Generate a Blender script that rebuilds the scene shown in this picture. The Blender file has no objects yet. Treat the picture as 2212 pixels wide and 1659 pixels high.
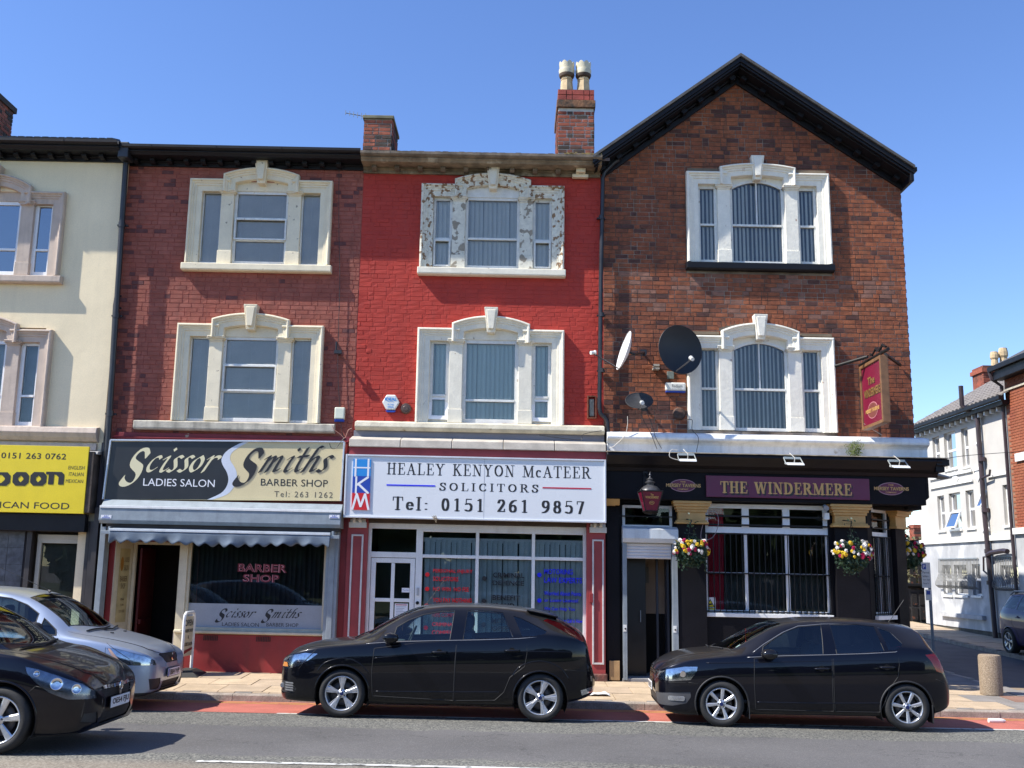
import bpy, bmesh, math, random
from math import sin, cos, pi, radians, sqrt, atan2
from mathutils import Vector, Matrix, geometry
from mathutils.noise import noise as pnoise
random.seed(7)
SC = bpy.context.scene
COL = SC.collection
# ---------------------------------------------------------------- camera, sky, sun, exposure
S = 0.0078            # the street falls gently to the right
H = 2.07
FPX = 2200.0; CX, CY = 1106.0, 829.5      # focal length in px of a 2212 px wide frame
_yaw, _p, _r = radians(-0.208), radians(10.265), radians(-0.792)
_w = Vector((sin(_yaw)*cos(_p), cos(_yaw)*cos(_p), sin(_p)))
_ri = Vector((cos(_yaw), -sin(_yaw), 0)); _up = _ri.cross(_w)
R2 = _ri*cos(_r) - _up*sin(_r); U2 = _ri*sin(_r) + _up*cos(_r)
cam_d = bpy.data.cameras.new('camera'); cam = bpy.data.objects.new('camera', cam_d); COL.objects.link(cam)
m3 = Matrix((R2, U2, -_w)).transposed().to_4x4(); m3.translation = (0, 0, H)
cam.matrix_world = m3
cam_d.sensor_width = 36; cam_d.lens = FPX/2212*36; cam_d.clip_end = 3000; cam_d.clip_start = .1
SC.camera = cam
SUN = Vector((-.35, -.105, .42)).normalized()      # towards the sun: from the left, high, almost along the facades
sd = bpy.data.lights.new('sun', 'SUN'); sd.energy = 5.0; sd.angle = radians(.53); sd.color = (1, .95, .87)
sun = bpy.data.objects.new('sun', sd); COL.objects.link(sun)
sun.rotation_euler = (-SUN).to_track_quat('-Z', 'Y').to_euler()
wd = bpy.data.worlds.new('World'); SC.world = wd; wd.use_nodes = True
nt = wd.node_tree; bg = nt.nodes['Background']
sky = nt.nodes.new('ShaderNodeTexSky'); sky.sky_type = 'NISHITA'; sky.sun_disc = False
sky.sun_elevation = math.asin(SUN.z); sky.sun_rotation = atan2(SUN.x, SUN.y)
sky.air_density = 1.0; sky.dust_density = .1; sky.ozone_density = 3.0; sky.altitude = 600
hs = nt.nodes.new('ShaderNodeHueSaturation'); hs.inputs['Saturation'].default_value = 1.14; hs.inputs['Hue'].default_value = .511; hs.inputs['Value'].default_value = 1.08; nt.links.new(sky.outputs[0], hs.inputs['Color']); nt.links.new(hs.outputs[0], bg.inputs[0]); bg.inputs[1].default_value = .14
SC.view_settings.view_transform = 'Standard'; SC.view_settings.look = 'None'
SC.view_settings.gamma = 1; SC.view_settings.use_curve_mapping = False
SC.view_settings.exposure = 0.68
SC.cycles.max_bounces = 6; SC.cycles.transparent_max_bounces = 12; SC.cycles.caustics_reflective = False; SC.cycles.caustics_refractive = False

def F(px, py, Y):                      # pixel of the 2212 px frame -> (x, level height) on a facade plane
    d = _w + R2*((px-CX)/FPX) - U2*((py-CY)/FPX)
    t = Y/d.y; return (d.x*t, H + d.z*t + S*d.x*t)
def G(px, py, z=0.0):                  # pixel -> (x, y) on the ground at level height z
    d = _w + R2*((px-CX)/FPX) - U2*((py-CY)/FPX)
    t = (z-H)/(d.z + S*d.x); return (d.x*t, d.y*t)
# ---------------------------------------------------------------- materials
MATS = {}
def mat(name, col, rough=.7, metal=0, coat=0, var=.12, vs=3.0, col2=None, mask=None, bump=0, bs=40, spec=.5, streak=0, emit=None, isl=False, fine=.06, crough=.03):
    """principled with world-position mottling; col2/mask=(scale,lo,hi) second colour in noise patches"""
    if name in MATS: return MATS[name]
    m = bpy.data.materials.new(name); m.use_nodes = True; MATS[name] = m
    t = m.node_tree; N = t.nodes; L = t.links; p = N['Principled BSDF']
    p.inputs['Roughness'].default_value = rough; p.inputs['Metallic'].default_value = metal
    p.inputs['Coat Weight'].default_value = coat; p.inputs['Coat Roughness'].default_value = crough
    p.inputs['Specular IOR Level'].default_value = spec
    geo = N.new('ShaderNodeNewGeometry')
    def noise(scale, det=4, vec=None):
        n = N.new('ShaderNodeTexNoise'); n.inputs['Scale'].default_value = scale; n.inputs['Detail'].default_value = det
        L.new(vec or geo.outputs['Position'], n.inputs['Vector']); return n.outputs['Fac']
    def mth(op, a, b=0.0, c=None):
        n = N.new('ShaderNodeMath'); n.operation = op
        for i, v in enumerate((a, b)):
            if isinstance(v, (int, float)): n.inputs[i].default_value = v
            else: L.new(v, n.inputs[i])
        return n.outputs[0]
    def mix(f, a, b, bt='MIX'):
        n = N.new('ShaderNodeMix'); n.data_type = 'RGBA'; n.blend_type = bt
        if isinstance(f, (int, float)): n.inputs[0].default_value = f
        else: L.new(f, n.inputs[0])
        for i, v in ((6, a), (7, b)):
            if isinstance(v, tuple): n.inputs[i].default_value = (v+(1,))[:4]
            else: L.new(v, n.inputs[i])
        return n.outputs[2]
    def ramp(v, lo, hi):
        n = N.new('ShaderNodeMapRange'); n.inputs[1].default_value = lo; n.inputs[2].default_value = hi
        L.new(v, n.inputs[0]); return n.outputs[0]
    c = tuple(col)
    if mask:
        f = ramp(noise(mask[0], 8), mask[1], mask[2]); c = mix(f, c, tuple(col2))
    elif col2 and isl:
        oi = N.new('ShaderNodeObjectInfo')
        r = mth('FRACT', mth('ADD', mth('MULTIPLY', oi.outputs['Random'], 7.31), geo.outputs['Random Per Island']))
        big = noise(.55, 3)
        f = ramp(mth('ADD', mth('MULTIPLY', r, .5), big), .45, 1.15)
        r2 = mth('FRACT', mth('MULTIPLY', r, 13.7))
        c = mix(f, c, tuple(col2))
        dk = ramp(mth('ADD', mth('MULTIPLY', r2, .55), noise(.9, 5)), isl[0], isl[1])
        c = mix(dk, c, tuple(isl[2]))
    elif col2:
        f = ramp(noise(vs*.4, 5), .35, .65); c = mix(f, c, tuple(col2))
    if var:
        f = ramp(noise(vs, 6), .3, .7)
        g = N.new('ShaderNodeMapRange'); g.inputs[3].default_value = 1-var; g.inputs[4].default_value = 1+var*.5; L.new(f, g.inputs[0])
        if fine:
            f2 = ramp(noise(60, 3), .3, .7); g2 = N.new('ShaderNodeMapRange'); g2.inputs[3].default_value = 1-fine; g2.inputs[4].default_value = 1+fine; L.new(f2, g2.inputs[0])
            gg = mth('MULTIPLY', g.outputs[0], g2.outputs[0])
        else: gg = g.outputs[0]
        cc = N.new('ShaderNodeCombineColor')
        for i in range(3): L.new(gg, cc.inputs[i])
        c = mix(1.0, c, cc.outputs[0], 'MULTIPLY')
    if streak:
        mp = N.new('ShaderNodeMapping'); mp.inputs['Scale'].default_value = (5, 5, .45); L.new(geo.outputs['Position'], mp.inputs[0])
        f = ramp(noise(1.6, 6, mp.outputs[0]), .5, .78)
        c = mix(mth('MULTIPLY', f, streak), c, (.05, .045, .035))
    if isinstance(c, tuple): p.inputs['Base Color'].default_value = c+(1,)
    else: L.new(c, p.inputs['Base Color'])
    if bump:
        b = N.new('ShaderNodeBump'); b.inputs['Strength'].default_value = bump; b.inputs['Distance'].default_value = .01
        L.new(noise(bs, 5), b.inputs['Height']); L.new(b.outputs[0], p.inputs['Normal'])
    if rough > .15 and var and not coat:
        g = N.new('ShaderNodeMapRange'); g.inputs[3].default_value = max(.05, rough-.12); g.inputs[4].default_value = min(1, rough+.1)
        L.new(noise(vs*1.7, 4), g.inputs[0]); L.new(g.outputs[0], p.inputs['Roughness'])
    if emit: p.inputs['Emission Color'].default_value = emit[0]+(1,); p.inputs['Emission Strength'].default_value = emit[1]
    return m
def glass(name, tint=(.75, .8, .8), refl=.06, wob=0.0, rough=0.0):
    if name in MATS: return MATS[name]
    m = bpy.data.materials.new(name); m.use_nodes = True; MATS[name] = m
    t = m.node_tree; N = t.nodes; L = t.links; N.remove(N['Principled BSDF']); out = N['Material Output']
    tr = N.new('ShaderNodeBsdfTransparent'); tr.inputs[0].default_value = tint+(1,)
    gl = N.new('ShaderNodeBsdfGlossy'); gl.inputs['Roughness'].default_value = rough
    fr = N.new('ShaderNodeFresnel'); fr.inputs[0].default_value = 1.5
    ad = N.new('ShaderNodeMath'); ad.operation = 'ADD'; ad.inputs[1].default_value = refl; ad.use_clamp = True; L.new(fr.outputs[0], ad.inputs[0])
    mx = N.new('ShaderNodeMixShader'); L.new(ad.outputs[0], mx.inputs[0]); L.new(tr.outputs[0], mx.inputs[1]); L.new(gl.outputs[0], mx.inputs[2])
    if wob:
        n = N.new('ShaderNodeTexNoise'); n.inputs['Scale'].default_value = 1.1; g = N.new('ShaderNodeNewGeometry'); L.new(g.outputs['Position'], n.inputs['Vector'])
        b = N.new('ShaderNodeBump'); b.inputs['Strength'].default_value = wob; b.inputs['Distance'].default_value = .02; L.new(n.outputs[0], b.inputs['Height'])
        L.new(b.outputs[0], gl.inputs['Normal']); L.new(b.outputs[0], fr.inputs['Normal'])
    L.new(mx.outputs[0], out.inputs[0]); return m
M = mat
brick_pub = M('pub brick', (.22, .064, .030), .88, col2=(.34, .108, .045), isl=(.95, 1.2, (.06, .03, .026)), streak=.45, var=.35, vs=14, bump=.35, bs=90, fine=.2)
mortar_pub = M('pub mortar', (.12, .09, .07), .95, col2=(.34, .29, .24), mask=(1.3, .45, .65), var=.3, bump=.3)
brick_b = M('red washed brick', (.29, .078, .052), .85, col2=(.33, .105, .075), isl=(1.0, 1.4, (.12, .045, .04)), streak=.22, var=.2, vs=7, bump=.3, bs=90, fine=.1)
mortar_b = M('red washed mortar', (.34, .085, .065), .9, var=.3, bump=.3)
brick_c = M('red painted brick', (.40, .026, .013), .68, col2=(.44, .032, .016), isl=(1.15, 1.6, (.25, .02, .015)), streak=.12, var=.10, vs=5, bump=.25, bs=70, fine=.05)
mortar_c = M('red painted joint', (.40, .028, .015), .7, var=.2, bump=.2)
brick_ch = M('chimney brick', (.30, .075, .04), .9, col2=(.38, .12, .07), isl=(.7, .95, (.06, .045, .035)), var=.35, vs=12, bump=.5, bs=70, fine=.15)
mortar_ch = M('chimney mortar', (.42, .38, .32), .95, var=.35, vs=6, bump=.4)
cream_render = M('cream render', (.86, .73, .49), .75, var=.08, vs=1.2, bump=.35, bs=6, streak=.05)
stone_a = M('beige painted stone', (.55, .45, .37), .8, var=.12, vs=4, bump=.3, bs=25, streak=.3)
stone_b = M('cream painted stone', (.80, .71, .52), .7, var=.08, vs=5, col2=(.3, .25, .18), mask=(11, .68, .73), bump=.2, bs=30, streak=.10)
stone_peel = M('peeling painted stone', (.72, .69, .58), .75, col2=(.27, .16, .08), mask=(12, .555, .585), var=.2, vs=16, bump=.6, bs=14)
stone_grey = M('flaking painted stone', (.72, .69, .58), .75, col2=(.30, .26, .20), mask=(7, .54, .57), var=.15, vs=12, bump=.6, bs=14)
stone_c = M('off white painted stone', (.80, .75, .62), .7, var=.1, vs=6, col2=(.35, .28, .2), mask=(9, .69, .75), bump=.3, bs=25, streak=.1)
stone_d = M('white cracked painted stone', (.83, .79, .68), .65, var=.08, vs=7, col2=(.45, .32, .25), mask=(6, .67, .71), bump=.5, bs=15, streak=.08)
stone_plain = M('weathered sill stone', (.55, .50, .40), .85, var=.3, vs=5, bump=.5, bs=20, streak=.5)
white_wood = M('white painted wood', (.74, .74, .70), .5, var=.12, vs=10, col2=(.3, .24, .18), mask=(14, .68, .74))
upvc = M('white plastic frame', (.80, .81, .82), .3, var=.05, vs=4, fine=.02)
black_paint = M('black paint', (.006, .006, .009), .5, var=.3, vs=3, bump=.15, bs=30, spec=.3)
black_wall = M('black painted render', (.005, .0045, .007), .65, var=.35, vs=2, bump=.3, bs=25, spec=.2)
gutter_grey = M('weathered grey timber', (.20, .16, .12), .9, var=.5, vs=5, bump=.5, bs=25, streak=.4)
slate = M('slate', (.09, .085, .08), .7, var=.4, vs=5, bump=.3)
tile_mat = M('concrete roof tile', (.16, .11, .09), .85, var=.4, vs=6, bump=.3)
grey_tile = M('grey roof tile', (.20, .18, .165), .85, var=.35, vs=6, bump=.2)
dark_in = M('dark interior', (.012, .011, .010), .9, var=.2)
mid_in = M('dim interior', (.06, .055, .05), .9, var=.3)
blind_white = M('pale blind fabric', (.93, .89, .84), .8, var=.05)
blind_green = M('pale green blind fabric', (.84, .92, .86), .8, var=.05)
blind_grey = M('grey venetian blind', (.90, .84, .80), .6, var=.08)
blind_dull = M('dull blind fabric', (.78, .84, .80), .8, var=.1)
steel = M('galvanised steel', (.26, .30, .33), .55, metal=.1, var=.15, vs=6, streak=.2)
pale_steel = M('pale shutter steel', (.60, .64, .67), .45, metal=.05, var=.1, vs=3, streak=.2)
blue_fabric = M('blue grey awning fabric', (.11, .145, .19), .85, var=.25, vs=4, bump=.2)
cream_paint = M('cream paint', (.62, .55, .40), .55, var=.12, vs=5, streak=.15)
red_paint = M('dull red paint', (.27, .025, .025), .5, var=.2, vs=3, streak=.2)
rose_paint = M('faded red paint', (.33, .045, .045), .55, var=.15, vs=4, streak=.15)
white_paint = M('white paint', (.80, .80, .78), .5, var=.08, vs=4, streak=.15)
parapet_paint = M('white painted render', (.78, .79, .80), .7, var=.12, vs=3, bump=.3, bs=12, col2=(.4, .36, .3), mask=(5, .7, .76), streak=.25)
gold_paint = M('ochre paint', (.55, .33, .11), .5, var=.15, vs=5, bump=.3, bs=15)
maroon = M('maroon sign paint', (.13, .014, .055), .35, var=.12)
gold_letter = M('gold lettering', (.62, .36, .12), .35, var=.15, vs=12)
purple_red = M('crimson sign paint', (.17, .008, .033), .4, var=.1)
sign_white = M('white sign face', (.74, .755, .77), .3, var=.03, vs=1, fine=.01)
sign_dark = M('charcoal sign face', (.022, .022, .024), .35, var=.2)
sign_cream = M('cream sign face', (.72, .60, .34), .4, var=.08, vs=1.5)
sign_pale = M('silver white sign band', (.62, .66, .74), .4, var=.05)
sign_yellow = M('yellow sign face', (.80, .62, .02), .35, var=.06)
let_black = M('black lettering', (.02, .018, .018), .45, var=0)
let_cream = M('cream lettering', (.72, .66, .42), .5, var=0)
let_white = M('white lettering', (.8, .8, .82), .5, var=0)
let_shadow = M('tan letter shadow', (.40, .34, .22), .5, var=0)
let_red = M('red vinyl lettering', (.78, .012, .015), .4, var=0)
let_blue = M('blue vinyl lettering', (.01, .015, .75), .4, var=0)
let_dkred = M('dark red vinyl lettering', (.16, .012, .02), .4, var=0)
let_pink = M('pink letter outline', (.55, .22, .26), .4, var=0)
sky_blue = M('bright blue', (.02, .25, .65), .4, var=0); deep_blue = M('deep blue', (.015, .06, .38), .4, var=0)
bright_red = M('bright red', (.6, .015, .02), .4, var=0)
frosted = M('frosted window film', (.36, .38, .40), .5, var=.15, vs=2)
black_metal = M('black metal', (.008, .008, .009), .5, var=.2, spec=.3)
white_plastic = M('white plastic', (.78, .78, .74), .35, var=.08)
pot_clay = M('buff chimney pot', (.56, .42, .24), .8, var=.3, vs=8, bump=.3)
moss = M('dry moss', (.30, .22, .08), .95, var=.4, vs=20)
wood_board = M('bare plywood', (.45, .28, .13), .8, var=.2, vs=5, streak=.3)
tile_slate = M('mottled slate tile', (.10, .115, .14), .4, col2=(.05, .055, .075), var=.5, vs=9, bump=.3)
g_win = glass('window glass', (.93, .95, .95), .01, .03)
g_blue = glass('mirror sky glass', (.5, .55, .6), .22, .05)
g_shop = glass('shop window glass', (.88, .9, .9), .0, .02)
# ---------------------------------------------------------------- mesh helpers
ORG = {}
def worg(o): return ORG.get(o.name, Vector((0, 0, 0))) if o else Vector((0, 0, 0))
class MB:
    def __init__(s): s.v = []; s.f = []; s.m = []
    def add(s, vs, fs, mi=0):
        b = len(s.v); s.v += [tuple(v) for v in vs]
        for f in fs: s.f.append([b+i for i in f]); s.m.append(mi)
        return s
    def box(s, x0, x1, y0, y1, z0, z1, mi=0):
        if x0 > x1: x0, x1 = x1, x0
        if y0 > y1: y0, y1 = y1, y0
        if z0 > z1: z0, z1 = z1, z0
        vs = [(x, y, z) for z in (z0, z1) for y in (y0, y1) for x in (x0, x1)]
        return s.add(vs, [(0, 2, 3, 1), (4, 5, 7, 6), (0, 1, 5, 4), (2, 6, 7, 3), (0, 4, 6, 2), (1, 3, 7, 5)], mi)
    def prism(s, pts, y0, y1, mi=0):                 # outline in x,z pushed along y
        A = sum(pts[i][0]*pts[(i+1) % len(pts)][1]-pts[(i+1) % len(pts)][0]*pts[i][1] for i in range(len(pts)))
        if A < 0: pts = pts[::-1]
        n = len(pts); vs = [(x, y0, z) for x, z in pts]+[(x, y1, z) for x, z in pts]
        fs = [list(range(n)), list(range(2*n-1, n-1, -1))]+[(i, n+i, n+(i+1) % n, (i+1) % n) for i in range(n)]
        return s.add(vs, fs, mi)
    def prismx(s, pts, x0, x1, mi=0):                # outline in y,z pushed along x
        A = sum(pts[i][0]*pts[(i+1) % len(pts)][1]-pts[(i+1) % len(pts)][0]*pts[i][1] for i in range(len(pts)))
        if A < 0: pts = pts[::-1]
        n = len(pts); vs = [(x1, y, z) for y, z in pts]+[(x0, y, z) for y, z in pts]
        fs = [list(range(n)), list(range(2*n-1, n-1, -1))]+[(i, n+i, n+(i+1) % n, (i+1) % n) for i in range(n)]
        return s.add(vs, fs, mi)
    def prismz(s, pts, z0, z1, mi=0):
        A = sum(pts[i][0]*pts[(i+1) % len(pts)][1]-pts[(i+1) % len(pts)][0]*pts[i][1] for i in range(len(pts)))
        if A < 0: pts = pts[::-1]
        n = len(pts); vs = [(x, y, z1) for x, y in pts]+[(x, y, z0) for x, y in pts]
        fs = [list(range(n)), list(range(2*n-1, n-1, -1))]+[(i, n+i, n+(i+1) % n, (i+1) % n) for i in range(n)]
        return s.add(vs, fs, mi)
    def tube(s, path, r, n=8, mi=0, cap=True):
        P = [Vector(p) for p in path]; b = len(s.v); up = None; rings = []
        for i, p in enumerate(P):
            d = (P[min(i+1, len(P)-1)]-P[max(i-1, 0)]).normalized()
            if up is None: up = Vector((0, 0, 1)) if abs(d.z) < .9 else Vector((1, 0, 0))
            a = d.cross(up)
            if a.length < 1e-4: a = d.orthogonal()
            a.normalize(); c = a.cross(d).normalized(); up = c
            rr = r[i] if isinstance(r, (list, tuple)) else r
            rings.append([p+(a*cos(2*pi*k/n)+c*sin(2*pi*k/n))*rr for k in range(n)])
        vs = [v for q in rings for v in q]; fs = []
        for i in range(len(P)-1):
            for k in range(n): fs.append((i*n+k, i*n+(k+1) % n, (i+1)*n+(k+1) % n, (i+1)*n+k))
        if cap: fs += [list(range(n-1, -1, -1)), [(len(P)-1)*n+k for k in range(n)]]
        return s.add(vs, fs, mi)
    def lathe(s, prof, c=(0, 0, 0), axis='z', n=20, mi=0, close=False):
        vs = []
        for r, h in prof:
            for k in range(n):
                a = 2*pi*k/n; u, w = r*cos(a), r*sin(a)
                vs.append({'z': (c[0]+u, c[1]+w, c[2]+h), 'y': (c[0]+u, c[1]+h, c[2]-w), 'x': (c[0]+h, c[1]+u, c[2]+w)}[axis])
        m = len(prof); fs = []
        for i in range(m-1 if not close else m):
            for k in range(n):
                j = (i+1) % m; fs.append((i*n+k, i*n+(k+1) % n, j*n+(k+1) % n, j*n+k))
        if not close:
            if prof[0][0] > 1e-5: fs.append(list(range(n-1, -1, -1)))
            if prof[-1][0] > 1e-5: fs.append([(m-1)*n+k for k in range(n)])
        return s.add(vs, fs, mi)
    def mesh(s, name, mats, off=Vector((0, 0, 0)), shear=True, smooth=False, merge=False):
        me = bpy.data.meshes.new(name)
        vs = [(x-off.x, y-off.y, z-(S*x if shear else 0)-off.z) for x, y, z in s.v]
        me.from_pydata(vs, [], s.f)
        for m in (mats if isinstance(mats, (list, tuple)) else [mats]): me.materials.append(m)
        for p, i in zip(me.polygons, s.m): p.material_index = i
        if smooth: me.shade_smooth()
        me.update(); return me
    def build(s, name, mats, parent=None, smooth=False, bevel=0, shear=True, fix=False, **k):
        off = worg(parent); me = s.mesh(name, mats, off, shear, smooth)
        if fix or smooth:
            bm = bmesh.new(); bm.from_mesh(me)
            if smooth: bmesh.ops.remove_doubles(bm, verts=bm.verts, dist=1e-5)
            bmesh.ops.recalc_face_normals(bm, faces=bm.faces); bm.to_mesh(me); bm.free()
        o = bpy.data.objects.new(name, me); COL.objects.link(o); o.parent = parent
        ORG[o.name] = off.copy()
        if smooth == 2:
            md = o.modifiers.new('es', 'EDGE_SPLIT'); md.split_angle = radians(35)
        if bevel:
            md = o.modifiers.new('bv', 'BEVEL'); md.width = bevel; md.segments = 2; md.limit_method = 'ANGLE'; md.angle_limit = radians(40)
        tag(o, **k); return o
def tag(o, label=None, cat=None, group=None, kind=None):
    if label: o['label'] = label
    if cat: o['category'] = cat
    if group: o['group'] = group
    if kind: o['kind'] = kind
    return o
def thing(name, loc, label, cat, group=None, rot=None, shear=True):
    o = bpy.data.objects.new(name, None); COL.objects.link(o); o.empty_display_size = .2
    l = Vector(loc)
    if shear: l.z -= S*l.x
    o.location = l
    if rot: o.rotation_euler = rot
    ORG[o.name] = l; return tag(o, label, cat, group)
def local(name, loc, label, cat, group=None, rot=(0, 0, 0)):     # thing whose parts are modelled round its own origin
    o = thing(name, loc, label, cat, group, rot); ORG[o.name] = Vector((0, 0, 0)); return o
def inst(name, me, loc, parent=None, rot=None, scale=None, shear=True, **k):
    o = bpy.data.objects.new(name, me); COL.objects.link(o); o.parent = parent
    l = Vector(loc)
    if shear: l.z -= S*l.x
    o.location = l-worg(parent)
    if rot: o.rotation_euler = rot
    if scale: o.scale = scale
    ORG[o.name] = l; return tag(o, **k)
def copy_tree(o, parent=None):
    c = o.copy(); COL.objects.link(c); c.parent = parent; ORG[c.name] = ORG.get(o.name, Vector((0, 0, 0)))
    for ch in list(o.children): copy_tree(ch, c)
    return c
# ---------------------------------------------------------------- lettering
_TC = {}
def sans_verts(txt, bold=0, spacing=1.0, outline=False):
    k = (txt, bold, spacing)
    if k in _TC: return _TC[k]
    cu = bpy.data.curves.new('t', 'FONT'); cu.body = txt; cu.size = 1; cu.offset = bold; cu.space_character = spacing; cu.resolution_u = 3
    o = bpy.data.objects.new('t', cu); COL.objects.link(o)
    me = bpy.data.meshes.new_from_object(o)
    vs = [(v.co.x, v.co.y) for v in me.vertices]; fs = [list(p.vertices) for p in me.polygons]
    bpy.data.objects.remove(o); bpy.data.meshes.remove(me); bpy.data.curves.remove(cu)
    _TC[k] = (vs, fs); return vs, fs
def arc(cx, cz, rx, rz, a0, a1, n=12): return [(cx+rx*cos(radians(a0+(a1-a0)*i/n)), cz+rz*sin(radians(a0+(a1-a0)*i/n))) for i in range(n+1)]
def sm(pts, n=5):
    out = []; P = [pts[0]]+list(pts)+[pts[-1]]
    for i in range(1, len(P)-2):
        for k in range(n):
            t = k/n; a, b, c, d = P[i-1:i+3]
            out.append(tuple(.5*((2*b[j])+(-a[j]+c[j])*t+(2*a[j]-5*b[j]+4*c[j]-d[j])*t*t+(-a[j]+3*b[j]-3*c[j]+d[j])*t**3) for j in (0, 1)))
    out.append(tuple(P[-2])); return out
def V_(x, a=0, b=1, s='bt'):        # stem with serifs
    o = [[(x, a), (x, b)]]
    if 'b' in s: o.append(('t', [(x-.15, a+.02), (x+.15, a+.02)]))
    if 't' in s: o.append(('t', [(x-.15, b-.02), (x+.15, b-.02)]))
    return o
T = lambda *p: ('t', list(p))
SERIF = {
 'H': (.86, V_(.2)+V_(.66)+[T((.2, .52), (.66, .52))]), 'E': (.72, V_(.2)+[T((.1, .02), (.62, .02)), T((.62, .02), (.66, .25)), T((.1, .98), (.6, .98)), T((.6, .98), (.62, .76)), T((.2, .52), (.46, .52)), T((.46, .42), (.46, .62))]),
 'A': (.84, [T((.12, 0), (.4, .98)), [(.4, .96), (.68, 0)], T((.02, .02), (.24, .02)), T((.54, .02), (.84, .02)), T((.22, .36), (.58, .36))]),
 'L': (.7, V_(.2)+[T((.2, .02), (.62, .02)), T((.62, .02), (.66, .28))]), 'Y': (.84, V_(.42, 0, .5, 'b')+[[(.42, .5), (.16, .98)], T((.42, .5), (.68, .98)), T((.02, .98), (.3, .98)), T((.56, .98), (.82, .98))]),
 'K': (.84, V_(.2)+[T((.2, .42), (.62, .98)), [(.34, .58), (.68, .02)], T((.5, .98), (.76, .98)), T((.54, .02), (.84, .02))]),
 'N': (.88, [T((.18, 0), (.18, .98)), [(.2, .98), (.68, .02)], T((.7, .02), (.7, .98)), T((.04, .02), (.32, .02)), T((.04, .98), (.24, .98)), T((.56, .98), (.84, .98))]),
 'O': (.88, [arc(.44, .5, .31, .46, 0, 360, 28)]), 'M': (1.06, [T((.16, 0), (.18, .98)), [(.2, .98), (.52, .04)], T((.52, .04), (.84, .98)), [(.86, .98), (.86, 0)], T((.02, .02), (.3, .02)), T((.72, .02), (1.02, .02)), T((.06, .98), (.24, .98)), T((.82, .98), (1, .98))]),
 'c': (.56, [arc(.3, .32, .2, .29, 60, 300, 16), [(.4, .52), (.42, .5)]]), 'T': (.76, V_(.38, 0, 1, 'b')+[T((.06, .98), (.7, .98)), T((.06, .98), (.05, .74)), T((.7, .98), (.71, .74))]),
 'R': (.84, V_(.2)+[T((.2, .98), (.42, .98)), arc(.4, .75, .2, .23, 90, -90, 12), T((.2, .52), (.42, .52)), [(.42, .5), (.7, .02)], T((.62, .02), (.84, .02))]),
 'S': (.66, [sm([(.56, .74), (.5, .92), (.32, .97), (.16, .84), (.2, .64), (.44, .46), (.54, .28), (.44, .06), (.28, .03), (.12, .14), (.1, .28)]), T((.58, .68), (.58, .96)), T((.08, .04), (.08, .32))]),
 'I': (.42, V_(.21)), 'C': (.8, [arc(.44, .5, .3, .46, 48, 312, 22), T((.66, .7), (.66, .98)), T((.62, .1), (.68, .28))]),
 'W': (1.12, [[(.12, .98), (.34, .02)], T((.34, .02), (.56, .98)), [(.56, .98), (.78, .02)], T((.78, .02), (1.0, .98)), T((0, .98), (.26, .98)), T((.44, .98), (.68, .98)), T((.88, .98), (1.1, .98))]),
 'D': (.88, V_(.2)+[T((.2, .98), (.4, .98)), T((.2, .02), (.4, .02)), arc(.38, .5, .33, .47, 90, -90, 16)]),
 'e': (.54, [arc(.28, .32, .19, .28, 0, 320, 18), T((.1, .34), (.47, .34))]), 'l': (.34, V_(.17)), ':': (.34, [[(.17, .08), (.17, .1)], [(.17, .52), (.17, .54)]]),
 '0': (.62, [arc(.31, .48, .19, .45, 0, 360, 24)]), '1': (.62, V_(.33, 0, .94, 'b')+[T((.33, .93), (.16, .84))]), ' ': (.5, []),
 '5': (.62, [T((.16, .93), (.5, .93)), T((.16, .93), (.14, .54)), sm([(.14, .54), (.34, .6), (.5, .44), (.48, .14), (.3, .02), (.12, .1)])]),
 '2': (.62, [sm([(.12, .7), (.2, .9), (.38, .92), (.48, .74), (.42, .54), (.12, .04)]), [(.12, .05), (.5, .05)], T((.5, .05), (.54, .22))]),
 '6': (.62, [sm([(.5, .92), (.3, .84), (.14, .6), (.12, .3)]), arc(.31, .28, .19, .26, 0, 360, 20)]), '9': (.62, [sm([(.12, .02), (.32, .1), (.48, .34), (.5, .64)]), arc(.31, .66, .19, .26, 0, 360, 20)]),
 '8': (.62, [arc(.31, .7, .16, .22, 0, 360, 18), arc(.31, .26, .19, .24, 0, 360, 18)]), '7': (.62, [T((.1, .92), (.52, .92)), [(.5, .92), (.26, 0)], T((.1, .92), (.1, .74))])}
def hull(P):
    P = sorted(set(P))
    def half(Q):
        o = []
        for p in Q:
            while len(o) > 1 and (o[-1][0]-o[-2][0])*(p[1]-o[-2][1])-(o[-1][1]-o[-2][1])*(p[0]-o[-2][0]) <= 0: o.pop()
            o.append(p)
        return o
    a = half(P); b = half(P[::-1]); return a[:-1]+b[:-1]
def nib_verts(strokes, nib):         # sweep a nib outline along every stroke; a small lift keeps pieces off one plane
    vs = []; fs = []; z = 0
    for st in strokes:
        nb = nib
        if st[0] == 't': st = st[1]; nb = [(a*.38 if abs(a) > .03 else a, c) for a, c in nib]
        for (a, b) in zip(st[:-1], st[1:]):
            h = hull([(round(p[0]+q[0], 5), round(p[1]+q[1], 5)) for p in (a, b) for q in nb])
            if len(h) < 3: continue
            k = len(vs); vs += [(x, y, z) for x, y in h]; fs.append(list(range(k, k+len(h)))); z += 1
    return vs, fs
def serif_verts(txt, hx=.075, hz=.03, track=.08):
    x = 0; V = []; Fc = []
    for ch in txt:
        w, ss = SERIF[ch]; v, f = nib_verts(ss, [(-hx, -hz), (hx, -hz), (hx, hz), (-hx, hz)])
        k = len(V); V += [(a+x, b, c) for a, b, c in v]; Fc += [[i+k for i in g] for g in f]; x += w+track
    return V, Fc
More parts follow.
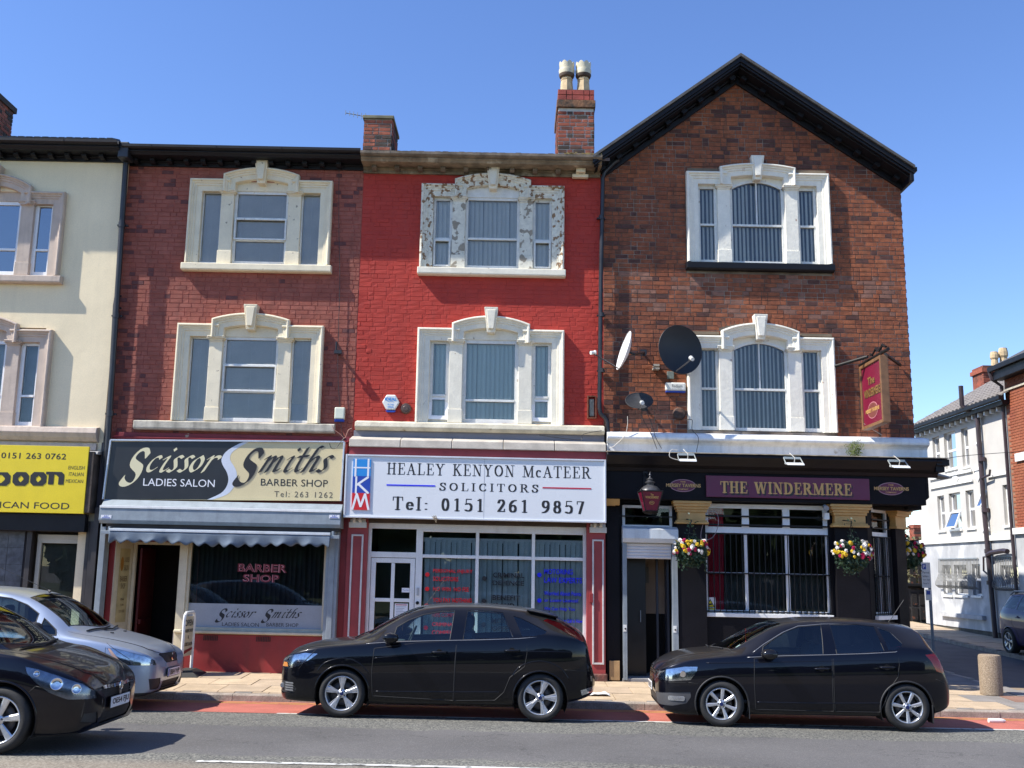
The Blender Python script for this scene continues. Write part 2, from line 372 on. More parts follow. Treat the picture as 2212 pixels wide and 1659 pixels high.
def place_text(name, data, box, Y, m, parent, fn=None, dy=-.004, flip=1, rot=0, **k):
    """fit glyph data into the (x0,x1,z0,z1) box on plane Y, slightly proud, with a little thickness"""
    vs, fs = data; x0, x1, z0, z1 = box
    ax = min(v[0] for v in vs); bx = max(v[0] for v in vs); az = min(v[1] for v in vs); bz = max(v[1] for v in vs)
    mb = MB(); out = []
    for v in vs:
        x = x0+(v[0]-ax)/(bx-ax)*(x1-x0); z = z0+(v[1]-az)/(bz-az)*(z1-z0)
        y = Y+dy-(v[2]*3e-5 if len(v) > 2 else 0)
        out.append(fn(x, y, z) if fn else (x, y, z))
    mb.add(out, fs)
    return mb.build(name, m, parent, **k)
def text(txt, px0, px1, pyt, pyb, Y, m, parent, kind='sans', bold=.0, name='lettering', spacing=1.0, dy=-.0015, hx=.075, hz=.03, track=.08):
    """place a line of lettering by its top/bottom and left/right in the photograph, on facade plane Y"""
    x0, zt = F(px0, pyt, Y); x1, _ = F(px1, pyt, Y)
    xa, zb = F(px0, pyb, Y); zt2 = F(px1, pyt+.0, Y)[1]
    data = serif_verts(txt, hx, hz, track) if kind == 'serif' else sans_verts(txt, bold, spacing)
    return place_text(name, data, ((x0+xa)/2, x1, zb, zt), Y, m, parent, dy=dy)
# ---------------------------------------------------------------- bricks
def brick_mesh(w, h, d, m, name='brick'):      # frustum: back edge on the mortar, front edge slightly inset
    e = .004; mb = MB()
    j = [random.uniform(-.0025, .0025) for _ in range(8)]; q = [random.uniform(-.003, .002) for _ in range(4)]
    b = [(-w/2, 0, -h/2), (w/2, 0, -h/2), (w/2, 0, h/2), (-w/2, 0, h/2)]
    f = [(-w/2+e+j[0], -d+q[0], -h/2+e+j[1]), (w/2-e+j[2], -d+q[1], -h/2+e+j[3]), (w/2-e+j[4], -d+q[2], h/2-e+j[5]), (-w/2+e+j[6], -d+q[3], h/2-e+j[7])]
    mb.add(b+f, [(4, 5, 6, 7), (0, 1, 5, 4), (1, 2, 6, 5), (2, 3, 7, 6), (3, 0, 4, 7)])
    return mb
def brick_face(parent, x0, x1, z0, z1, Y, m, holes=(), clip=None, pitch=.0865, d=.009, n_ind=300, joint=.010, jx=.011, centre=None, name='brick', hl=.108, sl=.228, alt=None):
    """Flemish bond bricks on plane Y; the n_ind full bricks nearest `centre` are objects, the rest one part"""
    rows = int((z1-z0)/pitch); full = []; rest = MB()
    for r in range(rows):
        z = z0+(r+.5)*pitch; x = x0-(r % 2)*.5*(sl+hl+2*jx)-.06*(r % 3 == 0); k = r % 2
        while x < x1:
            w = sl if k % 2 == 0 else hl
            if r % 5 == 3: w = sl                        # a stretcher course now and then
            a, b = x, x+w; x += w+jx; k += 1
            a2, b2 = max(a, x0), min(b, x1)
            if clip:
                c = clip(z+pitch*.3); a2, b2 = max(a2, c[0]), min(b2, c[1])
            for (hx0, hx1, hz0, hz1) in holes:
                if z+pitch*.3 > hz0 and z-pitch*.3 < hz1:
                    if a2 < hx0 < b2: b2 = hx0
                    elif a2 < hx1 < b2: a2 = hx1
                    elif a2 >= hx0 and b2 <= hx1: b2 = a2
            if b2-a2 < .03: continue
            if a2 == a and b2 == b: full.append((a+w/2, z, w))
            else: full.append(((a2+b2)/2, z, b2-a2))
    if centre: full.sort(key=lambda q: (abs(q[2]-sl) > 1e-6 and abs(q[2]-hl) > 1e-6, (q[0]-centre[0])**2+(q[1]-centre[1])**2))
    h = pitch-joint
    lib = {sl: [brick_mesh(sl, h, d, m).mesh('brick', m, shear=False) for _ in range(4)], hl: [brick_mesh(hl, h, d, m).mesh('brick', m, shear=False) for _ in range(3)]}
    alts = {}
    def amesh(w, am):
        k_ = (w, am.name)
        if k_ not in alts: alts[k_] = brick_mesh(w, h, d, am).mesh('brick', am, shear=False)
        return alts[k_]
    rmats = [m]
    for i, (cx, cz, w) in enumerate(full):
        am = alt(cx, cz) if alt else None
        if i < n_ind and w in lib:
            inst(name, amesh(w, am) if am else random.choice(lib[w]), (cx, Y, cz), parent, rot=(0, 0, 0))
        elif am:
            if am not in rmats: rmats.append(am)
            b = brick_mesh(w, h, d, m); rest.add([(v[0]+cx, v[1]+Y, v[2]+cz) for v in b.v], b.f, rmats.index(am))
        else:
            b = brick_mesh(w, h, d+random.uniform(-.002, .003), m)
            rest.add([(v[0]+cx, v[1]+Y, v[2]+cz) for v in b.v], b.f)
    if rest.v:
        rest.build('brickwork', rmats, parent, kind='stuff')
def wall_with_holes(mb, x0, x1, z0, z1, ya, yb, holes, mi=0):
    xs = sorted({x0, x1}|{h for q in holes for h in q[:2] if x0 < h < x1}); zs = sorted({z0, z1}|{h for q in holes for h in q[2:] if z0 < h < z1})
    for i in range(len(zs)-1):
        run = None
        for j in range(len(xs)-1):
            cx, cz = (xs[j]+xs[j+1])/2, (zs[i]+zs[i+1])/2
            inh = any(q[0] < cx < q[1] and q[2] < cz < q[3] for q in holes)
            if not inh: run = (run[0], xs[j+1]) if run else (xs[j], xs[j+1])
            if inh or j == len(xs)-2:
                if run: mb.box(run[0], run[1], ya, yb, zs[i], zs[i+1], mi)
                run = None
def sweep(mb, path, prof, Y, closed=False, mi=0, side=1):
    """mitred moulding: path in x,z; prof = (inward offset, projection towards the street)"""
    n = len(path); rows = []
    for i, p in enumerate(path):
        p = Vector(p)
        d0 = (p-Vector(path[i-1])).normalized() if i > 0 else None
        d1 = (Vector(path[i+1])-p).normalized() if i < n-1 else None
        d0 = d0 or d1; d1 = d1 or d0
        n0 = Vector((d0.y, -d0.x)); n1 = Vector((d1.y, -d1.x)); m = (n0+n1).normalized(); k = 1/max(.35, m.dot(n0))
        rows.append([(p.x+m.x*o*k*side, Y-q, p.y+m.y*o*k*side) for o, q in prof])
    k = len(prof); vs = [v for r in rows for v in r]; fs = []
    for i in range(n-1):
        for j in range(k-1): fs.append((i*k+j, i*k+j+1, (i+1)*k+j+1, (i+1)*k+j))
    fs.append([j for j in range(k)][::-1]); fs.append([(n-1)*k+j for j in range(k)])
    mb.add(vs, fs, mi)
def frame(mb, x0, x1, z0, z1, t, ya, yb, mi=0, tb=None):
    tb = tb or t
    mb.box(x0, x0+t, ya, yb, z0, z1, mi); mb.box(x1-t, x1, ya, yb, z0, z1, mi)
    mb.box(x0+t, x1-t, ya+.001, yb-.001, z0, z0+tb, mi); mb.box(x0+t, x1-t, ya+.001, yb-.001, z1-t, z1, mi)
def vblinds(parent, x0, x1, z0, z1, Y, m, pitch, w, ang, gap=(), topcurve=None):
    n = int((x1-x0)/pitch)+1
    q = [(-w/2+w*k/4, .010*(1-(k/2-1)**2)) for k in range(5)]
    mb = MB().add([(a, b, z) for z in (0, 1) for a, b in q], [(k, k+1, k+6, k+5) for k in range(4)]); me = mb.mesh('blind_slat', m, shear=False, smooth=True)
    for i in range(n):
        x = x0+pitch*(i+.5)
        if x > x1: break
        zt = topcurve(x) if topcurve else z1
        inst('blind_slat', me, (x+random.uniform(-.006, .006), Y, z0), parent, rot=(0, random.uniform(-.006, .006), radians(ang+random.uniform(-7, 7))), scale=(1, 1, zt-z0))
def hblinds(parent, x0, x1, z0, z1, Y, m, pitch=.022):
    mb = MB(); z = z0
    while z < z1:
        mb.add([(x0, Y-.006, z+.0075), (x1, Y-.006, z+.0075), (x1, Y+.006, z-.0075), (x0, Y+.006, z-.0075)], [(0, 1, 2, 3)]); z += pitch
    for f in (.12, .5, .88): x = x0+(x1-x0)*f; mb.box(x-.003, x+.003, Y-.010, Y-.008, z0, z1)
    mb.build('venetian_blind', m, parent, kind='stuff')
def venetian(b, xc, zs, Y, stone, style, hs, hg, ha, frm=None, sill=(1.44, .17), keyp=.17, label=None, klab=None, sillm=None, key_h=.45, keystone=True, pil=None, gl=None, kw=1.0):
    """three-light stone window: hs header top, hg glass top, ha arch top, all above the sill"""
    frm = frm or white_wood; pil = pil or stone; gl = gl or g_win
    fm = MB(); yb = Y+.11; yg = Y+.08        # timber frames sit back in the reveals
    lights = [(-1.15*kw, -.79), (-.52, .52), (.79, 1.15*kw)]
    bars = {'B1': ((), (.34, .64), ()), 'B2': ((), (.36, .68), ()), 'C1': ((.42,), (.43,), (.42,)), 'C2': ((.33,), (.28,), (.33,)), 'D1': ((.5,), (.5,), (.5,)), 'D2': ((.5,), (.5,), (.5,)), 'A': ((.36,), (.36,), (.36,))}[style]
    arch = style in ('D1', 'D2')
    for i, (a, c) in enumerate(lights):
        t = .045 if style != 'B1' and style != 'B2' or i == 1 else .018
        if style == 'A' or style == 'C2': t = .06
        top = hg
        if i == 1: top = hg+(.02 if not arch else 0)
        if i == 1 and arch:
            R = lambda x: hg-.07+.17*(1-(x/.52)**2)         # segmental sash head
            P = [(xc+x, zs+R(x)+.06) for x in [-.56+1.12*k/12 for k in range(13)]]
            fm.box(xc+a-.03, xc+a+t, yg-.03, yb+.03, zs, zs+hg-.02); fm.box(xc+c-t, xc+c+.03, yg-.03, yb+.03, zs, zs+hg-.02); fm.box(xc+a+t, xc+c-t, yg-.029, yb+.029, zs, zs+.06)
            up = [(xc+x, zs+R(x*.98)) for x in [-.56+1.12*k/12 for k in range(13)]]
            fm.prism(P+up[::-1], yg-.03, yb)
            fm.box(xc-.014, xc+.014, yg-.02, yb, zs+hg*.5, zs+hg+.1)
        else:
            frame(fm, xc+a-.03, xc+c+.03, zs, zs+top+.03, t+.03, yg-.03, yb+.03)
        for fr in bars[i]:
            fm.box(xc+a+t, xc+c-t, yg-.04, yb+.01, zs+hg*fr-.022, zs+hg*fr+.022)
        if style in ('B1', 'B2') and i == 1:
            frame(fm, xc+a+.01, xc+c-.01, zs+hg*bars[1][0], zs+hg*bars[1][1], .035, yg-.07, yg-.042)
    w = fm.build('window', frm, b, bevel=.004, label=label)
    if style in ('C1', 'C2'):
        for a, c in (lights[0], lights[2]):
            k = MB()
            if style == 'C2':
                z1 = zs+hg*.33; hh = hg*.33-.06; x0, x1 = xc+a-.02, xc+c+.02
                # small top-hung light standing ajar: thick white frame swung out at the foot
                q = .07
                for (u0, u1, v0, v1) in ((x0, x0+.075, 0, hh), (x1-.075, x1, 0, hh), (x0+.075, x1-.075, 0, .075), (x0+.075, x1-.075, hh-.075, hh)):
                    f0, f1 = 1-v0/hh, 1-v1/hh
                    vs = [(u, Y+.07-q*f+dy, z1-hh+v) for v, f in ((v0, f0), (v1, f1)) for dy in (0, .05) for u in (u0, u1)]
                    k.add(vs, [(0, 2, 3, 1), (4, 5, 7, 6), (0, 1, 5, 4), (2, 6, 7, 3), (0, 4, 6, 2), (1, 3, 7, 5)])
            else: frame(k, xc+a+.015, xc+c-.015, zs+.03, zs+hg*.42-.02, .035, yg-.07, yg-.03)
            k.build('opening_light', upvc if style == 'C2' else frm, w)
    for i, (a, c) in enumerate(lights):
        fr = list(bars[i]); zz = [0]+[hg*f for f in fr]+[hg+(.1 if arch and i == 1 else 0)]
        for z0, z1 in zip(zz[:-1], zz[1:]):
            MB().box(xc+a-.02, xc+c+.02, yg, yg+.006, zs+z0, zs+z1).build('glass_pane', gl, w)
    # surround
    sp = MB(); prof = [(0, 0), (0, .10), (.012, .125), (.035, .13), (.05, .118), (.055, .095), (.085, .09), (.09, .07), (.13, .066), (.135, .05), (.235*kw, .045), (.24*kw, 0), (.24*kw, -.15)]
    L_ = [(xc-1.39*kw, zs-.01), (xc-1.39*kw, zs+hs), (xc-.60, zs+hs)]
    sweep(sp, L_, prof, Y); sweep(sp, [(2*xc-x, z) for x, z in L_][::-1], prof, Y)
    za = zs+hs+.10; rise = ha-hs-.10
    jx = .74; R_ = (jx*jx+rise*rise)/(2*rise); ang = math.degrees(math.asin(jx/R_))
    A = arc(xc, zs+ha-R_, R_, R_, 90+ang, 90-ang, 14)
    prof2 = [(o*.95, p+.022) for o, p in prof[:-2]]+[(.235, .02), (.235, -.15)]
    sweep(sp, [(xc-jx, zs+hs-.26)]+A+[(xc+jx, zs+hs-.26)], prof2, Y)
    sp.build('stone_surround', stone, w, fix=True)
    ty = MB()
    if not arch:
        ty.box(xc-.60, xc+.60, Y+.03, Y+.19, zs+hg+.03, zs+ha-.06); ty.box(xc-1.24, xc-.60, Y+.03, Y+.19, zs+hg+.03, zs+hs); ty.box(xc+.60, xc+1.24, Y+.03, Y+.19, zs+hg+.03, zs+hs)
        ty.build('window_head_panel', white_wood if style == 'C1' else stone, w)
    else:
        ty.prism([(xc+x_, zs+hg-.07+.17*(1-(x_/.52)**2)+.05) for x_ in [-.6+1.2*k/12 for k in range(13)]]+[(xc+.6, zs+ha-.04), (xc-.6, zs+ha-.04)], Y+.06, Y+.2); ty.box(xc-1.24, xc-.60, Y+.03, Y+.165, zs+hg+.03, zs+hs); ty.box(xc+.60, xc+1.24, Y+.03, Y+.165, zs+hg+.03, zs+hs); ty.build('window_head_panel', stone, w)
    for sgn in (-1, 1):
        pm = MB(); x = xc+sgn*.655; ww = .125
        pm.box(x-ww-.012, x+ww+.012, Y-.045, Y+.13, zs, zs+.26); pm.box(x-ww, x+ww, Y-.03, Y+.13, zs+.26, zs+hg-.06)
        for k_, (e_, p_) in enumerate(((.0, .045), (.02, .062), (.045, .085), (.035, .10))): pm.box(x-ww-e_, x+ww+e_, Y-p_, Y+.12, zs+hg-.08+k_*.026, zs+hg-.054+k_*.026)
        pm.build('pilaster', pil, w, bevel=.008)
    if keystone:
        km = MB(); z0, z1 = zs+ha-.33, zs+ha+.15
        for (dw, p) in ((0, keyp), ):
            vs = [(xc-.075, Y-p+.03, z0), (xc+.075, Y-p+.03, z0), (xc+.075, Y+.05, z0), (xc-.075, Y+.05, z0), (xc-.13, Y-p-.03, z1), (xc+.13, Y-p-.03, z1), (xc+.13, Y, z1), (xc-.13, Y, z1)]
            km.add(vs, [(3, 2, 1, 0), (4, 5, 6, 7), (0, 1, 5, 4), (1, 2, 6, 5), (2, 3, 7, 6), (3, 0, 4, 7)])
            km.prism([(xc-.05, z0+.06), (xc+.05, z0+.06), (xc+.09, z1-.05), (xc-.09, z1-.05)], Y-p-.04, Y-p+.02)
        km.build('keystone', pil if style != 'C1' else stone_c, w, bevel=.01)
    if sill:
        sm_ = MB(); sw, sh = sill
        sm_.prismx([(Y-.15, zs-.03), (Y-.15, zs-sh+.02), (Y-.12, zs-sh), (Y+.02, zs-sh), (Y+.02, zs)], xc-sw, xc+sw*1.0)
        sm_.build('window_sill', sillm or stone, w, bevel=.012)
    z0, z1 = zs+.02, zs+hg+.02
    if style[0] == 'D':
        for a, c in lights:
            tc = (lambda x, xc=xc: zs+hg+.1-.2*((x-xc)/.52)**2) if a == -.52 else None
            vblinds(w, xc+a, xc+c, z0, z1, Y+.13, blind_white, .078, .078, 46 if style == 'D1' else 52, topcurve=tc)
        MB().box(xc-1.2, xc+1.2, Y+.22, Y+.23, zs, zs+ha).build('room_back', M('grey room', (.16, .16, .17), .9), w)
    if style[0] == 'C':
        for a, c in lights: vblinds(w, xc+a, xc+c, z0, z1, Y+.13, blind_green if style == 'C2' else blind_white, .085, .096, 30)
        MB().box(xc-1.2, xc+1.2, Y+.19, Y+.20, zs, zs+hg).build('room_back', M('pale room', (.5, .5, .5), .9), w)
    if style[0] == 'B':
        for i, (a, c) in enumerate(lights): hblinds(w, xc+a, xc+c, z0 if not (style == 'B2' and i == 2) else zs+.38, z1, Y+.105, blind_grey)
        MB().box(xc-1.2, xc+1.2, Y+.125, Y+.13, zs, zs+hg).build('room_back', M('grey backing curtain', (.55, .53, .55), .9, var=.1), w)
    if style == 'A':
        MB().box(xc-1.3, xc+1.3, Y+.25, Y+.26, zs, zs+hg).build('net_curtain', M('grey net curtain', (.25, .27, .3), .9, var=.15), w)
    return w
def shell(name, x0, x1, y0, y1, z0, z1, m, parent, holes, ext=None, front=.2):
    """building walls: front with openings, sides and back, closed inside"""
    mb = MB(); wall_with_holes(mb, x0, x1, z0, z1, y0, y0+front, holes)
    mb.box(x0, x0+.15, y0+front, y1, z0, z1); mb.box(x1-.15, x1, y0+front, y1, z0, z1); mb.box(x0+.15, x1-.15, y1-.15, y1, z0, z1)
    mb.box(x0+.15, x1-.15, y0+front+.002, y1-.15, z1-.12, z1-.002)
    return mb.build(name, m, parent)
def whole(xc, zs, hg, ha): return (xc-1.2, xc+1.2, zs-.02, zs+ha-.22)
YF = 18.9
ROOF_TOP = 9.75
# ================================================================ CREAM BUILDING (far left)
YA = 18.78
bA = thing('cream_rendered_building', (-9.0, YA, .14), 'cream rendered building with beige stone windows above the yellow sign, cut off at left', 'building')
x0, x1 = -15.5, -7.64
hA = [whole(-10.1, 7.38, 1.46, 1.9), whole(-10.1, 4.48, 1.6, 2.1), (-15, -7.95, .5, 2.85)]
shell('wall', x0, x1, YA, 27, .1, 9.80, cream_render, bA, hA)
venetian(bA, -10.13, 7.38, YA, stone_a, 'A', 1.66, 1.46, 2.0, upvc, sill=(1.47, .17), label='upper window in beige painted stone', gl=g_blue)
venetian(bA, -10.13, 4.48, YA, stone_a, 'A', 1.83, 1.6, 2.1, upvc, sill=None, label='lower window in beige painted stone', gl=g_win)
mb = MB()          # sill course and moulding below the lower window
mb.prismx([(YA+.05, 4.5), (YA-.14, 4.46), (YA-.17, 4.36), (YA-.13, 4.28), (YA-.08, 4.22), (YA+.05, 4.18)], x0, -7.72)
mb.prismx([(YA+.05, 4.18), (YA-.05, 4.18), (YA-.07, 4.05), (YA+.05, 4.04)], x0, -7.74)
mb.build('string_course', stone_a, bA, bevel=.01)
MB().prismx([(YA+.05, 4.06), (YA-.24, 4.01), (YA-.27, 3.96), (YA+.05, 3.97)], x0, -7.62).build('lead_flashing', M('grey lead', (.30, .30, .30), .6, var=.4, vs=9, bump=.4, bs=15), bA)
def cornice(b, x0, x1, Y, z0, m, gut=None, brackets=None, proj=.45, pitch=.33, gm=None, brm=None):
    """fascia board, moulding, bracket row and gutter under the eaves"""
    k = .52
    mb = MB(); mb.prismx([(Y, z0), (Y-.05, z0), (Y-.05, z0+.12*k), (Y-.09, z0+.14*k), (Y-.09, z0+.2*k), (Y, z0+.2*k)], x0, x1)
    mb.prismx([(Y, z0+.202*k), (Y-proj+.06, z0+.202*k), (Y-proj+.03, z0+.27*k), (Y-proj, z0+.30*k), (Y-proj, z0+.34*k), (Y, z0+.34*k)], x0, x1)
    mb.build('cornice', m, b, bevel=.004)
    g = MB(); zg = z0+.345*k; P = [(Y-proj-.02, zg), (Y-proj-.06, zg+.01), (Y-proj-.09, zg+.035), (Y-proj-.09, zg+.085), (Y-proj-.078, zg+.085), (Y-proj-.075, zg+.04), (Y-proj-.02, zg+.02), (Y-proj+.02, zg+.08), (Y-proj+.03, zg)]
    g.prismx(P, x0, x1)
    for j in range(int((x1-x0)/1.25)): xx = x0+.5+1.25*j; g.prismx([(a-.006 if a < Y-proj-.05 else a, c-.004) for a, c in P], xx, xx+.07)
    g.build('gutter', gm or m, b)
    n = int((x1-x0)/pitch)
    me = MB().prismx([(0, -.005), (-.10, .0), (-.17, .03), (-.17, .08), (0, .08)], -.045, .045).mesh('bracket', brm or m, shear=False)
    for i in range(n): inst('bracket', me, (x0+pitch*(i+.5), Y-.04, z0+.024), b)
cornice(bA, x0, -7.66, YA, 9.69, black_paint, proj=.42)
def roof(b, x0, x1, ye, ze, m, tiles=True, yr=23.5, slope=.36, tm=None):
    zr = ze+(yr-ye)*slope; mb = MB(); t = .06
    mb.add([(x0, ye, ze), (x1, ye, ze), (x1, yr, zr), (x0, yr, zr), (x0, 28.0, ze), (x1, 28.0, ze), (x0, ye, ze-t), (x1, ye, ze-t)], [(0, 1, 2, 3), (3, 2, 5, 4), (6, 7, 1, 0), (0, 3, 4), (1, 5, 2)])
    mb.build('roof', m, b)
    if tiles:
        me = MB().prism([(-.075, 0), (-.05, .05), (.05, .05), (.075, 0)], 0, .38).mesh('roof_tile', tm or m, shear=False)
        for i in range(int((x1-x0)/.155)): inst('roof_tile', me, (x0+.08+.155*i, ye-.03+random.uniform(-.01, .01), ze+.0), b, rot=(math.atan(slope), 0, 0))
roof(bA, x0, -7.66, YA-.42, 9.96, slate, yr=23, slope=.34)
# chimney at the far left edge
def chimney(b, x0, x1, y0, y1, z0, z1, cap=True, dark_top=True, n_ind=120, name='chimney', mm=None, bm_=None):
    mb = MB(); mb.box(x0, x1, y0, y1, z0, z1)
    ch = mb.build(name, mm or mortar_ch, b)
    bm_ = bm_ or brick_ch
    brick_face(ch, x0, x1, z0, z1, y0, bm_, n_ind=n_ind, centre=((x0+x1)/2, z1), d=.014, joint=.016, jx=.016, pitch=.083)
    # side faces: bricks joined into one part
    for xs, sg in ((x0, -1), (x1, 1)):
        rest = MB(); rows = int((z1-z0)/.083)
        for r in range(rows):
            y = y0-(r % 2)*.11
            while y < y1:
                a, c = max(y, y0), min(y+.215, y1); y += .231
                if c-a < .04: continue
                p = .014+random.uniform(-.003, .004); zz = z0+(r+.5)*.083
                rest.box(xs, xs+sg*p, a, c, zz-.033, zz+.033)
        rest.build('brickwork', bm_, ch, kind='stuff')
    return ch
_cx = F(26, 260, 20.4)[0]; _cz = F(15, 190, 19.5)[1]
cA = chimney(bA, _cx-1.0, _cx, 19.5, 20.4, 9.7, _cz-.1, n_ind=60)
MB().box(_cx-1.05, _cx+.05, 19.42, 20.48, _cz-.13, _cz).build('chimney_cap', brick_ch, cA, bevel=.01)
# shop front of the cream building
Ysg = 18.45
sx0, _ = F(0, 970, Ysg)
mb = MB(); xr, zt = F(195, 965, Ysg); _, zb = F(189, 1110, Ysg)
sgn = thing('takeaway_sign', (-8.6, Ysg, 3.3), 'yellow takeaway fascia sign with black lettering at the left edge', 'shop sign')
MB().box(-14.5, xr-.02, Ysg, Ysg+.05, zb, zt).build('sign_panel', sign_yellow, sgn, bevel=.004)
text('0151 263 0762', 3, 144, 977, 990, Ysg, let_black, sgn, bold=.012, spacing=1.05)
for i, (t_, a, c, y_) in enumerate((('ENGLISH', 148, 183, 1006), ('ITALIAN', 149, 181, 1020), ('MEXICAN', 142, 180, 1035))):
    text(t_, a, c, y_, y_+8, Ysg, let_black, sgn)
_xe, _ = F(151, 1080, Ysg); _wl = 3.05
text('GREAT MEXICAN FOOD', -150, 151, 1080, 1094, Ysg, let_black, sgn, bold=.003)
def heavy(parts, Y, m, parent, name='lettering'):
    nib = [(-.011, -.011), (.011, -.011), (.011, .011), (-.011, .011)]
    pass
def blk(px0, px1, pyt, pyb, stroke, kind):
    """heavy squared letters o, p, n drawn as thick rounded boxes"""
    a, zt = F(px0, pyt, Ysg); c, zb = F(px1, pyb, Ysg); w = c-a; h = zt-zb; t = stroke
    st = []
    rr = lambda x0, x1, z0, z1: [(x0+.06, z0), (x1-.06, z0), (x1, z0+.06), (x1, z1-.06), (x1-.06, z1), (x0+.06, z1), (x0, z1-.06), (x0, z0+.06), (x0+.06, z0)]
    if kind in 'op': st.append(rr(a+t, c-t, zb+t*.55, zt-t*.55))
    if kind == 'p': st.append([(a+t, zb-.14), (a+t, zt-.1)])
    if kind == 'n': st += [[(a+t, zb+t), (a+t, zt-t*.6)], [(a, zt-t*.5), (c-t*2, zt-t*.5), (c-t, zt-t*1.4), (c-t, zb+t)]]
    vs, fs = nib_verts(st, [(-t, -t*.5), (t, -t*.5), (t, t*.5), (-t, t*.5)])
    mb = MB().add([(v[0], Ysg-.004-v[2]*5e-5, v[1]) for v in vs], fs); mb.build('lettering', let_black, sgn)
for (a, c, k_) in ((-30, 21, 'p'), (29, 61, 'o'), (67, 99, 'o'), (106, 137, 'n')): blk(a, c, 1019, 1050, .05, k_)
# surround of the sign: worn timber post and shop front
mb = MB(); mb.box(xr-.02, -7.66, Ysg+.02, YA, 2.9, 4.0); mb.build('fascia_end', M('worn dark timber', (.10, .075, .06), .8, var=.5, vs=6, col2=(.03, .025, .02), bump=.4), bA)
mb = MB(); mb.box(-15, -7.75, 18.55, 18.7, 2.55, zb-.005); mb.build('shutter_box', black_paint, bA, bevel=.01)
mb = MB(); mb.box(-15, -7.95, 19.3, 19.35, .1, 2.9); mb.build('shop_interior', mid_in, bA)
# tiled wall panel: individual slate tiles
pt = MB().box(-9.9, -8.93, 18.86, 18.9, .15, 2.56).build('tile_panel', M('dark grout', (.04, .04, .045), .9), bA)
tm = [MB().box(-.147, .147, -.012, 0, -.147, .147).mesh('wall_tile', tile_slate, shear=False)]
for r in range(8):
    for c_ in range(3): inst('wall_tile', tm[0], (-9.10-.3*c_, 18.86-random.uniform(0, .003), .30+.3*r), pt)
mb = MB(); dx0, dx1 = F(75, 1250, 18.86)[0], F(181, 1250, 18.86)[0]
frame(mb, dx0, dx1, .15, 2.42, .075, 18.83, 18.9); mb.box(dx0, dx1, 18.82, 18.9, 2.42, 2.5)
dr = mb.build('door', M('cream plastic door frame', (.50, .48, .40), .5), bA, bevel=.004)
MB().box(dx0+.07, dx1-.07, 18.88, 18.885, .2, 2.36).build('glass_pane', g_shop, dr)
MB().box(dx0+.07, dx1-.07, 18.97, 18.98, .2, 2.36).build('door_blind', M('brown door blind', (.12, .11, .09), .9, var=.3), dr)
mb = MB(); mb.box(dx1+.04, dx1+.10, 18.7, 18.84, .15, 2.75); mb.box(dx1+.12, dx1+.2, 18.66, 18.8, .15, 2.75); mb.box(dx1+.28, -7.62, 18.62, 18.8, .15, 3.0); mb.box(dx0-.14, dx0-.05, 18.7, 18.84, .15, 2.56)
mb.build('door_jamb', M('dark timber jamb', (.035, .03, .03), .5, var=.4), bA)
# ================================================================ BARBER BUILDING
burnt_b = M('burnt dark brick', (.135, .048, .045), .85, var=.3, vs=9, bump=.3, bs=90)
bB = thing('red_brick_barber_building', (-5.3, YF, .14), 'washed red brick building with cream stone windows above the barber shop', 'building')
xB0, xB1 = -7.64, -3.03
doorx = (F(300, 1300, YF)[0], F(385, 1300, YF)[0])
hB = [whole(-5.0, 7.73, 1.46, 1.9), whole(-5.04, 4.66, 1.62, 2.07), (-7.28, -3.32, -.2, 2.75)]
wB = shell('wall', xB0, xB1, YF, 27, .1, 9.80, mortar_b, bB, hB)
hb = [(-6.38, -3.62, 7.56, 9.38), (-5.6, -4.4, 9.3, 9.6), (-6.42, -3.66, 4.5, 6.42), (-5.64, -4.44, 6.4, 6.68), (xB0, xB1, 0, 4.42)]
brick_face(wB, xB0+.005, xB1-.005, 4.42, 9.70, YF, brick_b, holes=hb, centre=(-5.3, 6.6), joint=.008, jx=.009, d=.006,
           alt=lambda x, z: burnt_b if (random.random() < (.38 if x < -7.25 else .10 if x < -6.9 or z > 8.6 else .03)) else None)
cornice(bB, xB0+.02, xB1, YF, 9.67, black_paint, proj=.42)
roof(bB, xB0+.02, xB1, YF-.42, 9.92, slate, yr=23.5, slope=.36, tiles=False)
me = MB().prism([(-.06, 0), (-.045, .045), (.045, .045), (.06, 0)], 0, .3).mesh('ridge_tile', M('pale metal ridge', (.6, .6, .58), .35, metal=.5), shear=False)
for i in range(9): inst('ridge_tile', me, (-7.55+.13*i, 18.62, 9.97-.004*i), bB)
venetian(bB, -5.0, 7.73, YF, stone_b, 'B1', 1.69, 1.46, 1.93, label='upper cream stone window with grey blinds', sill=(1.44, .17))
venetian(bB, -5.04, 4.67, YF, stone_b, 'B2', 1.85, 1.60, 2.07, label='lower cream stone window with grey blinds', sill=None)
MB().prismx([(YF-.16, 4.63), (YF-.16, 4.5), (YF-.13, 4.47), (YF+.02, 4.47), (YF+.02, 4.665)], -7.10, -3.36).build('window_sill', stone_plain, bB, bevel=.012)
mb = MB(); mb.box(-7.45, xB1, YF-.045, YF+.02, 4.27, 4.42); mb.prismx([(YF, 4.27), (YF-.12, 4.27), (YF-.14, 4.32), (YF-.06, 4.345), (YF-.045, 4.345), (YF, 4.36)], -7.47, xB1-.06)
mb.build('fascia_moulding', M('flaking dark red paint', (.22, .02, .03), .6, var=.2, col2=(.45, .35, .25), mask=(5, .70, .73)), bB, bevel=.004)
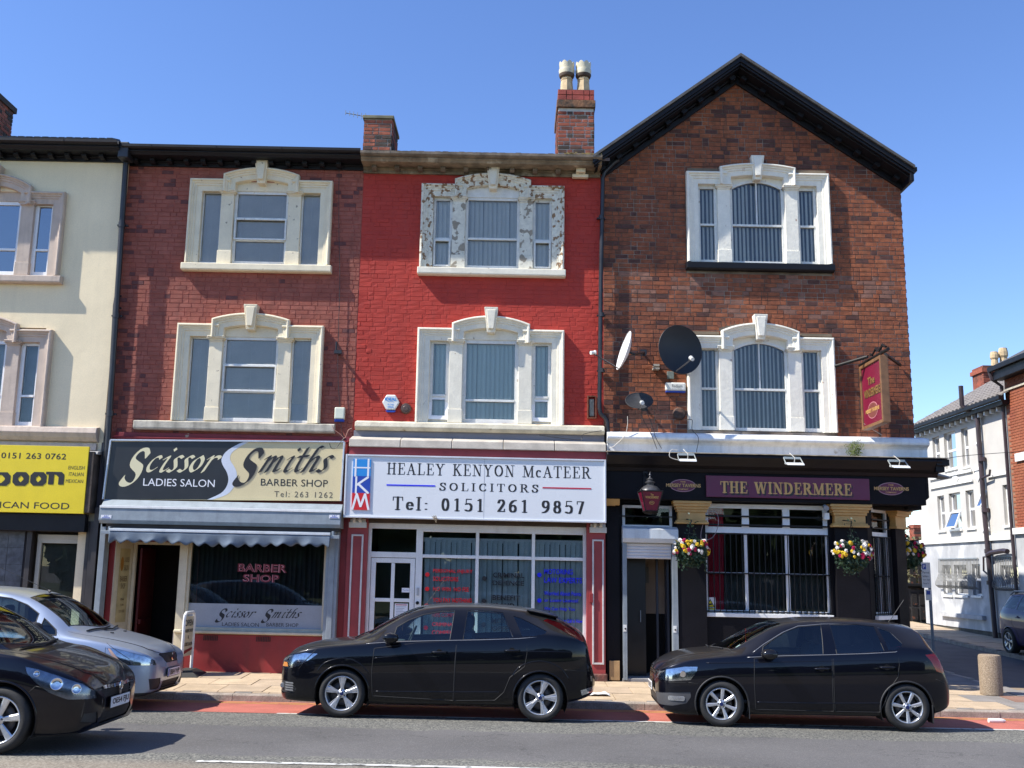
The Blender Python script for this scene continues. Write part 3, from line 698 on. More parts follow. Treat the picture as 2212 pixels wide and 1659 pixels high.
# sign
YS = 18.6
sB = thing('barber_sign', (-5.3, YS, 3.6), 'barber and ladies salon fascia sign, half charcoal and half cream', 'shop sign')
def ZS(zx, zy, Y=YS): return F((350+zx*.33906)*.67770, (1400+zy*.33906)*.67770, Y)
q = [ZS(12, 8), ZS(2205, 25), ZS(2172, 580), ZS(-62, 565)]
MB().prism([q[0], q[1], q[2], q[3]], YS, YS+.1).build('sign_panel', sign_cream, sB)
mid = sm([(1265, 22), (1180, 60), (1090, 120), (1050, 190), (1065, 250), (1100, 310), (1115, 380), (1095, 450), (1040, 510), (915, 568)], 3)
MB().prism([ZS(a, c) for a, c in [(20, 22)]+mid+[(-50, 565)]], YS-.001, YS+.002).build('dark_half', sign_dark, sB)
rt = sm([(1310, 24), (1215, 75), (1145, 130), (1130, 190), (1165, 250), (1192, 310), (1190, 380), (1165, 450), (1100, 520), (965, 568)], 3)
band = [ZS(a, c) for a, c in mid]; band2 = [ZS(a, c) for a, c in rt]
mb = MB()
for i in range(len(band)-1): mb.prism([band[i], band2[i], band2[i+1], band[i+1]], YS-.0018, YS+.002)
mb.build('curved_band', sign_pale, sB)
mb = MB()
def edge(p, q_, w=.028, y0=YS-.03, y1=YS+.09):
    d = Vector((q_[0]-p[0], q_[1]-p[1])).normalized(); n = Vector((-d.y, d.x))*w/2
    mb.prism([(p[0]+n.x, p[1]+n.y), (p[0]-n.x, p[1]-n.y), (q_[0]-n.x, q_[1]-n.y), (q_[0]+n.x, q_[1]+n.y)], y0, y1)
edge(q[0], q[1]); edge(q[1], q[2], y0=YS-.029); edge(q[3], q[0], y0=YS-.029)
mb.build('sign_frame', M('silver sign frame', (.55, .58, .64), .3, metal=.3), sB, bevel=.003)
bigS = [(383, 130), (375, 88), (342, 78), (290, 95), (230, 150), (193, 215), (193, 265), (237, 312), (242, 345), (222, 388), (192, 411), (155, 396), (138, 362), (147, 333), (112, 372), (86, 410), (92, 437), (122, 447), (160, 440), (210, 415), (260, 370), (298, 312), (315, 255), (302, 228), (252, 192), (246, 168), (270, 135), (306, 112), (330, 122), (330, 182), (350, 168)]
X3 = 1/155   # script lower case: unit x-height, drawn upright then slanted
SCR = {'c': [[(.62, .82), (.5, .95), (.25, .8), (.12, .4), (.22, .1), (.42, .06), (.62, .24)]], 'i': [[(.08, .78), (.3, .92), (.22, .5), (.2, .1), (.34, .04), (.5, .2)]],
       's': [[(.55, .86), (.4, .96), (.22, .8), (.34, .5), (.42, .24), (.28, .03), (.08, .12)]], 'o': [[(.4, .95), (.16, .7), (.12, .3), (.3, .04), (.52, .28), (.54, .7), (.38, .95)]],
       'r': [[(.1, .8), (.26, .94), (.2, .5), (.12, .0)], [(.2, .6), (.4, .9), (.62, .92), (.66, .8)]],
       'm': [[(.08, .8), (.22, .94), (.16, .4), (.1, 0)], [(.18, .55), (.38, .9), (.5, .86), (.46, .4), (.4, 0)], [(.5, .55), (.7, .9), (.82, .86), (.78, .4), (.78, .06), (.98, .16)]],
       't': [[(.3, 1.45), (.24, .9), (.2, .3), (.3, .04), (.5, .18)], [(.02, .92), (.55, .97)]], 'h': [[(.5, 1.5), (.34, 1.5), (.26, 1.1), (.18, .5), (.1, 0)], [(.18, .5), (.4, .9), (.55, .84), (.5, .4), (.5, .06), (.68, .16)]]}
def script_word(letters, place, Y, m, parent, dx=0, dz=0, lift=.003, slant=.5):
    vs = []; fs = []
    z = 0
    for ch, xL, wd in letters:
        st = [[(a, b) for a, b in sm(s_, 4)] for s_ in SCR[ch]]
        v, f = nib_verts(st, [(-.075, -.055), (-.05, -.075), (.075, .055), (.05, .075)])
        if ch == 'i': v2, f2 = nib_verts([[(.42, 1.35), (.43, 1.37)]], [(-.1, 0), (0, -.12), (.1, 0), (0, .12)]); f += [[i+len(v) for i in g_] for g_ in f2]; v += v2
        k = len(vs)
        for a, b, c_ in v:
            zx = xL+a*wd+(b-.0)*155*slant+dx; zy = 308-b*155+dz
            X, Z = place(zx, zy); vs.append((X, Y-lift-c_*2.5e-5, Z))
        fs += [[i+k for i in g_] for g_ in f]
    MB().add(vs, fs).build('lettering', m, parent)
w1 = [('c', 318, 160), ('i', 440, 170), ('s', 520, 180), ('s', 622, 180), ('o', 718, 190), ('r', 850, 180)]
w2 = [('m', 1392, 190), ('i', 1605, 165), ('t', 1700, 170), ('h', 1790, 190), ('s', 1925, 190)]
def polyS(off, place, m, parent, Y, lift, dx=0, dz=0):
    P = sm([(a+off+dx, b+dz) for a, b in bigS]+[(bigS[0][0]+off+dx, bigS[0][1]+dz)], 2)[:-1]
    P = [place(a, c) for a, c in P]
    tri = geometry.tessellate_polygon([[Vector((a, c, 0)) for a, c in P]])
    MB().add([(a, Y-lift, c) for a, c in P], [list(t_) for t_ in tri]).build('lettering', m, parent)
polyS(0, ZS, let_cream, sB, YS, .003); script_word(w1, ZS, YS, let_cream, sB)
polyS(1067, ZS, let_shadow, sB, YS, .0022, 12, 14); script_word(w2, ZS, YS, let_shadow, sB, 14, 14, lift=.0021)
polyS(1067, ZS, let_black, sB, YS, .0055); script_word(w2, ZS, YS, let_black, sB, lift=.0052)
def ztext(t_, a, c, y0, y1, m, bold=0, sp=1.0):
    x0, zt_ = ZS(a, y0); x1, _ = ZS(c, y0); _, zb_ = ZS(a, y1)
    place_text('lettering', sans_verts(t_, bold, sp), (x0, x1, zb_, zt_), YS, m, sB, dy=-.0025)
ztext('LADIES SALON', 318, 990, 367, 437, let_white); ztext('BARBER SHOP', 1422, 2052, 370, 436, let_black); ztext('Tel: 263 1262', 1548, 2098, 487, 541, M('grey brown lettering', (.12, .10, .07), .5, var=0), sp=1.25)
# shutter housing, awning, shop front
hx0, hx1 = F(216, 1100, 18.42)[0], F(737, 1100, 18.42)[0]
za_, zb_ = F(216, 1093, 18.42)[1], F(216, 1130, 18.42)[1]
sh = thing('shutter_housing', (-5.3, 18.5, 2.9), 'galvanised roller shutter housing below the barber sign', 'shutter')
MB().prismx([(YS+.1, za_+.13), (YS-.02, za_+.13), (18.45, za_+.01), (18.45, za_-.012), (18.40, za_-.02), (18.39, zb_+.06), (18.44, zb_), (YS+.2, zb_)], hx0, hx1).build('housing', steel, sh, bevel=.006)
MB().box(hx0+.005, hx1-.005, 18.385, 18.45, za_-.03, za_+.012).build('white_trim', white_paint, sh, bevel=.003)
for px in (218, 711):
    a, z_ = F(px, 1112, 18.38); c, z2 = F(px+22, 1120, 18.38)
    s_ = MB().box(a, c, 18.386, 18.3895, z2, z_).build('maker_sticker', let_white, sh)
    place_text('lettering', sans_verts('A.B.C', .02), (a+.05, c-.05, z2+.025, z_-.004), 18.386, deep_blue, s_, dy=-.001); MB().box(a+.02, c-.02, 18.3845, 18.386, z2+.008, z2+.018).build('print_line', deep_blue, s_)
MB().box(hx0+.03, hx1-.03, 18.5, 18.75, zb_-.06, zb_).build('housing_underside', M('rusty gap', (.06, .05, .045), .8, var=.4), sh)
aw = thing('shop_awning', (-5.3, 18.3, 2.6), 'folded blue grey fabric awning with scalloped edge over the barber window', 'awning')
YW = 18.3; ax0, ax1 = F(236, 1150, YW)[0], F(714, 1150, YW)[0]; at = F(236, 1141, YW)[1]
MB().box(ax0, ax1, YW-.02, YW+.03, at-.045, at).build('front_bar', pale_steel, aw, bevel=.006)
MB().prismx([(YW+.03, at), (YW+.24, at+.03), (YW+.24, at-.06), (YW+.03, at-.02)], ax0+.02, ax1-.02).build('folded_fabric', blue_fabric, aw)
mb = MB(); n = 200; sc = 17.0
for i in range(n+1):
    t = i/n; x = ax0+(ax1-ax0)*t; low = .175+.05*(abs(sin(pi*sc*t))) if False else .20+.028*cos(2*pi*sc*t)
    for k in range(6):
        f = k/5; y = YW-.005+(.035*sin(2*pi*sc*t*.5+.6)+.02*sin(31*t))*f*f-.03*f
        mb.v.append((x, y, at-.045-low*f*(1-.1*sin(9*t))))
for i in range(n):
    for k in range(5): a = i*6+k; mb.f.append([a, a+1, a+7, a+6]); mb.m.append(0)
o = mb.build('valance', blue_fabric, aw, smooth=True); md = o.modifiers.new('so', 'SOLIDIFY'); md.thickness = .004
for x, sg in ((ax0, -1), (ax1, 1)): MB().box(x-sg*.02, x+sg*.16, YW+.0, YW+.07, at-.1, at-.04).box(x+sg*.01, x+sg*.05, YW+.05, YW+.5, at-.05, at+.03).build('awning_arm', steel, aw, bevel=.005)
# shopfront
def pxX(px, py, Y=YF): return F(px, py, Y)[0]
sf = bB; zwt = 2.76
X0 = -7.38
MB().box(-7.64, -7.42, 18.72, 19.1, .12, 4.2).build('end_pier', M('dark end pier', (.05, .04, .045), .7), bB)
MB().box(-7.44, -7.34, 18.5, 18.72, .12, 2.75).build('shutter_guide', steel, bB, bevel=.006)
MB().box(-7.36, -7.26, YF-.12, YF+.02, .12, 2.75).build('shopfront_pilaster', red_paint, bB, bevel=.008)
# recessed entrance with splayed wall
ent = MB(); ent.prismz([(-7.27, YF-.1), (-7.16, YF+.55), (-7.13, YF+.5), (-7.24, YF-.1)], .12, 2.72)
pn = ent.build('entrance_side_panel', cream_paint, bB)
def side(u, v, off=.012):   # along splayed panel: u 0..1, v height
    a = Vector((-7.24, YF-.1)); c = Vector((-7.13, YF+.5)); p = a.lerp(c, u); nn = Vector((.98, -.18))*off
    return (p.x+nn.x, p.y+nn.y, v)
def sidequad(u0, u1, z0, z1, off): return [side(u0, z0, off), side(u1, z0, off), side(u1, z1, off), side(u0, z1, off)]
po = MB().add(sidequad(.22, .78, .95, 2.28, .006), [(0, 1, 2, 3)]).build('door_poster', M('faded yellow poster', (.50, .40, .20), .6, var=.2, vs=5), pn)
for (t_, u0, u1, z0, z1) in (('LADIES', .48, .74, 2.03, 2.12), ('SALON', .48, .72, 1.88, 1.98), ('BARBER', .3, .7, 1.68, 1.78), ('SHOP', .38, .62, 1.55, 1.65), ('OPEN 9AM', .4, .6, 1.34, 1.38), ('TO 6PM', .42, .6, 1.24, 1.28), ('7 DAYS A WEEK', .36, .68, 1.12, 1.17)):
    vs, fs = sans_verts(t_, .01); ax = min(v[0] for v in vs); bx = max(v[0] for v in vs); az = min(v[1] for v in vs); bz = max(v[1] for v in vs)
    MB().add([side(u0+(v[0]-ax)/(bx-ax)*(u1-u0), z0+(v[1]-az)/(bz-az)*(z1-z0), .009) for v in vs], fs).build('lettering', M('brown print', (.16, .10, .04), .6, var=0), po)
MB().add([side(.36+.09*cos(a), 2.0+.13*sin(a), .008) for a in [2*pi*k/14 for k in range(14)]], [list(range(14))]).build('head_emblem', M('amber print', (.35, .15, .02), .6, var=0), po)
YD = YF+.5
fd = MB(); frame(fd, -7.13, -5.98, .12, 2.42, .055, YD-.05, YD+.03)
fr = fd.build('door_frame', cream_paint, bB, bevel=.006)
MB().box(-7.13, -5.98, YD-.04, YD+.0, 2.42, 2.75).build('door_header', red_paint, bB)
MB().box(-6.08, -5.93, YF-.1, YD+.05, .12, 2.72).build('window_mullion', cream_paint, bB, bevel=.006)
mb = MB(); mb.box(-7.05, -7.01, YD+.1, YD+.85, .15, 2.3); mb.box(-7.01, -6.97, YD+.15, YD+.7, .9, .98); mb.box(-6.18, -6.12, YD+.8, YD+.86, .15, 2.3)
mb.build('open_door', M('dark red door', (.10, .012, .012), .4), bB)
MB().box(-7.25, -5.9, YF+.1, YF+2.4, .10, .14).build('shop_floor', M('dark floor', (.03, .025, .025), .6), bB)
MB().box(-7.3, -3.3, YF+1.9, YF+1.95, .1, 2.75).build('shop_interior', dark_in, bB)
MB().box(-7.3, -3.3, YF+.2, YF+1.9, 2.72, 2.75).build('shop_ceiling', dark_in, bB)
wx0, wx1 = -5.93, -3.40; wz0, wz1 = .86, 2.5
mb = MB(); frame(mb, wx0, wx1, wz0, wz1+.2, .05, YF-.06, YF+.04); wn = mb.build('shop_window', cream_paint, bB, bevel=.005)
MB().prismx([(YF-.1, wz0-.06), (YF-.15, wz0-.05), (YF-.15, wz0-.01), (YF-.1, wz0+.004), (YF, wz0+.004), (YF, wz0-.08)], -6.08, wx1+.03).build('shop_sill', cream_paint, bB, bevel=.006)
MB().box(wx0+.04, wx1-.04, YF-.01, YF-.002, wz0+.04, wz1+.16).build('glass_pane', g_shop, wn)
fz0, fz1 = wz0+.05, 1.33
MB().box(wx0+.05, wx1-.05, YF-.0125, YF-.0105, fz0, fz1).build('frosted_strip', frosted, wn)
vblinds(wn, wx0+.05, wx1-.05, 1.3, 2.7, YF+.12, M('black blind fabric', (.02, .021, .023), .7, var=.2), .09, .085, 25)
for bold, mm_, dy, e in ((.03, let_pink, -.0125, .012), (0.002, let_dkred, -.014, 0)):
    text('BARBER', 514, 621, 1217, 1235, YF, mm_, wn, bold=bold, dy=dy); text('SHOP', 525, 604, 1240, 1257, YF, mm_, wn, bold=bold, dy=dy)
def ZW(zx, zy):       # same lettering, smaller, on the frosted strip
    k = .0001; px = 465+(zx-90)*(650-465)/(2080-90)*1.0; py = 1312+(zy-60)*.085+(px-465)*.012
    return F(px, py, YF)
for fn_ in (lambda a: None,):
    polyS(0, ZW, let_black, wn, YF, .0145); script_word(w1, ZW, YF, let_black, wn, lift=.0145)
    polyS(1067, ZW, let_black, wn, YF, .0145); script_word(w2, ZW, YF, let_black, wn, lift=.0145)
text('LADIES SALON', 480, 560, 1344, 1352, YF, let_black, wn, dy=-.0145); text('BARBER SHOP', 576, 645, 1345, 1353, YF, let_black, wn, dy=-.0145)
MB().box(-5.93, -3.38, YF-.08, YF+.1, .10, wz0-.07).build('stall_riser', red_paint, bB, bevel=.006)
for x in (-5.55, -4.6):
    v = MB()
    for k in range(9): v.box(x+k*.03, x+k*.03+.015, YF-.09, YF-.078, .68, .77)
    v.build('air_vent', M('dark vent', (.05, .02, .02), .8), bB)
MB().box(-6.1, -5.93, YF-.09, YF+.5, .1, wz0-.06).build('entrance_plinth', M('grey plinth', (.3, .27, .27), .8, var=.2), bB)
MB().box(-3.38, -3.16, 18.62, YF+.02, .12, 2.75).box(-3.32, -3.22, 18.6, 18.62, .12, 2.75).build('shutter_guide', steel, bB, bevel=.006)
MB().box(-3.16, -3.03, 18.8, YF+.02, .12, 4.2).build('party_pilaster', red_paint, bB)
MB().box(-3.1, -3.0, YF-.05, YF+.1, 2.9, 4.3).box(-7.42, -7.2, 18.72, YF+.1, 2.7, 4.2).box(-7.2, -3.1, 18.75, YF+.1, 2.75, 4.27).build('fascia_backing', red_paint, bB)
# ================================================================ RED BUILDING (solicitors)
bC = thing('red_painted_solicitors_building', (-.7, YF, .14), 'bright red painted brick building with white stone windows above the solicitors office', 'building')
xC0, xC1 = -3.03, 1.66
hC = [whole(-.49, 7.74, 1.44, 1.9), whole(-.48, 4.72, 1.6, 2.05), (-2.68, 1.33, -.2, 2.78)]
wC = shell('wall', xC0, xC1, YF, 27, .1, 9.78, mortar_c, bC, hC)
hb = [(-1.88, .9, 7.56, 9.42), (-1.23, .25, 9.3, 9.6), (-1.88, .92, 4.6, 6.5), (-1.2, .24, 6.4, 6.7), (xC0, xC1, 0, 4.56)]
brick_face(wC, xC0+.005, xC1-.02, 4.56, 9.66, YF, brick_c, holes=hb, centre=(-.7, 6.6), joint=.007, jx=.008, d=.0028)
mC = M('weathered cornice stone', (.24, .19, .13), .9, var=.5, vs=5, col2=(.46, .40, .30), mask=(2.6, .55, .62), bump=.5, bs=20, streak=.4)
cornice(bC, xC0, 1.60, YF, 9.62, mC, proj=.44, pitch=.447, gm=gutter_grey, brm=gutter_grey)
MB().box(1.05, 1.36, YF-.14, YF-.03, 9.58, 9.65).box(1.12, 1.30, YF-.24, YF-.05, 9.65, 9.74).build('cornice_repair_block', stone_b, bC, bevel=.01)
roof(bC, xC0, 1.75, YF-.44, 9.86, tile_mat, yr=23.5, slope=.36)
o = MB()
random.seed(3)
for i in range(160):
    x = random.uniform(.85, 1.6); y = random.uniform(18.36, 18.6); a = random.uniform(0, pi); l = random.uniform(.02, .07)
    o.box(x, x+l, y, y+.006, 9.87+random.uniform(0, .05), 9.885+random.uniform(0, .05))
o.build('dry_moss', moss, bC, kind='stuff')
venetian(bC, -.49, 7.74, YF, stone_peel, 'C1', 1.67, 1.42, 1.90, pil=stone_grey, label='upper window with badly peeling paint', sillm=stone_c, sill=(1.42, .17))
venetian(bC, -.48, 4.73, YF, stone_c, 'C2', 1.80, 1.58, 2.05, label='lower off white stone window with plastic frames', sill=None)
MB().prismx([(YF+.02, 4.74), (YF-.2, 4.69), (YF-.22, 4.6), (YF-.16, 4.54), (YF+.02, 4.54)], -2.97, 1.66).build('string_course', M('flaking cream stone', (.66, .60, .46), .85, var=.25, vs=4, col2=(.34, .24, .12), mask=(3, .62, .68), bump=.6, bs=14), bC, bevel=.012)
MB().box(-3.0, 1.66, YF-.1, YF+.02, 4.40, 4.54).build('fascia_recess', M('blue grey recess board', (.2, .2, .23), .8), bC)  # even blue grey board between the string course and the coping
for i in range(5):
    a = -3.03+i*.94; MB().prismx([(YF-.08, 4.43), (YF-.40, 4.34), (YF-.42, 4.20), (YF-.08, 4.2)], a+.004, a+.935).build('fascia_coping', M('dusty coping stone', (.50, .45, .38), .9, var=.25, vs=4, bump=.4), bC, bevel=.01)
MB().box(-3.03, 1.67, YF-.36, YF+.02, 4.05, 4.2).build('fascia_board', M('plum red fascia', (.25, .03, .035), .5, var=.2), bC)
YH = 18.46
sC = thing('solicitors_sign', (-.7, YH, 3.5), 'white solicitors fascia sign with three letter block logo and telephone number', 'shop sign')
q = [F(747, 983, YH), F(1308, 990, YH), F(1308, 1125, YH), F(742, 1116, YH)]
MB().box(q[3][0]+.01, q[1][0], YH, YH+.09, q[3][1], q[0][1]).build('sign_panel', sign_white, sC)
mb = MB(); frame(mb, q[3][0], q[1][0]+.01, q[3][1]-.015, q[0][1]+.015, .032, YH-.025, YH+.1); mb.build('sign_frame', M('white metal frame', (.62, .64, .68), .35, metal=.1), sC, bevel=.006)
MB().box(q[3][0], q[1][0], YH+.1, YF, 2.95, 4.08).build('sign_backing', M('dark backing', (.04, .03, .03), .8), sC)
xm = F(1046, 1050, YH)[0]; MB().box(xm-.002, xm+.002, YH-.002, YH+.01, q[3][1], q[0][1]).build('panel_joint', M('grey joint', (.25, .26, .28), .6, var=0), sC)
text('HEALEY KENYON McATEER', 836, 1277, 999, 1025, YH, let_black, sC, kind='serif', hx=.068, hz=.03, track=.1)
text('SOLICITORS', 949, 1163, 1042, 1060, YH, let_black, sC, kind='serif', hx=.075, hz=.03, track=.24)
text('Tel: 0151 261 9857', 848, 1262, 1072, 1102, YH, let_black, sC, kind='serif', hx=.085, hz=.035, track=.18)
for a, c, y, m_ in ((835, 940, 1047.5, let_blue), (1172, 1277, 1053.5, M('rule red', (.5, .02, .05), .4, var=0))):
    x0, z0 = F(a, y, YH); x1, _ = F(c, y, YH); MB().box(x0, x1, YH-.004, YH+.001, z0-.012, z0+.012).build('rule_line', m_, sC)
lx0, lz1 = F(764, 992, YH); lx1 = F(802, 992, YH)[0]; lz0 = F(760, 1101, YH)[1]; hh = (lz1-lz0)/3
for i, (ch, m_) in enumerate((('M', bright_red), ('K', deep_blue), ('H', sky_blue))):
    blk_ = MB().box(lx0, lx1, YH-.018, YH, lz0+hh*i, lz0+hh*(i+1)-.001).build('logo_block', m_, sC)
    a, c = lx0+.025, lx1-.025; z0, z1 = lz0+hh*i+(.0), lz0+hh*(i+1)-(0 if i else 0)
    w_ = c-a
    st = {'H': [[(a+.02, z0), (a+.02, z1)], [(c-.02, z0), (c-.02, z1)], [(a, (z0+z1)/2), (c, (z0+z1)/2)]],
          'K': [[(a+.04, z0), (a+.04, z1-.02)], [(a+.05, z0+.14), (c-.02, z1-.02)], [(a+.08, z0+.16), (c-.01, z0)]],
          'M': [[(a-.01, z0+.01), (a+.06, z1-.02)], [(a+.06, z1-.02), ((a+c)/2, z0+.06)], [((a+c)/2, z0+.06), (c-.06, z1-.02)], [(c-.06, z1-.02), (c+.01, z0+.01)]]}[ch]
    vs, fs = nib_verts(st, [(-.017, -.012), (.017, -.012), (.017, .012), (-.017, .012)])
    MB().add([(v[0], YH-.020-v[2]*5e-5, v[1]) for v in vs], fs).build('lettering', let_white, blk_)
random.seed(5)
mb = MB(); kx, kz = F(1385*.6777, 1650*.6777, YH-.02)
for i in range(7): mb.tube([(kx+random.uniform(-.02, .02), YH-.03, kz+random.uniform(-.02, .03)), (kx+random.uniform(-.05, .05), YH-.04, kz+random.uniform(-.05, .04)), (kx+random.uniform(-.01, .05), YH-.04, kz-random.uniform(.02, .1))], .004, 5)
mb.build('frayed_rope', M('old rope', (.35, .27, .17), .9), sC, kind='stuff')
# pilasters
for (a, c, lab) in ((-3.03, -2.66, None), (1.33, 1.67, None)):
    p = MB(); p.box(a, c, YF-.16, YF+.02, .14, 2.95); pl = p.build('shopfront_pilaster', rose_paint, bC, bevel=.006)
    t = MB(); aa, cc = (a+.08, a+.30) if a < 0 else (a+.1, c-.03)
    frame(t, aa, cc, .42 if a > 0 else .30, 2.62, .03, YF-.185, YF-.155); t.build('raised_moulding', M('pale moulding', (.60, .58, .56), .5, var=.15, vs=9), pl, bevel=.004)
    cp = MB(); cp.box(aa-.05, cc+.05, YF-.22, YF-.1, 2.74, 2.84); cp.box(aa-.03, cc+.03, YF-.2, YF-.1, 2.84, 2.9)
    for k in (0, 1): cp.prismx([(YF-.17, 2.82), (YF-.27, 2.86), (YF-.27, 2.93), (YF-.17, 2.93)], aa+.02+k*.11, aa+.07+k*.11)
    cp.build('pilaster_capital', M('pale capital', (.62, .60, .55), .6, var=.15), pl, bevel=.005)
MB().box(1.35, 1.7, YF-.2, YF+.1, .1, .26).build('broken_plinth', M('crumbling plinth', (.22, .08, .06), .9, var=.5, vs=15, bump=.8, bs=25, col2=(.1, .07, .06)), bC, bevel=.02)
mb = MB(); Yg = YF-.02
zf0, zf1 = .14, 2.80
for (a, c, z0, z1) in ((-2.66, 1.33, 2.74, 2.84), (-2.66, -2.60, .14, 2.74), (-1.78, -1.66, .14, 2.74), (-.69, -.63, .6, 2.74), (.335, .395, .6, 2.74), (1.27, 1.33, .6, 2.74), (-1.66, -.69, 2.23, 2.29), (-.63, .335, 2.23, 2.29), (.395, 1.27, 2.23, 2.29), (-2.60, -1.78, 2.22, 2.32), (-1.66, 1.33, .52, .6), (-1.66, -.69, 2.70, 2.74), (-.63, .335, 2.70, 2.74), (.395, 1.27, 2.7, 2.74)):
    mb.box(a, c, Yg-.03, Yg+.05, z0, z1)
fC = mb.build('shopfront_frame', white_paint, bC, bevel=.005)
MB().box(-2.7, 1.36, YF-.12, YF+.1, 2.845, 2.95).build('shutter_slot', M('brown shutter slot', (.09, .06, .045), .7, var=.4), bC)
MB().box(-1.66, 1.33, Yg-.02, Yg+.06, .1, .52).build('stall_riser', rose_paint, bC)
d = MB(); frame(d, -2.59, -1.79, .16, 2.21, .085, Yg-.02, Yg+.03); dm = (-2.59-1.79)/2
d.box(dm-.032, dm+.032, Yg-.018, Yg+.028, .25, 2.12); 
for z in (1.46, .82): d.box(-2.505, dm-.032, Yg-.017, Yg+.027, z-.032, z+.032); d.box(dm+.032, -1.875, Yg-.017, Yg+.027, z-.032, z+.032)
dr = d.build('door', white_paint, bC, bevel=.004)
MB().box(-2.51, -1.87, Yg+.005, Yg+.012, .24, 2.14).build('glass_pane', g_shop, dr)
n0 = MB().box(-2.14, -1.90, Yg+.0, Yg+.004, .98, 1.40).build('door_notice', let_white, dr)
MB().box(-2.12, -1.92, Yg-.003, Yg-.001, 1.37, 1.385).box(-2.12, -1.92, Yg-.003, Yg-.001, .995, 1.01).build('notice_border', M('notice red', (.5, .08, .1), .5, var=0), n0)
for k in range(12): MB().box(-2.11, -1.93-.03*(k % 3), Yg-.003, Yg-.001, 1.34-.028*k, 1.348-.028*k).build('print_line', M('grey print', (.35, .35, .38), .5, var=0), n0)
n1 = MB().box(-2.02, -1.88, Yg, Yg+.004, 1.60, 1.68).build('door_sticker', let_white, dr)
place_text('lettering', sans_verts('Please Ring'), (-2.0, -1.9, 1.63, 1.65), Yg, deep_blue, n1, dy=-.003)
MB().tube([(-1.85, Yg-.07, 1.05), (-1.85, Yg-.07, 1.25)], .012).box(-1.87, -1.83, Yg-.07, Yg-.02, 1.05, 1.25).build('door_handle', steel, dr)
MB().box(-1.745, -1.705, Yg-.06, Yg-.03, 1.55, 1.69).build('intercom', M('grey intercom', (.45, .46, .48), .4), bC, bevel=.004)
MB().lathe([(0, -.03), (.03, -.03), (.03, 0)], (-1.725, Yg-.03, 1.42), 'y', 12).build('lock_escutcheon', black_metal, bC)
for (a, c) in ((-1.67, -.68), (-.64, .34), (.39, 1.28)): MB().box(a, c, Yg+.01, Yg+.016, .58, 2.72).build('glass_pane', g_shop, fC)
MB().box(-2.61, -1.77, Yg+.01, Yg+.016, 2.31, 2.75).build('glass_pane', g_shop, fC)
MB().box(-1.66, 1.3, Yg+.09, Yg+.12, 2.52, 2.60).build('blind_rail', white_plastic, fC)
vblinds(fC, -1.62, 1.28, .62, 2.56, Yg+.07, blind_dull, .095, .092, 17)
MB().box(-2.7, 1.36, YF+1.6, YF+1.65, .1, 2.95).build('office_interior', M('office back', (.12, .15, .14), .9), bC)
# window lettering
def wtext(t_, a, c, y0, y1, m_, b=.02): text(t_, a, c, y0, y1, Yg, m_, fC, bold=b, dy=-.002)
def dot(px, py, m_):
    x, z = F(px, py, Yg); MB().lathe([(0, -.003), (.041, -.003), (.041, 0)], (x, Yg, z), 'y', 16).build('bullet_dot', m_, fC)
s_ = 900/2133*.6777
W3 = lambda a: (1050*.6777+a*s_); W3y = lambda a: 1600*.6777+a*s_
for t_, a, c, y0, y1 in (('PERSONAL INJURY', 783, 1083, 505, 540), ('SOLICITORS', 783, 975, 562, 597), ('NO WIN  NO FEE', 783, 1055, 640, 672), ('YOU PAY NOTHING', 780, 1075, 722, 757), ('REGARDLESS', 780, 1060, 770, 800), ('100% COMPENSATION', 775, 1083, 836, 868), ('CRIMINAL INJURY', 775, 1083, 908, 945), ('COMPENSATION', 773, 1083, 968, 1003)): wtext(t_, W3(a), W3(c), W3y(y0), W3y(y1), let_red)
for a, y in ((740, 548), (738, 657), (733, 783), (728, 950)): dot(W3(a), W3y(y), let_red)
for t_, a, c, y0, y1 in (('CRIMINAL', 1235, 1473, 532, 570), ('DEFENCE', 1233, 1470, 592, 628), ('BENEFIT', 1232, 1440, 703, 740), ('FRAUD', 1230, 1398, 762, 800), ('MOTORING', 1228, 1480, 878, 916), ('OFFENCES', 1228, 1490, 936, 972)): wtext(t_, W3(a), W3(c), W3y(y0), W3y(y1), let_black)
for a, y in ((1171, 577), (1168, 747), (1165, 925)): dot(W3(a), W3y(y), let_black)
for t_, a, c, y0, y1 in (('MOTORING', 1622, 1838, 505, 545), ('LAW EXPERTS', 1622, 1908, 568, 610), ('Worried About Points', 1622, 1902, 672, 705), ('or Losing Licence?', 1622, 1880, 728, 762), ('We Can Help You', 1622, 1855, 792, 825), ('Phone or Call In Now', 1700, 1912, 882, 910)): wtext(t_, W3(a), W3(c), W3y(y0), W3y(y1), let_blue)
for a, y in ((1586, 551), (1586, 745)): dot(W3(a), W3y(y), let_blue)
MB().box(1.38, 1.44, YF-.2, YF-.16, 1.5, 1.66).build('key_box', red_paint, bC, bevel=.004)
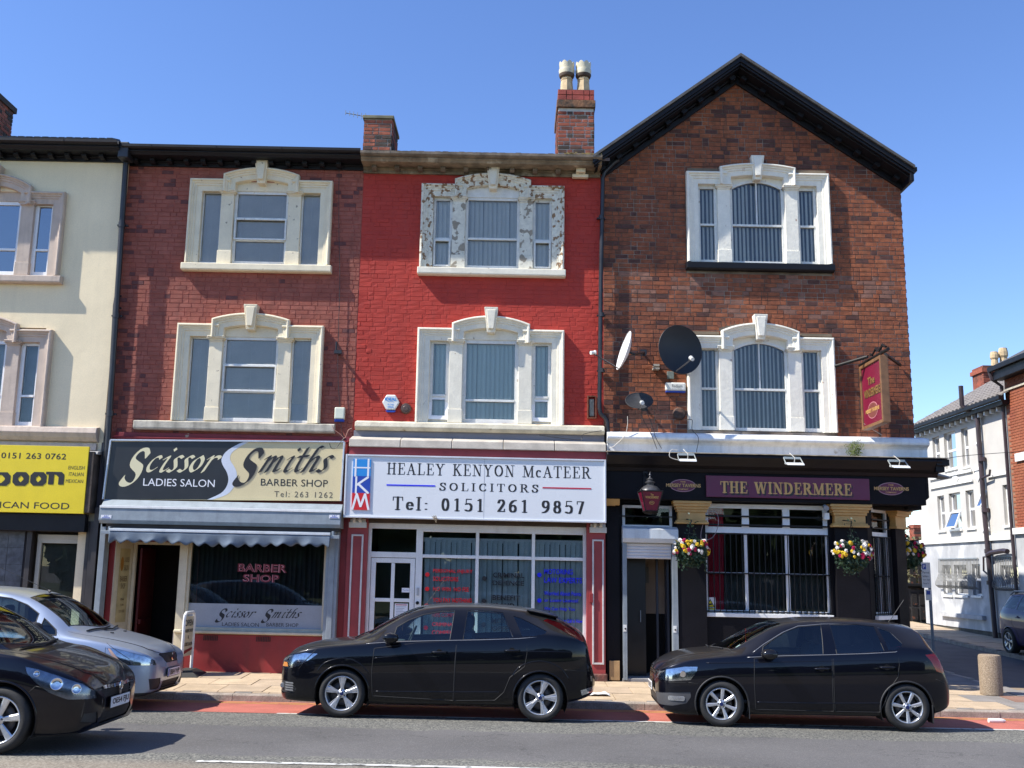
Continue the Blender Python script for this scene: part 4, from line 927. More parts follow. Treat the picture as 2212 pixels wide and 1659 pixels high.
# chimneys of the red building
c1 = chimney(bC, -3.16, -2.60, 19.55, 20.5, 9.8, 11.06, n_ind=70)
MB().box(-3.2, -2.56, 19.5, 20.55, 11.06, 11.13).build('chimney_cap', M('mossy stone cap', (.20, .19, .12), .9, var=.4, bump=.5), c1, bevel=.01)
c2 = chimney(bC, .80, 1.52, 19.5, 20.7, 9.8, 11.36, n_ind=110, mm=M('white salted mortar', (.62, .60, .54), .9, var=.3, vs=5))
MB().box(.765, 1.555, 19.44, 20.76, 11.36, 11.52).build('chimney_band', M('sooty brick band', (.07, .05, .035), .9, var=.5, col2=(.25, .12, .06), vs=20, bump=.6), c2, bevel=.01)
brick_face(MB().box(.79, 1.53, 19.48, 20.72, 11.52, 11.76).build('chimney_top', M('top mortar', (.12, .06, .05), .9), c2), .79, 1.53, 11.525, 11.76, 19.48, M('fresh red brick', (.36, .07, .05), .85, var=.3, bump=.3), n_ind=10, d=.015, pitch=.115)
def pot(x, y, z0, lab):
    p = thing('chimney_pot', (x, y, z0), lab, 'chimney pot', 'crown topped pots on the tall chimney')
    mb = MB(); mb.lathe([(.155, 0), (.12, .42), (.128, .425), (.128, .45), (.118, .455), (.118, .50)], (x, y, z0), 'z', 8); mb.build('octagonal_shaft', pot_clay, p)
    mb = MB(); mb.lathe([(.118, .48), (.15, .50), (.165, .54), (.165, .56)], (x, y, z0), 'z', 24); mb.build('dark_collar', M('sooty pot collar', (.10, .07, .05), .9, var=.4), p, smooth=2)
    mb = MB(); n = 48; prof = [(.158, .56), (.168, .64), (.165, .665), (.150, .67), (.152, .69), (.160, .78)]
    vs = []
    for r, h in prof+[(.148, .78), (.135, .60)]:
        for k in range(n):
            a = 2*pi*k/n; hh_ = h+(.05*abs(sin(4*a)) if h >= .78 else 0); vs.append((x+r*cos(a), y+r*sin(a), z0+hh_))
    fs = [(i*n+k, i*n+(k+1) % n, (i+1)*n+(k+1) % n, (i+1)*n+k) for i in range(len(prof)+1) for k in range(n)]
    mb.add(vs, fs); mb.build('crown', M('pale glazed crown', (.62, .56, .40), .5, var=.2, vs=8), p, smooth=2)
    return p
pot(.99, 19.95, 11.76, 'left one of the two crown topped chimney pots on the tall brick chimney')
pot(1.34, 19.95, 11.76, 'right one of the two crown topped chimney pots on the tall brick chimney')
# TV aerial
ae = thing('tv_aerial', (-3.2, 19.9, 11.1), 'small rod television aerial sticking out left of the short brick chimney', 'aerial')
a0, a1 = F(747, 244, 19.9), F(792, 254, 19.9)
mb = MB(); mb.tube([(a0[0], 19.9, a0[1]), (a1[0]+.1, 19.9, a1[1])], .010, 6); mb.build('boom', steel, ae)
for k, l in enumerate((.05, .05, .055, .06, .07, .08)):
    f = k/5; x = a0[0]+(a1[0]-a0[0])*f*.95; z = a0[1]+(a1[1]-a0[1])*f*.95; MB().tube([(x, 19.88, z-l), (x, 19.88, z+l)], .007, 5).build('element', steel, ae)
# ================================================================ PUB
pale_pub = M('pale scuffed brick', (.24, .115, .08), .9, var=.35, vs=8, bump=.4, bs=60); soot_pub = M('sooty brick', (.10, .040, .030), .85, var=.4, vs=9, bump=.3)
bD = thing('gabled_brick_pub', (4.6, YF, .14), 'gabled dark red brick pub with black painted ground floor and ochre capitals on the corner', 'pub')
xD0, xD1 = 1.66, 7.46; zD = 9.72; ap = (4.42, 11.95)
hD = [whole(4.66, 7.95, 1.6, 2.0), whole(4.62, 4.70, 1.62, 2.05)]
mb = MB(); wall_with_holes(mb, xD0, xD1, 4.2, zD, YF, YF+.22, hD)
mb.prism([(xD0, zD), (xD1, zD), ap], YF, YF+.22)
mb.box(xD0, xD0+.2, YF+.22, 30, 4.2, zD); mb.box(xD1-.22, xD1, YF+.22, 30, 4.2, zD); mb.box(xD0+.2, xD1-.22, 29.8, 30, 4.2, zD); mb.box(xD0+.2, xD1-.22, YF+.24, 29.8, zD-.1, zD-.003)
wD = mb.build('wall', mortar_pub, bD)
sl_ = lambda z: (xD0+.005, xD1-.005) if z < zD-.1 else (xD0+(ap[0]-xD0)*(z-zD)/(ap[1]-zD), xD1-(xD1-ap[0])*(z-zD)/(ap[1]-zD))
hb = [(3.26, 6.06, 7.74, 9.66), (3.9, 5.4, 9.55, 9.86), (3.22, 6.03, 4.5, 6.5), (3.88, 5.36, 6.4, 6.74)]
brick_face(wD, xD0+.005, xD1-.005, 4.62, 11.85, YF, brick_pub, holes=hb, clip=sl_, centre=(4.9, 7.1), joint=.009, jx=.010, d=.008,
           alt=lambda x, z: (pale_pub if 6.85 < z < 7.7 and random.random() < .24 else soot_pub if random.random() < (.45 if z < 5.2 and x < 3.3 else .22 if z > 9.9 or x < 2.3 else .07) else None))
rest = MB()                       # bricks of the side street wall, seen only from the side
for r in range(58):
    y = YF+(r % 2)*.11
    while y < 22: rest.box(xD1-.002, xD1+.009, y, y+.215, 4.66+r*.0865, 4.735+r*.0865); y += .238
rest.build('side_brickwork', brick_pub, wD, kind='stuff')
# relieving brick on edge over the window heads: voussoirs
for (xc, z) in ((4.64, 9.86), (4.62, 6.77)):
    for k in range(-9, 10):
        if abs(k) < 2: continue
        MB().add([(xc+k*.083-.036, YF-.013, z-.10*(k/9)**2*1.1), (xc+k*.083+.036, YF-.013, z-.10*((k+.4)/9)**2*1.1), (xc+k*.085+.038, YF-.013, z+.11-.1*(k/9)**2*1.1), (xc+k*.085-.038, YF-.013, z+.11-.1*(k/9)**2*1.1)], [(0, 1, 2, 3)]).build('voussoir', brick_pub, wD)
venetian(bD, 4.66, 7.95, YF, stone_d, 'D1', 1.82, 1.56, 2.0, label='upper sash window in cracked white stone', sill=(1.42, .17), sillm=black_paint, keyp=.13)
venetian(bD, 4.62, 4.70, YF, stone_d, 'D2', 1.79, 1.58, 2.05, label='lower sash window in white stone', sill=None)
for (xa, xb, z) in ((3.3, 3.9, 9.79), (5.4, 6.0, 9.79), (3.26, 3.85, 6.52), (5.4, 5.98, 6.52)): MB().box(xa, xb, YF-.06, YF, z, z+.055).build('stone_band', M('brown drip stone', (.20, .15, .10), .9, var=.3), bD)
# gable roof with bargeboards, mouldings and brackets
def rake(mb, y0, y1, off0, off1, xl, xr, zl, zr, A, mi=0):
    """sloping band between two offsets below the roof line"""
    for (ex, ez) in ((xl, zl), (xr, zr)):
        mb.prism([(ex, ez-off0), A[0:1]+(A[1]-off0,), A[0:1]+(A[1]-off1,), (ex, ez-off1)], y0, y1, mi)
A = (4.30, 12.04); el = (1.42, 9.88); er = (7.56, 9.80)
mb = MB()
for (ex, ez) in (el, er): mb.prism([(ex, ez), (A[0], A[1]), (A[0], A[1]-.06), (ex, ez-.06)], 18.36, 30)
mb.build('roof', slate, bD)
for k, (y0, y1, o0, o1) in enumerate(((18.40, 18.47, .061, .16), (18.43, 18.55, .1605, .21), (18.50, 18.88, .2105, .24))):
    mb = MB(); rake(mb, y0, y1, o0, o1, el[0]+.03*k, er[0]-.03*k, el[1]+.02*k, er[1]+.02*k, A); mb.build('bargeboard', black_paint, bD, bevel=.006)
mb = MB(); rake(mb, 18.76, 18.90, .2405, .28, xD0-.05, xD1+.03, 10.0, 9.88, A); rake(mb, 18.84, 18.895, .2805, .40, xD0-.03, xD1+.03, 10.0, 9.88, A); mb.build('rake_moulding', black_paint, bD, bevel=.006)
me = MB().box(-.055, .055, 18.66-YF, 18.85-YF, -.075, .0).mesh('bracket', black_paint, shear=False)
for (ex, ez) in (el, er):
    n = 9
    for i in range(n):
        f = (i+.6)/n; x = ex+(A[0]-ex)*f; z = ez+(A[1]-ez)*f-.24
        inst('bracket', me, (x, YF, z), bD, rot=(0, -atan2(A[1]-ez, A[0]-ex) if ex < A[0] else -atan2(A[1]-ez, A[0]-ex)+pi, 0))
mb = MB()    # eaves returns
mb.prismx([(18.42, 9.5), (18.42, 9.78), (30, 9.78), (30, 9.5)], xD1+.02, xD1+.09); mb.prismx([(18.42, 9.70), (18.42, 9.79), (30, 9.79), (30, 9.70)], xD1+.09, xD1+.16); mb.box(1.46, 1.62, 18.5, 18.9, 9.74, 9.86)
mb.build('eaves_box', black_paint, bD, bevel=.01)
# white parapet and black entablature
mb = MB(); mb.prismx([(YF+.05, 4.64), (YF-.26, 4.58), (YF-.30, 4.50), (YF-.29, 4.46), (YF-.20, 4.42), (YF-.17, 4.38), (YF-.17, 4.18), (YF+.05, 4.18)], 1.70, 7.62)
mb.box(7.46, 7.6, YF+.05, 24, 4.2, 4.6); mb.build('parapet', parapet_paint, bD, bevel=.01)
mb = MB(); P = [(YF-.16, 4.2), (YF-.56, 4.19), (YF-.58, 4.13), (YF-.50, 4.05), (YF-.44, 3.98), (YF-.34, 3.93), (YF-.31, 3.87), (YF-.16, 3.87)]
mb.prismx(P, 1.67, 7.62); mb.prismx([(y*1.0, z) for y, z in P], 7.62, 7.72); mb.box(7.62, 7.85, YF-.55, 24, 4.06, 4.18); mb.box(7.62, 7.78, YF-.5, 24, 3.95, 4.06)
mb.build('cornice', black_paint, bD, bevel=.008)
MB().prismx([(YF-.1, 4.203), (YF-.57, 4.193), (YF-.6, 4.185), (YF-.6, 4.2), (YF-.1, 4.215)], 1.67, 7.86).build('lead_capping', M('rusty lead capping', (.50, .42, .30), .8, var=.4, vs=8), bD)
Yp = 18.62
mb = MB(); mb.box(1.67, 7.5, Yp, YF+.15, 3.36, 3.88); mb.box(7.3, 7.56, YF+.1, 24, 3.3, 3.95); mb.box(1.67, 7.5, YF+.15, YF+1.3, 3.36, 3.5)
mb.prism([(7.5, 3.45), (7.5, 3.88), (7.56, 3.88), (7.56, 3.5)], Yp, YF+.1); mb.build('entablature', black_wall, bD, bevel=.01)
# black ground floor wall with openings
XCn = 6.50
op = [(1.99, 2.93, .1, 3.30), (3.50, 5.78, 1.36, 3.33)]
mb = MB(); wall_with_holes(mb, 1.68, XCn, .1, 3.37, YF, YF+.2, op)
# canted corner with its own window, then the side wall
ca, cb = Vector((XCn, YF)), Vector((7.44, YF+.94)); cd = (cb-ca).normalized(); cn = Vector((cd.y, -cd.x)); CL = (cb-ca).length
def cant(u, off, z): p = ca+cd*u+cn*off; return (p.x, p.y, z)
def cbox(mb, u0, u1, o0, o1, z0, z1):
    vs = [cant(u, o, z) for z in (z0, z1) for o in (o0, o1) for u in (u0, u1)]
    mb.add(vs, [(0, 1, 3, 2), (4, 6, 7, 5), (0, 4, 5, 1), (2, 3, 7, 6), (0, 2, 6, 4), (1, 5, 7, 3)])
cbox(mb, 0, .18, -.2, 0, .1, 3.37); cbox(mb, .86, CL, -.2, 0, .1, 3.37); cbox(mb, .18, .86, -.2, 0, .1, 1.36)
mb.box(7.24, 7.44, YF+.94, 24, .1, 3.37); mb.build('ground_floor_wall', black_wall, bD, fix=True)
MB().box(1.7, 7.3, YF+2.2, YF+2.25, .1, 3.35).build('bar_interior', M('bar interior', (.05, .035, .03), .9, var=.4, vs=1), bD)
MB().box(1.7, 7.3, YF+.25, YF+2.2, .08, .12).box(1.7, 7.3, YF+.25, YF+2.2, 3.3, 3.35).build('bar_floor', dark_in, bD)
# signs
sg = thing('pub_name_board', (5.0, Yp, 3.6), 'long maroon board with gold shadowed letters above the pub window', 'sign')
q = [F(1525, 1027, Yp-.03), F(1877, 1036, Yp-.03), F(1528, 1073, Yp-.03)]
MB().box(q[0][0], q[1][0], Yp-.04, Yp, q[2][1], q[0][1]).build('board', maroon, sg, bevel=.004)
for dx, dyy, m_, dd in ((3.5, 4, let_black, -.0012), (0, 0, gold_letter, -.0032)):
    text('THE WINDERMERE', 1556+dx, 1839+dx, 1039+dyy, 1065+dyy, Yp-.04, m_, sg, kind='serif', hx=.10, hz=.04, track=.06, dy=dd)
def oval(px, py, lab, w=.235, h=.115, Y=Yp):
    x, z = F(px, py, Y); t_ = thing('oval_emblem', (x, Y, z), lab, 'emblem', 'oval tavern emblems')
    E = lambda a, c, n=32: [(x+a*cos(2*pi*k/n), z+c*sin(2*pi*k/n)) for k in range(n)]
    MB().prism(E(w, h), Y-.012, Y).build('oval_rim', M('pink rim', (.42, .24, .28), .4, var=0), t_); MB().prism(E(w-.012, h-.012), Y-.015, Y-.011).build('oval_face', maroon, t_)
    for s__, a, c, m_ in (('MERSEY TAVERNS', -.034, .034, let_black), ('MERSEY TAVERNS', -.026, .034, gold_letter)):
        place_text('lettering', sans_verts(s__, .025), (x-w-.08+(a+.034), x+w+.08+(a+.034)*1, z-.03+(a+.026)*1.0, z+c), Y-.015, m_, t_, dy=-.002 if m_ is let_black else -.004)
    place_text('lettering', sans_verts('THE', .02), (x-.05, x+.05, z+.055, z+.083), Y-.015, gold_letter, t_, dy=-.002)
    place_text('lettering', sans_verts('COMPANY', .02), (x-.10, x+.10, z-.082, z-.053), Y-.015, gold_letter, t_, dy=-.002)
oval(1475, 1049, 'oval maroon tavern emblem between the lantern and the name board'); oval(1924, 1056, 'oval maroon tavern emblem right of the name board')
# capitals (ochre) and shafts
def capital(pts, top, bot):
    pass
def cap_front(a, c, z0, z1, lab=None):
    mb = MB(); e = .10
    steps = [(z1-.05, z1, e), (z1-.10, z1-.05, e-.02), (z1-.15, z1-.10, e-.05), (z1-.2, z1-.15, e-.075), (z0+.05, z1-.2, .0), (z0+.02, z0+.05, .03), (z0-.02, z0+.02, .05)]
    for s0, s1, ee in steps: mb.box(a-ee, c+ee, YF-.16-ee, YF+.1, s0, s1)
    o_ = mb.build('capital', gold_paint, bD, bevel=.008)
    return o_
cap_front(3.0, 3.50, 2.96, 3.355); cap_front(5.86, 6.42, 2.96, 3.355)
MB().box(1.66, 1.86, YF-.2, YF+.05, 3.24, 3.355).prismx([(YF-.2, 3.25), (YF-.26, 3.36), (YF, 3.36), (YF, 3.25)], 1.66, 1.93).build('capital', gold_paint, bD, bevel=.006)
mb = MB()
for s0, s1, ee in ((3.30, 3.355, .10), (3.25, 3.30, .08), (3.2, 3.25, .05), (3.01, 3.2, 0), (2.97, 3.01, .03)): cbox(mb, .92-ee, CL+.04+ee, -.1, .12+ee, s0, s1)
mb.build('capital', gold_paint, bD, fix=True)
mb = MB(); mb.box(3.0, 3.50, YF-.12, YF-.001, .12, 2.95); mb.box(5.86, 6.44, YF-.12, YF-.001, .12, 2.95); mb.box(1.70, 1.93, YF-.08, YF-.001, .12, 3.24); mb.box(3.52, 5.84, YF-.03, YF-.001, .12, 1.28)
cbox(mb, .94, CL+.02, .001, .1, .12, 2.97); mb.build('pilaster_shafts', black_wall, bD, fix=True)
# main window
mb = MB(); wx0, wx1, wz0, wz1 = 3.50, 5.78, 1.36, 3.33
frame(mb, wx0, wx1, wz0, wz1, .05, YF+.03, YF+.10)
for x in (4.27, 5.02): mb.box(x-.035, x+.035, YF+.035, YF+.095, wz0+.05, wz1-.05)
for a, c in ((wx0+.05, 4.235), (4.305, 4.985), (5.055, wx1-.05)):
    mb.box(a, c, YF+.036, YF+.094, 2.80, 2.88); mb.box(a, c, YF+.06, YF+.09, 2.06, 2.085); frame(mb, a, c, 2.88, wz1-.05, .03, YF+.028, YF+.09)
pw = mb.build('bar_window', upvc, bD, bevel=.004)
MB().box(wx0+.03, wx1-.03, YF+.065, YF+.07, wz0+.03, wz1-.03).build('glass_pane', g_shop, pw)
MB().box(wx0+.05, wx1-.05, YF+.16, YF+.165, wz0, 2.05).build('half_curtain', M('grey half curtain', (.085, .085, .08), .9, var=.2), pw)
mb = MB()
for i in range(26):
    x = wx0+.06+i*.012; mb.v += [(x, YF+.13+.012*sin(i*1.3), wz0+.03), (x+(.03 if i > 20 else 0), YF+.13+.012*sin(i*1.3), wz1-.05)]
for i in range(25): mb.f.append([2*i, 2*i+2, 2*i+3, 2*i+1]); mb.m.append(0)
mb.build('red_curtain', M('red curtain', (.62, .02, .05), .8, var=.1), pw, smooth=True)
MB().box(wx0-.03, wx1+.02, YF-.07, YF+.05, 1.29, 1.36).build('window_sill', white_paint, pw, bevel=.006)
def bars(parent, x0, x1, z0, z1, Y, n, fn=None):
    me = MB().box(-.0075, .0075, -.0075, .0075, 0, z1-z0).mesh('bar', black_metal, shear=False)
    for i in range(n):
        x = x0+(x1-x0)*(i+.5)/n
        if fn: p = fn(x); inst('bar', me, (p[0], p[1], z0), parent)
        else: inst('bar', me, (x, Y, z0), parent)
gr = thing('window_grille', (4.64, YF-.05, 2.1), 'black vertical bar grille over the large pub window', 'window grille')
MB().box(3.50, 5.80, YF-.02, YF+.0, 2.77, 2.795).box(3.50, 5.80, YF-.02, YF+.0, 2.055, 2.08).box(3.5, 5.8, YF-.02, YF, 1.38, 1.40).box(3.42, 5.86, YF-.02, YF, 2.93, 2.96).box(3.42, 5.86, YF-.02, YF, 3.09, 3.12).build('grille_rail', black_metal, gr)
bars(gr, 3.5, 5.8, 1.37, 2.79, YF-.029, 22)
cc = thing('cctv_notice', (3.62, YF+.05, 1.6), 'yellow and white camera warning sticker in the lower left of the pub window', 'notice')
x, z = F(1523, 1290, YF+.06); x2, z2 = F(1546, 1327, YF+.06)
MB().box(x, x2, YF+.056, YF+.06, z2, z).build('sticker', let_white, cc); MB().box(x+.005, x2-.005, YF+.053, YF+.0565, z2+.01, z2+.11).build('yellow_band', sign_yellow, cc)
xm = (x+x2)/2; MB().prism([(xm-.08, z-.175), (xm+.08, z-.175), (xm, z-.03)], YF+.052, YF+.0565).build('triangle_border', let_black, cc); MB().prism([(xm-.062, z-.165), (xm+.062, z-.165), (xm, z-.052)], YF+.050, YF+.0535).build('triangle', sign_yellow, cc)
MB().prism([(xm-.03, z-.145), (xm+.035, z-.13), (xm+.03, z-.105), (xm-.035, z-.12)], YF+.048, YF+.052).box(xm-.04, xm-.03, YF+.048, YF+.052, z-.15, z-.12).build('camera_symbol', let_black, cc)
place_text('lettering', sans_verts('CCTV', .02), (xm-.05, xm+.05, z-.205, z-.183), YF+.056, let_black, cc, dy=-.003)
# canted corner window
mb = MB(); 
for (u0, u1, z0, z1) in ((.18, .23, 1.36, 3.33), (.81, .86, 1.36, 3.33), (.23, .81, 1.36, 1.42), (.23, .81, 3.25, 3.33), (.23, .81, 2.80, 2.88), (.50, .54, 1.42, 2.8)): cbox(mb, u0, u1, -.10, -.03, z0, z1)
cw = mb.build('corner_window', upvc, bD, fix=True)
mb = MB(); cbox(mb, .2, .84, -.07, -.065, 1.4, 3.3); mb.build('glass_pane', g_shop, cw, fix=True)
for i in range(7):
    mb = MB(); cbox(mb, .24+i*.085, .30+i*.085, -.15, -.148, 1.42, 2.8); mb.build('blind_slat', blind_white, cw)
mb = MB(); cbox(mb, .14, .9, -.03, .07, 1.29, 1.36); mb.build('window_sill', white_paint, cw, fix=True)
g2 = thing('window_grille', cant(.5, .05, 2.0), 'narrow black bar grille over the canted corner window of the pub', 'window grille')
mb = MB()
for z0 in (1.38, 2.06, 2.78, 2.94, 3.1): cbox(mb, .15, .89, .005, .025, z0, z0+.022)
mb.build('grille_rail', black_metal, g2, fix=True)
bars(g2, .18, .88, 1.37, 2.79, 0, 9, fn=lambda u: cant(u, .035, 0))
# pub doorway
mb = MB(); frame(mb, 2.00, 2.92, 2.86, 3.27, .05, YF+.03, YF+.09); fl = mb.build('fanlight', white_paint, bD, bevel=.004)
MB().box(2.04, 2.88, YF+.055, YF+.06, 2.9, 3.23).build('glass_pane', g_shop, fl); MB().box(2.22, 2.58, YF+.2, YF+.3, 2.95, 3.2).build('box_behind_glass', M('brown lamp box', (.12, .07, .04), .8), fl)
MB().box(1.93, 2.98, YF-.01, YF+.01, 3.055, 3.075).build('security_bar', black_metal, bD)
dh = thing('door_shutter', (2.45, YF, 2.7), 'white steel roller shutter box and half lowered curtain over the pub door', 'shutter')
MB().prismx([(YF, 2.88), (YF-.06, 2.88), (YF-.22, 2.83), (YF-.22, 2.66), (YF-.18, 2.58), (YF, 2.58)], 1.98, 2.99).build('housing', pale_steel, dh, bevel=.006)
for k in range(5):
    z1 = 2.575-.056*k; MB().prismx([(YF-.09, z1), (YF-.10, z1-.015), (YF-.10, z1-.04), (YF-.09, z1-.054), (YF-.07, z1-.054), (YF-.07, z1)], 2.05, 2.87).build('shutter_slat', M('white shutter slat', (.66, .64, .63), .5, var=.06), dh)
for a, c in ((1.985, 2.06), (2.88, 2.98)):
    g_ = MB().box(a, c, YF-.14, YF+.02, .16, 2.58).box(a+.028, a+.034, YF-.142, YF-.139, .16, 2.58).build('shutter_guide', steel, dh, bevel=.004)
    MB().box(a+.005, a+.065, YF-.146, YF-.139, 1.0, 1.12).build('lock_plate', white_plastic, g_); MB().lathe([(0, -.02), (.014, -.02), (.016, 0)], (a+.04, YF-.146, 1.05), 'y', 10).build('lock', black_metal, g_)
mb = MB(); mb.box(2.06, 2.46, YF+.35, YF+.39, .16, 2.35); leaf = mb.build('open_door', M('near black door', (.012, .012, .012), .35), bD, bevel=.004)
MB().box(2.35, 2.365, YF+.31, YF+.33, 1.15, 1.36).build('door_handle', steel, leaf, bevel=.003)
MB().box(2.45, 3.2, YF+1.0, YF+1.05, 1.28, 2.6).build('lobby_wall', M('cream lobby wall', (.42, .33, .25), .8), bD); MB().box(2.45, 3.2, YF+.99, YF+1.04, .14, 1.27).build('lobby_dado', dark_in, bD)
MB().box(2.50, 2.60, YF+.97, YF+1.0, 1.85, 2.15).build('lobby_meter', M('grey meter', (.2, .2, .18), .6), bD)
MB().box(2.66, 2.70, YF+.4, YF+.46, .14, 2.4).box(2.83, 2.87, YF+.2, YF+.5, .14, 2.4).build('inner_door_frame', M('blue black frame', (.03, .035, .05), .4), bD)
MB().box(1.97, 3.0, YF-.12, YF+1.0, .10, .19).build('door_step', M('concrete step', (.30, .29, .28), .9, var=.25, bump=.3), bD, bevel=.01)
MB().box(1.94, 2.06, YF+.2, YF+1, .1, 3.3).box(2.95, 3.05, YF+.2, YF+1, .1, 3.3).box(2.05, 2.95, YF+.2, YF+1., 2.9, 3.3).build('lobby_side', dark_in, bD)
x, z = F(1315, 1427, YF-.1); x2, z2 = F(1341, 1467, YF-.1)
tag(MB().box(x+.01, x2-.02, YF-.13, YF-.085, .15, z).build('plywood_board', wood_board, None, bevel=.004), 'bare plywood board fixed at the foot of the wall left of the pub door', 'board')
# plants in the parapet gutter
random.seed(11)
wd_ = MB()
wx_, wz_ = F(2725*.6777, 1440*.6777, YF-.3)
for i in range(26):
    x = wx_+random.gauss(0, .05); z = 4.2; p = [(x, YF-.3, z)]
    for k in range(4): p.append((p[-1][0]+random.uniform(-.05, .05), p[-1][1]+random.uniform(-.02, .01), p[-1][2]+random.uniform(.02, .09)))
    wd_.tube(p, .003, 4)
    for a in p[1:]:
        for _ in range(2): s_ = .018; dx, dz = random.uniform(-.03, .03), random.uniform(-.03, .03); wd_.add([(a[0]+dx, a[1]-.01, a[2]+dz), (a[0]+dx+s_, a[1]-.014, a[2]+dz+.006), (a[0]+dx+s_*.6, a[1]-.01, a[2]+dz+s_), (a[0]+dx-.004, a[1]-.006, a[2]+dz+.012)], [(0, 1, 2, 3)])
tag(wd_.build('gutter_weed', M('weed green', (.10, .13, .03), .8, var=.3), None), 'small wild plant growing on the white parapet below the hanging sign', 'plant')
# ================================================================ fixtures on the walls
def GX(px, py, X):
    d = _w + R2*((px-CX)/FPX) - U2*((py-CY)/FPX); t = X/d.x
    return (d.y*t, H + d.z*t + S*X)
def pth(pts, Y): return [(F(a, b, Y)[0], Y, F(a, b, Y)[1]) for a, b in pts]
dpm = M('black cast iron pipe', (.022, .022, .026), .4, var=.4, vs=4)
t = thing('downpipe', (-7.6, 18.62, .14), 'thick black downpipe between the cream building and the barber building', 'downpipe')
p = pth([(277, 330), (272, 350), (229, 1016), (211, 1320), (205, 1420)], 18.68); 
MB().tube(p, .052, 12).build('pipe', dpm, t, smooth=2)
for f in (.15, .36, .58, .8):
    a, b = Vector(p[1]), Vector(p[3]); c = a.lerp(b, f); MB().tube([c-(b-a).normalized()*.05, c+(b-a).normalized()*.05], .064, 12).box(c.x-.1, c.x+.1, 18.7, 18.76, c.z-.015, c.z+.015).build('pipe_collar', dpm, t, smooth=2)
MB().box(p[0][0]-.1, p[0][0]+.1, 18.42, 18.74, p[0][2]-.2, p[0][2]+.12).build('hopper', dpm, t, bevel=.02)
t = thing('waste_pipe', (-7.8, 18.7, 5), 'thin black waste pipe branching beside the thick left downpipe', 'waste pipe')
p = pth([(262, 640), (250, 640), (247, 660), (236, 860), (226, 960), (222, 1000)], 18.74); MB().tube(p, .028, 8).build('pipe', dpm, t, smooth=2)
MB().tube(pth([(250, 665), (262, 666)], 18.74), .022, 6).build('pipe_branch', dpm, t)
t = thing('downpipe', (1.62, 18.75, 4.5), 'slim black downpipe between the red building and the pub', 'downpipe')
p = pth([(1336, 345), (1326, 352), (1306, 372), (1302, 385), (1298, 600), (1295, 880), (1297, 893), (1307, 902), (1312, 912), (1316, 985)], 18.77)
MB().tube(p, .042, 10).build('pipe', dpm, t, smooth=2)
for y in (470, 680, 800): c = pth([(1299, y)], 18.77)[0]; MB().tube([(c[0], 18.77, c[2]-.04), (c[0], 18.77, c[2]+.04)], .055, 10).box(c[0]-.08, c[0]+.08, 18.8, 18.88, c[2]-.012, c[2]+.012).build('pipe_collar', dpm, t, smooth=2)
# satellite dishes
def dish(c, nrm, rx, rz, m, lab, arm, wallp, depth=.09, lnbm=None, twist=0):
    t = thing('satellite_dish', c, lab, 'satellite dish', 'satellite dishes on the pub wall')
    n = Vector(nrm).normalized(); up = Vector((0, 0, 1)); u = up.cross(n).normalized(); v = n.cross(u); C_ = Vector(c)
    if twist: u, v = u*cos(twist)+v*sin(twist), v*cos(twist)-u*sin(twist)
    mb = MB(); nr, na = 7, 40
    pt_ = lambda f, a, o: C_+u*(rx*f*cos(a))+v*(rz*f*sin(a))+n*(depth*(f*f-1)+o)
    for o_ in (0, -.012):
        b = len(mb.v)
        for i in range(nr+1):
            for k in range(na): mb.v.append(tuple(pt_(i/nr, 2*pi*k/na, o_)))
        for i in range(nr):
            for k in range(na): mb.f.append([b+i*na+k, b+i*na+(k+1) % na, b+(i+1)*na+(k+1) % na, b+(i+1)*na+k]); mb.m.append(0)
    mb.tube([tuple(pt_(1, 2*pi*k/na, -.004)) for k in range(na+1)], .009, 6, cap=False)
    mb.build('reflector', m, t, smooth=2)
    a0 = C_-v*rz*.97-n*.02; L_ = Vector(arm)
    MB().tube([a0, L_], .013, 6).build('feed_arm', M('dark arm metal', (.10, .10, .11), .4, metal=.5), t)
    d = (L_-C_).normalized(); MB().tube([L_+d*.03, L_-d*.05], [.035, .03], 10).tube([L_-d*.05, L_-d*.07], .042, 10).build('feed_horn', lnbm or white_plastic, t)
    W_ = Vector(wallp); MB().tube([C_-n*(depth+.02), C_-n*(depth+.12), W_-Vector((0, .12, 0)), W_], .022, 8).box(W_.x-.06, W_.x+.06, W_.y-.01, W_.y, W_.z-.09, W_.z+.09).build('wall_bracket', dpm, t)
    return t
dk = M('dark grey dish', (.010, .012, .016), .55, var=.15, vs=2)
c = F(1347, 757, 18.25); lp = F(1279, 762, 17.95); ar = (lp[0], 17.95, lp[1]); wb = F(1390, 765, YF)
dish((c[0], 18.25, c[1]), (-.93, -.12, .28), .34, .37, M('white dish', (.8, .8, .8), .4, var=.05), 'white satellite dish seen nearly edge on beside the slim downpipe', ar, (wb[0], YF, wb[1]))
c = F(1470, 755, 18.35); lp = F(1496, 774, 17.7); wb = F(1446, 780, YF)
dish((c[0], 18.35, c[1]), (.36, -.93, .02), .45, .455, dk, 'large dark round satellite dish left of the lower pub window', (lp[0], 17.75, lp[1]), (wb[0]+.1, YF, wb[1]), twist=-.25)
c = F(1381, 865, 18.5); lp = F(1388, 870, 18.1); wb = F(1392, 880, YF)
dish((c[0], 18.5, c[1]), (-.05, -.75, .62), .25, .22, M('grey mesh dish', (.03, .032, .036), .6, var=.3, vs=20), 'small grey oval satellite dish below the other two dishes', (lp[0], 18.12, lp[1]), (wb[0], YF, wb[1]), depth=.05)
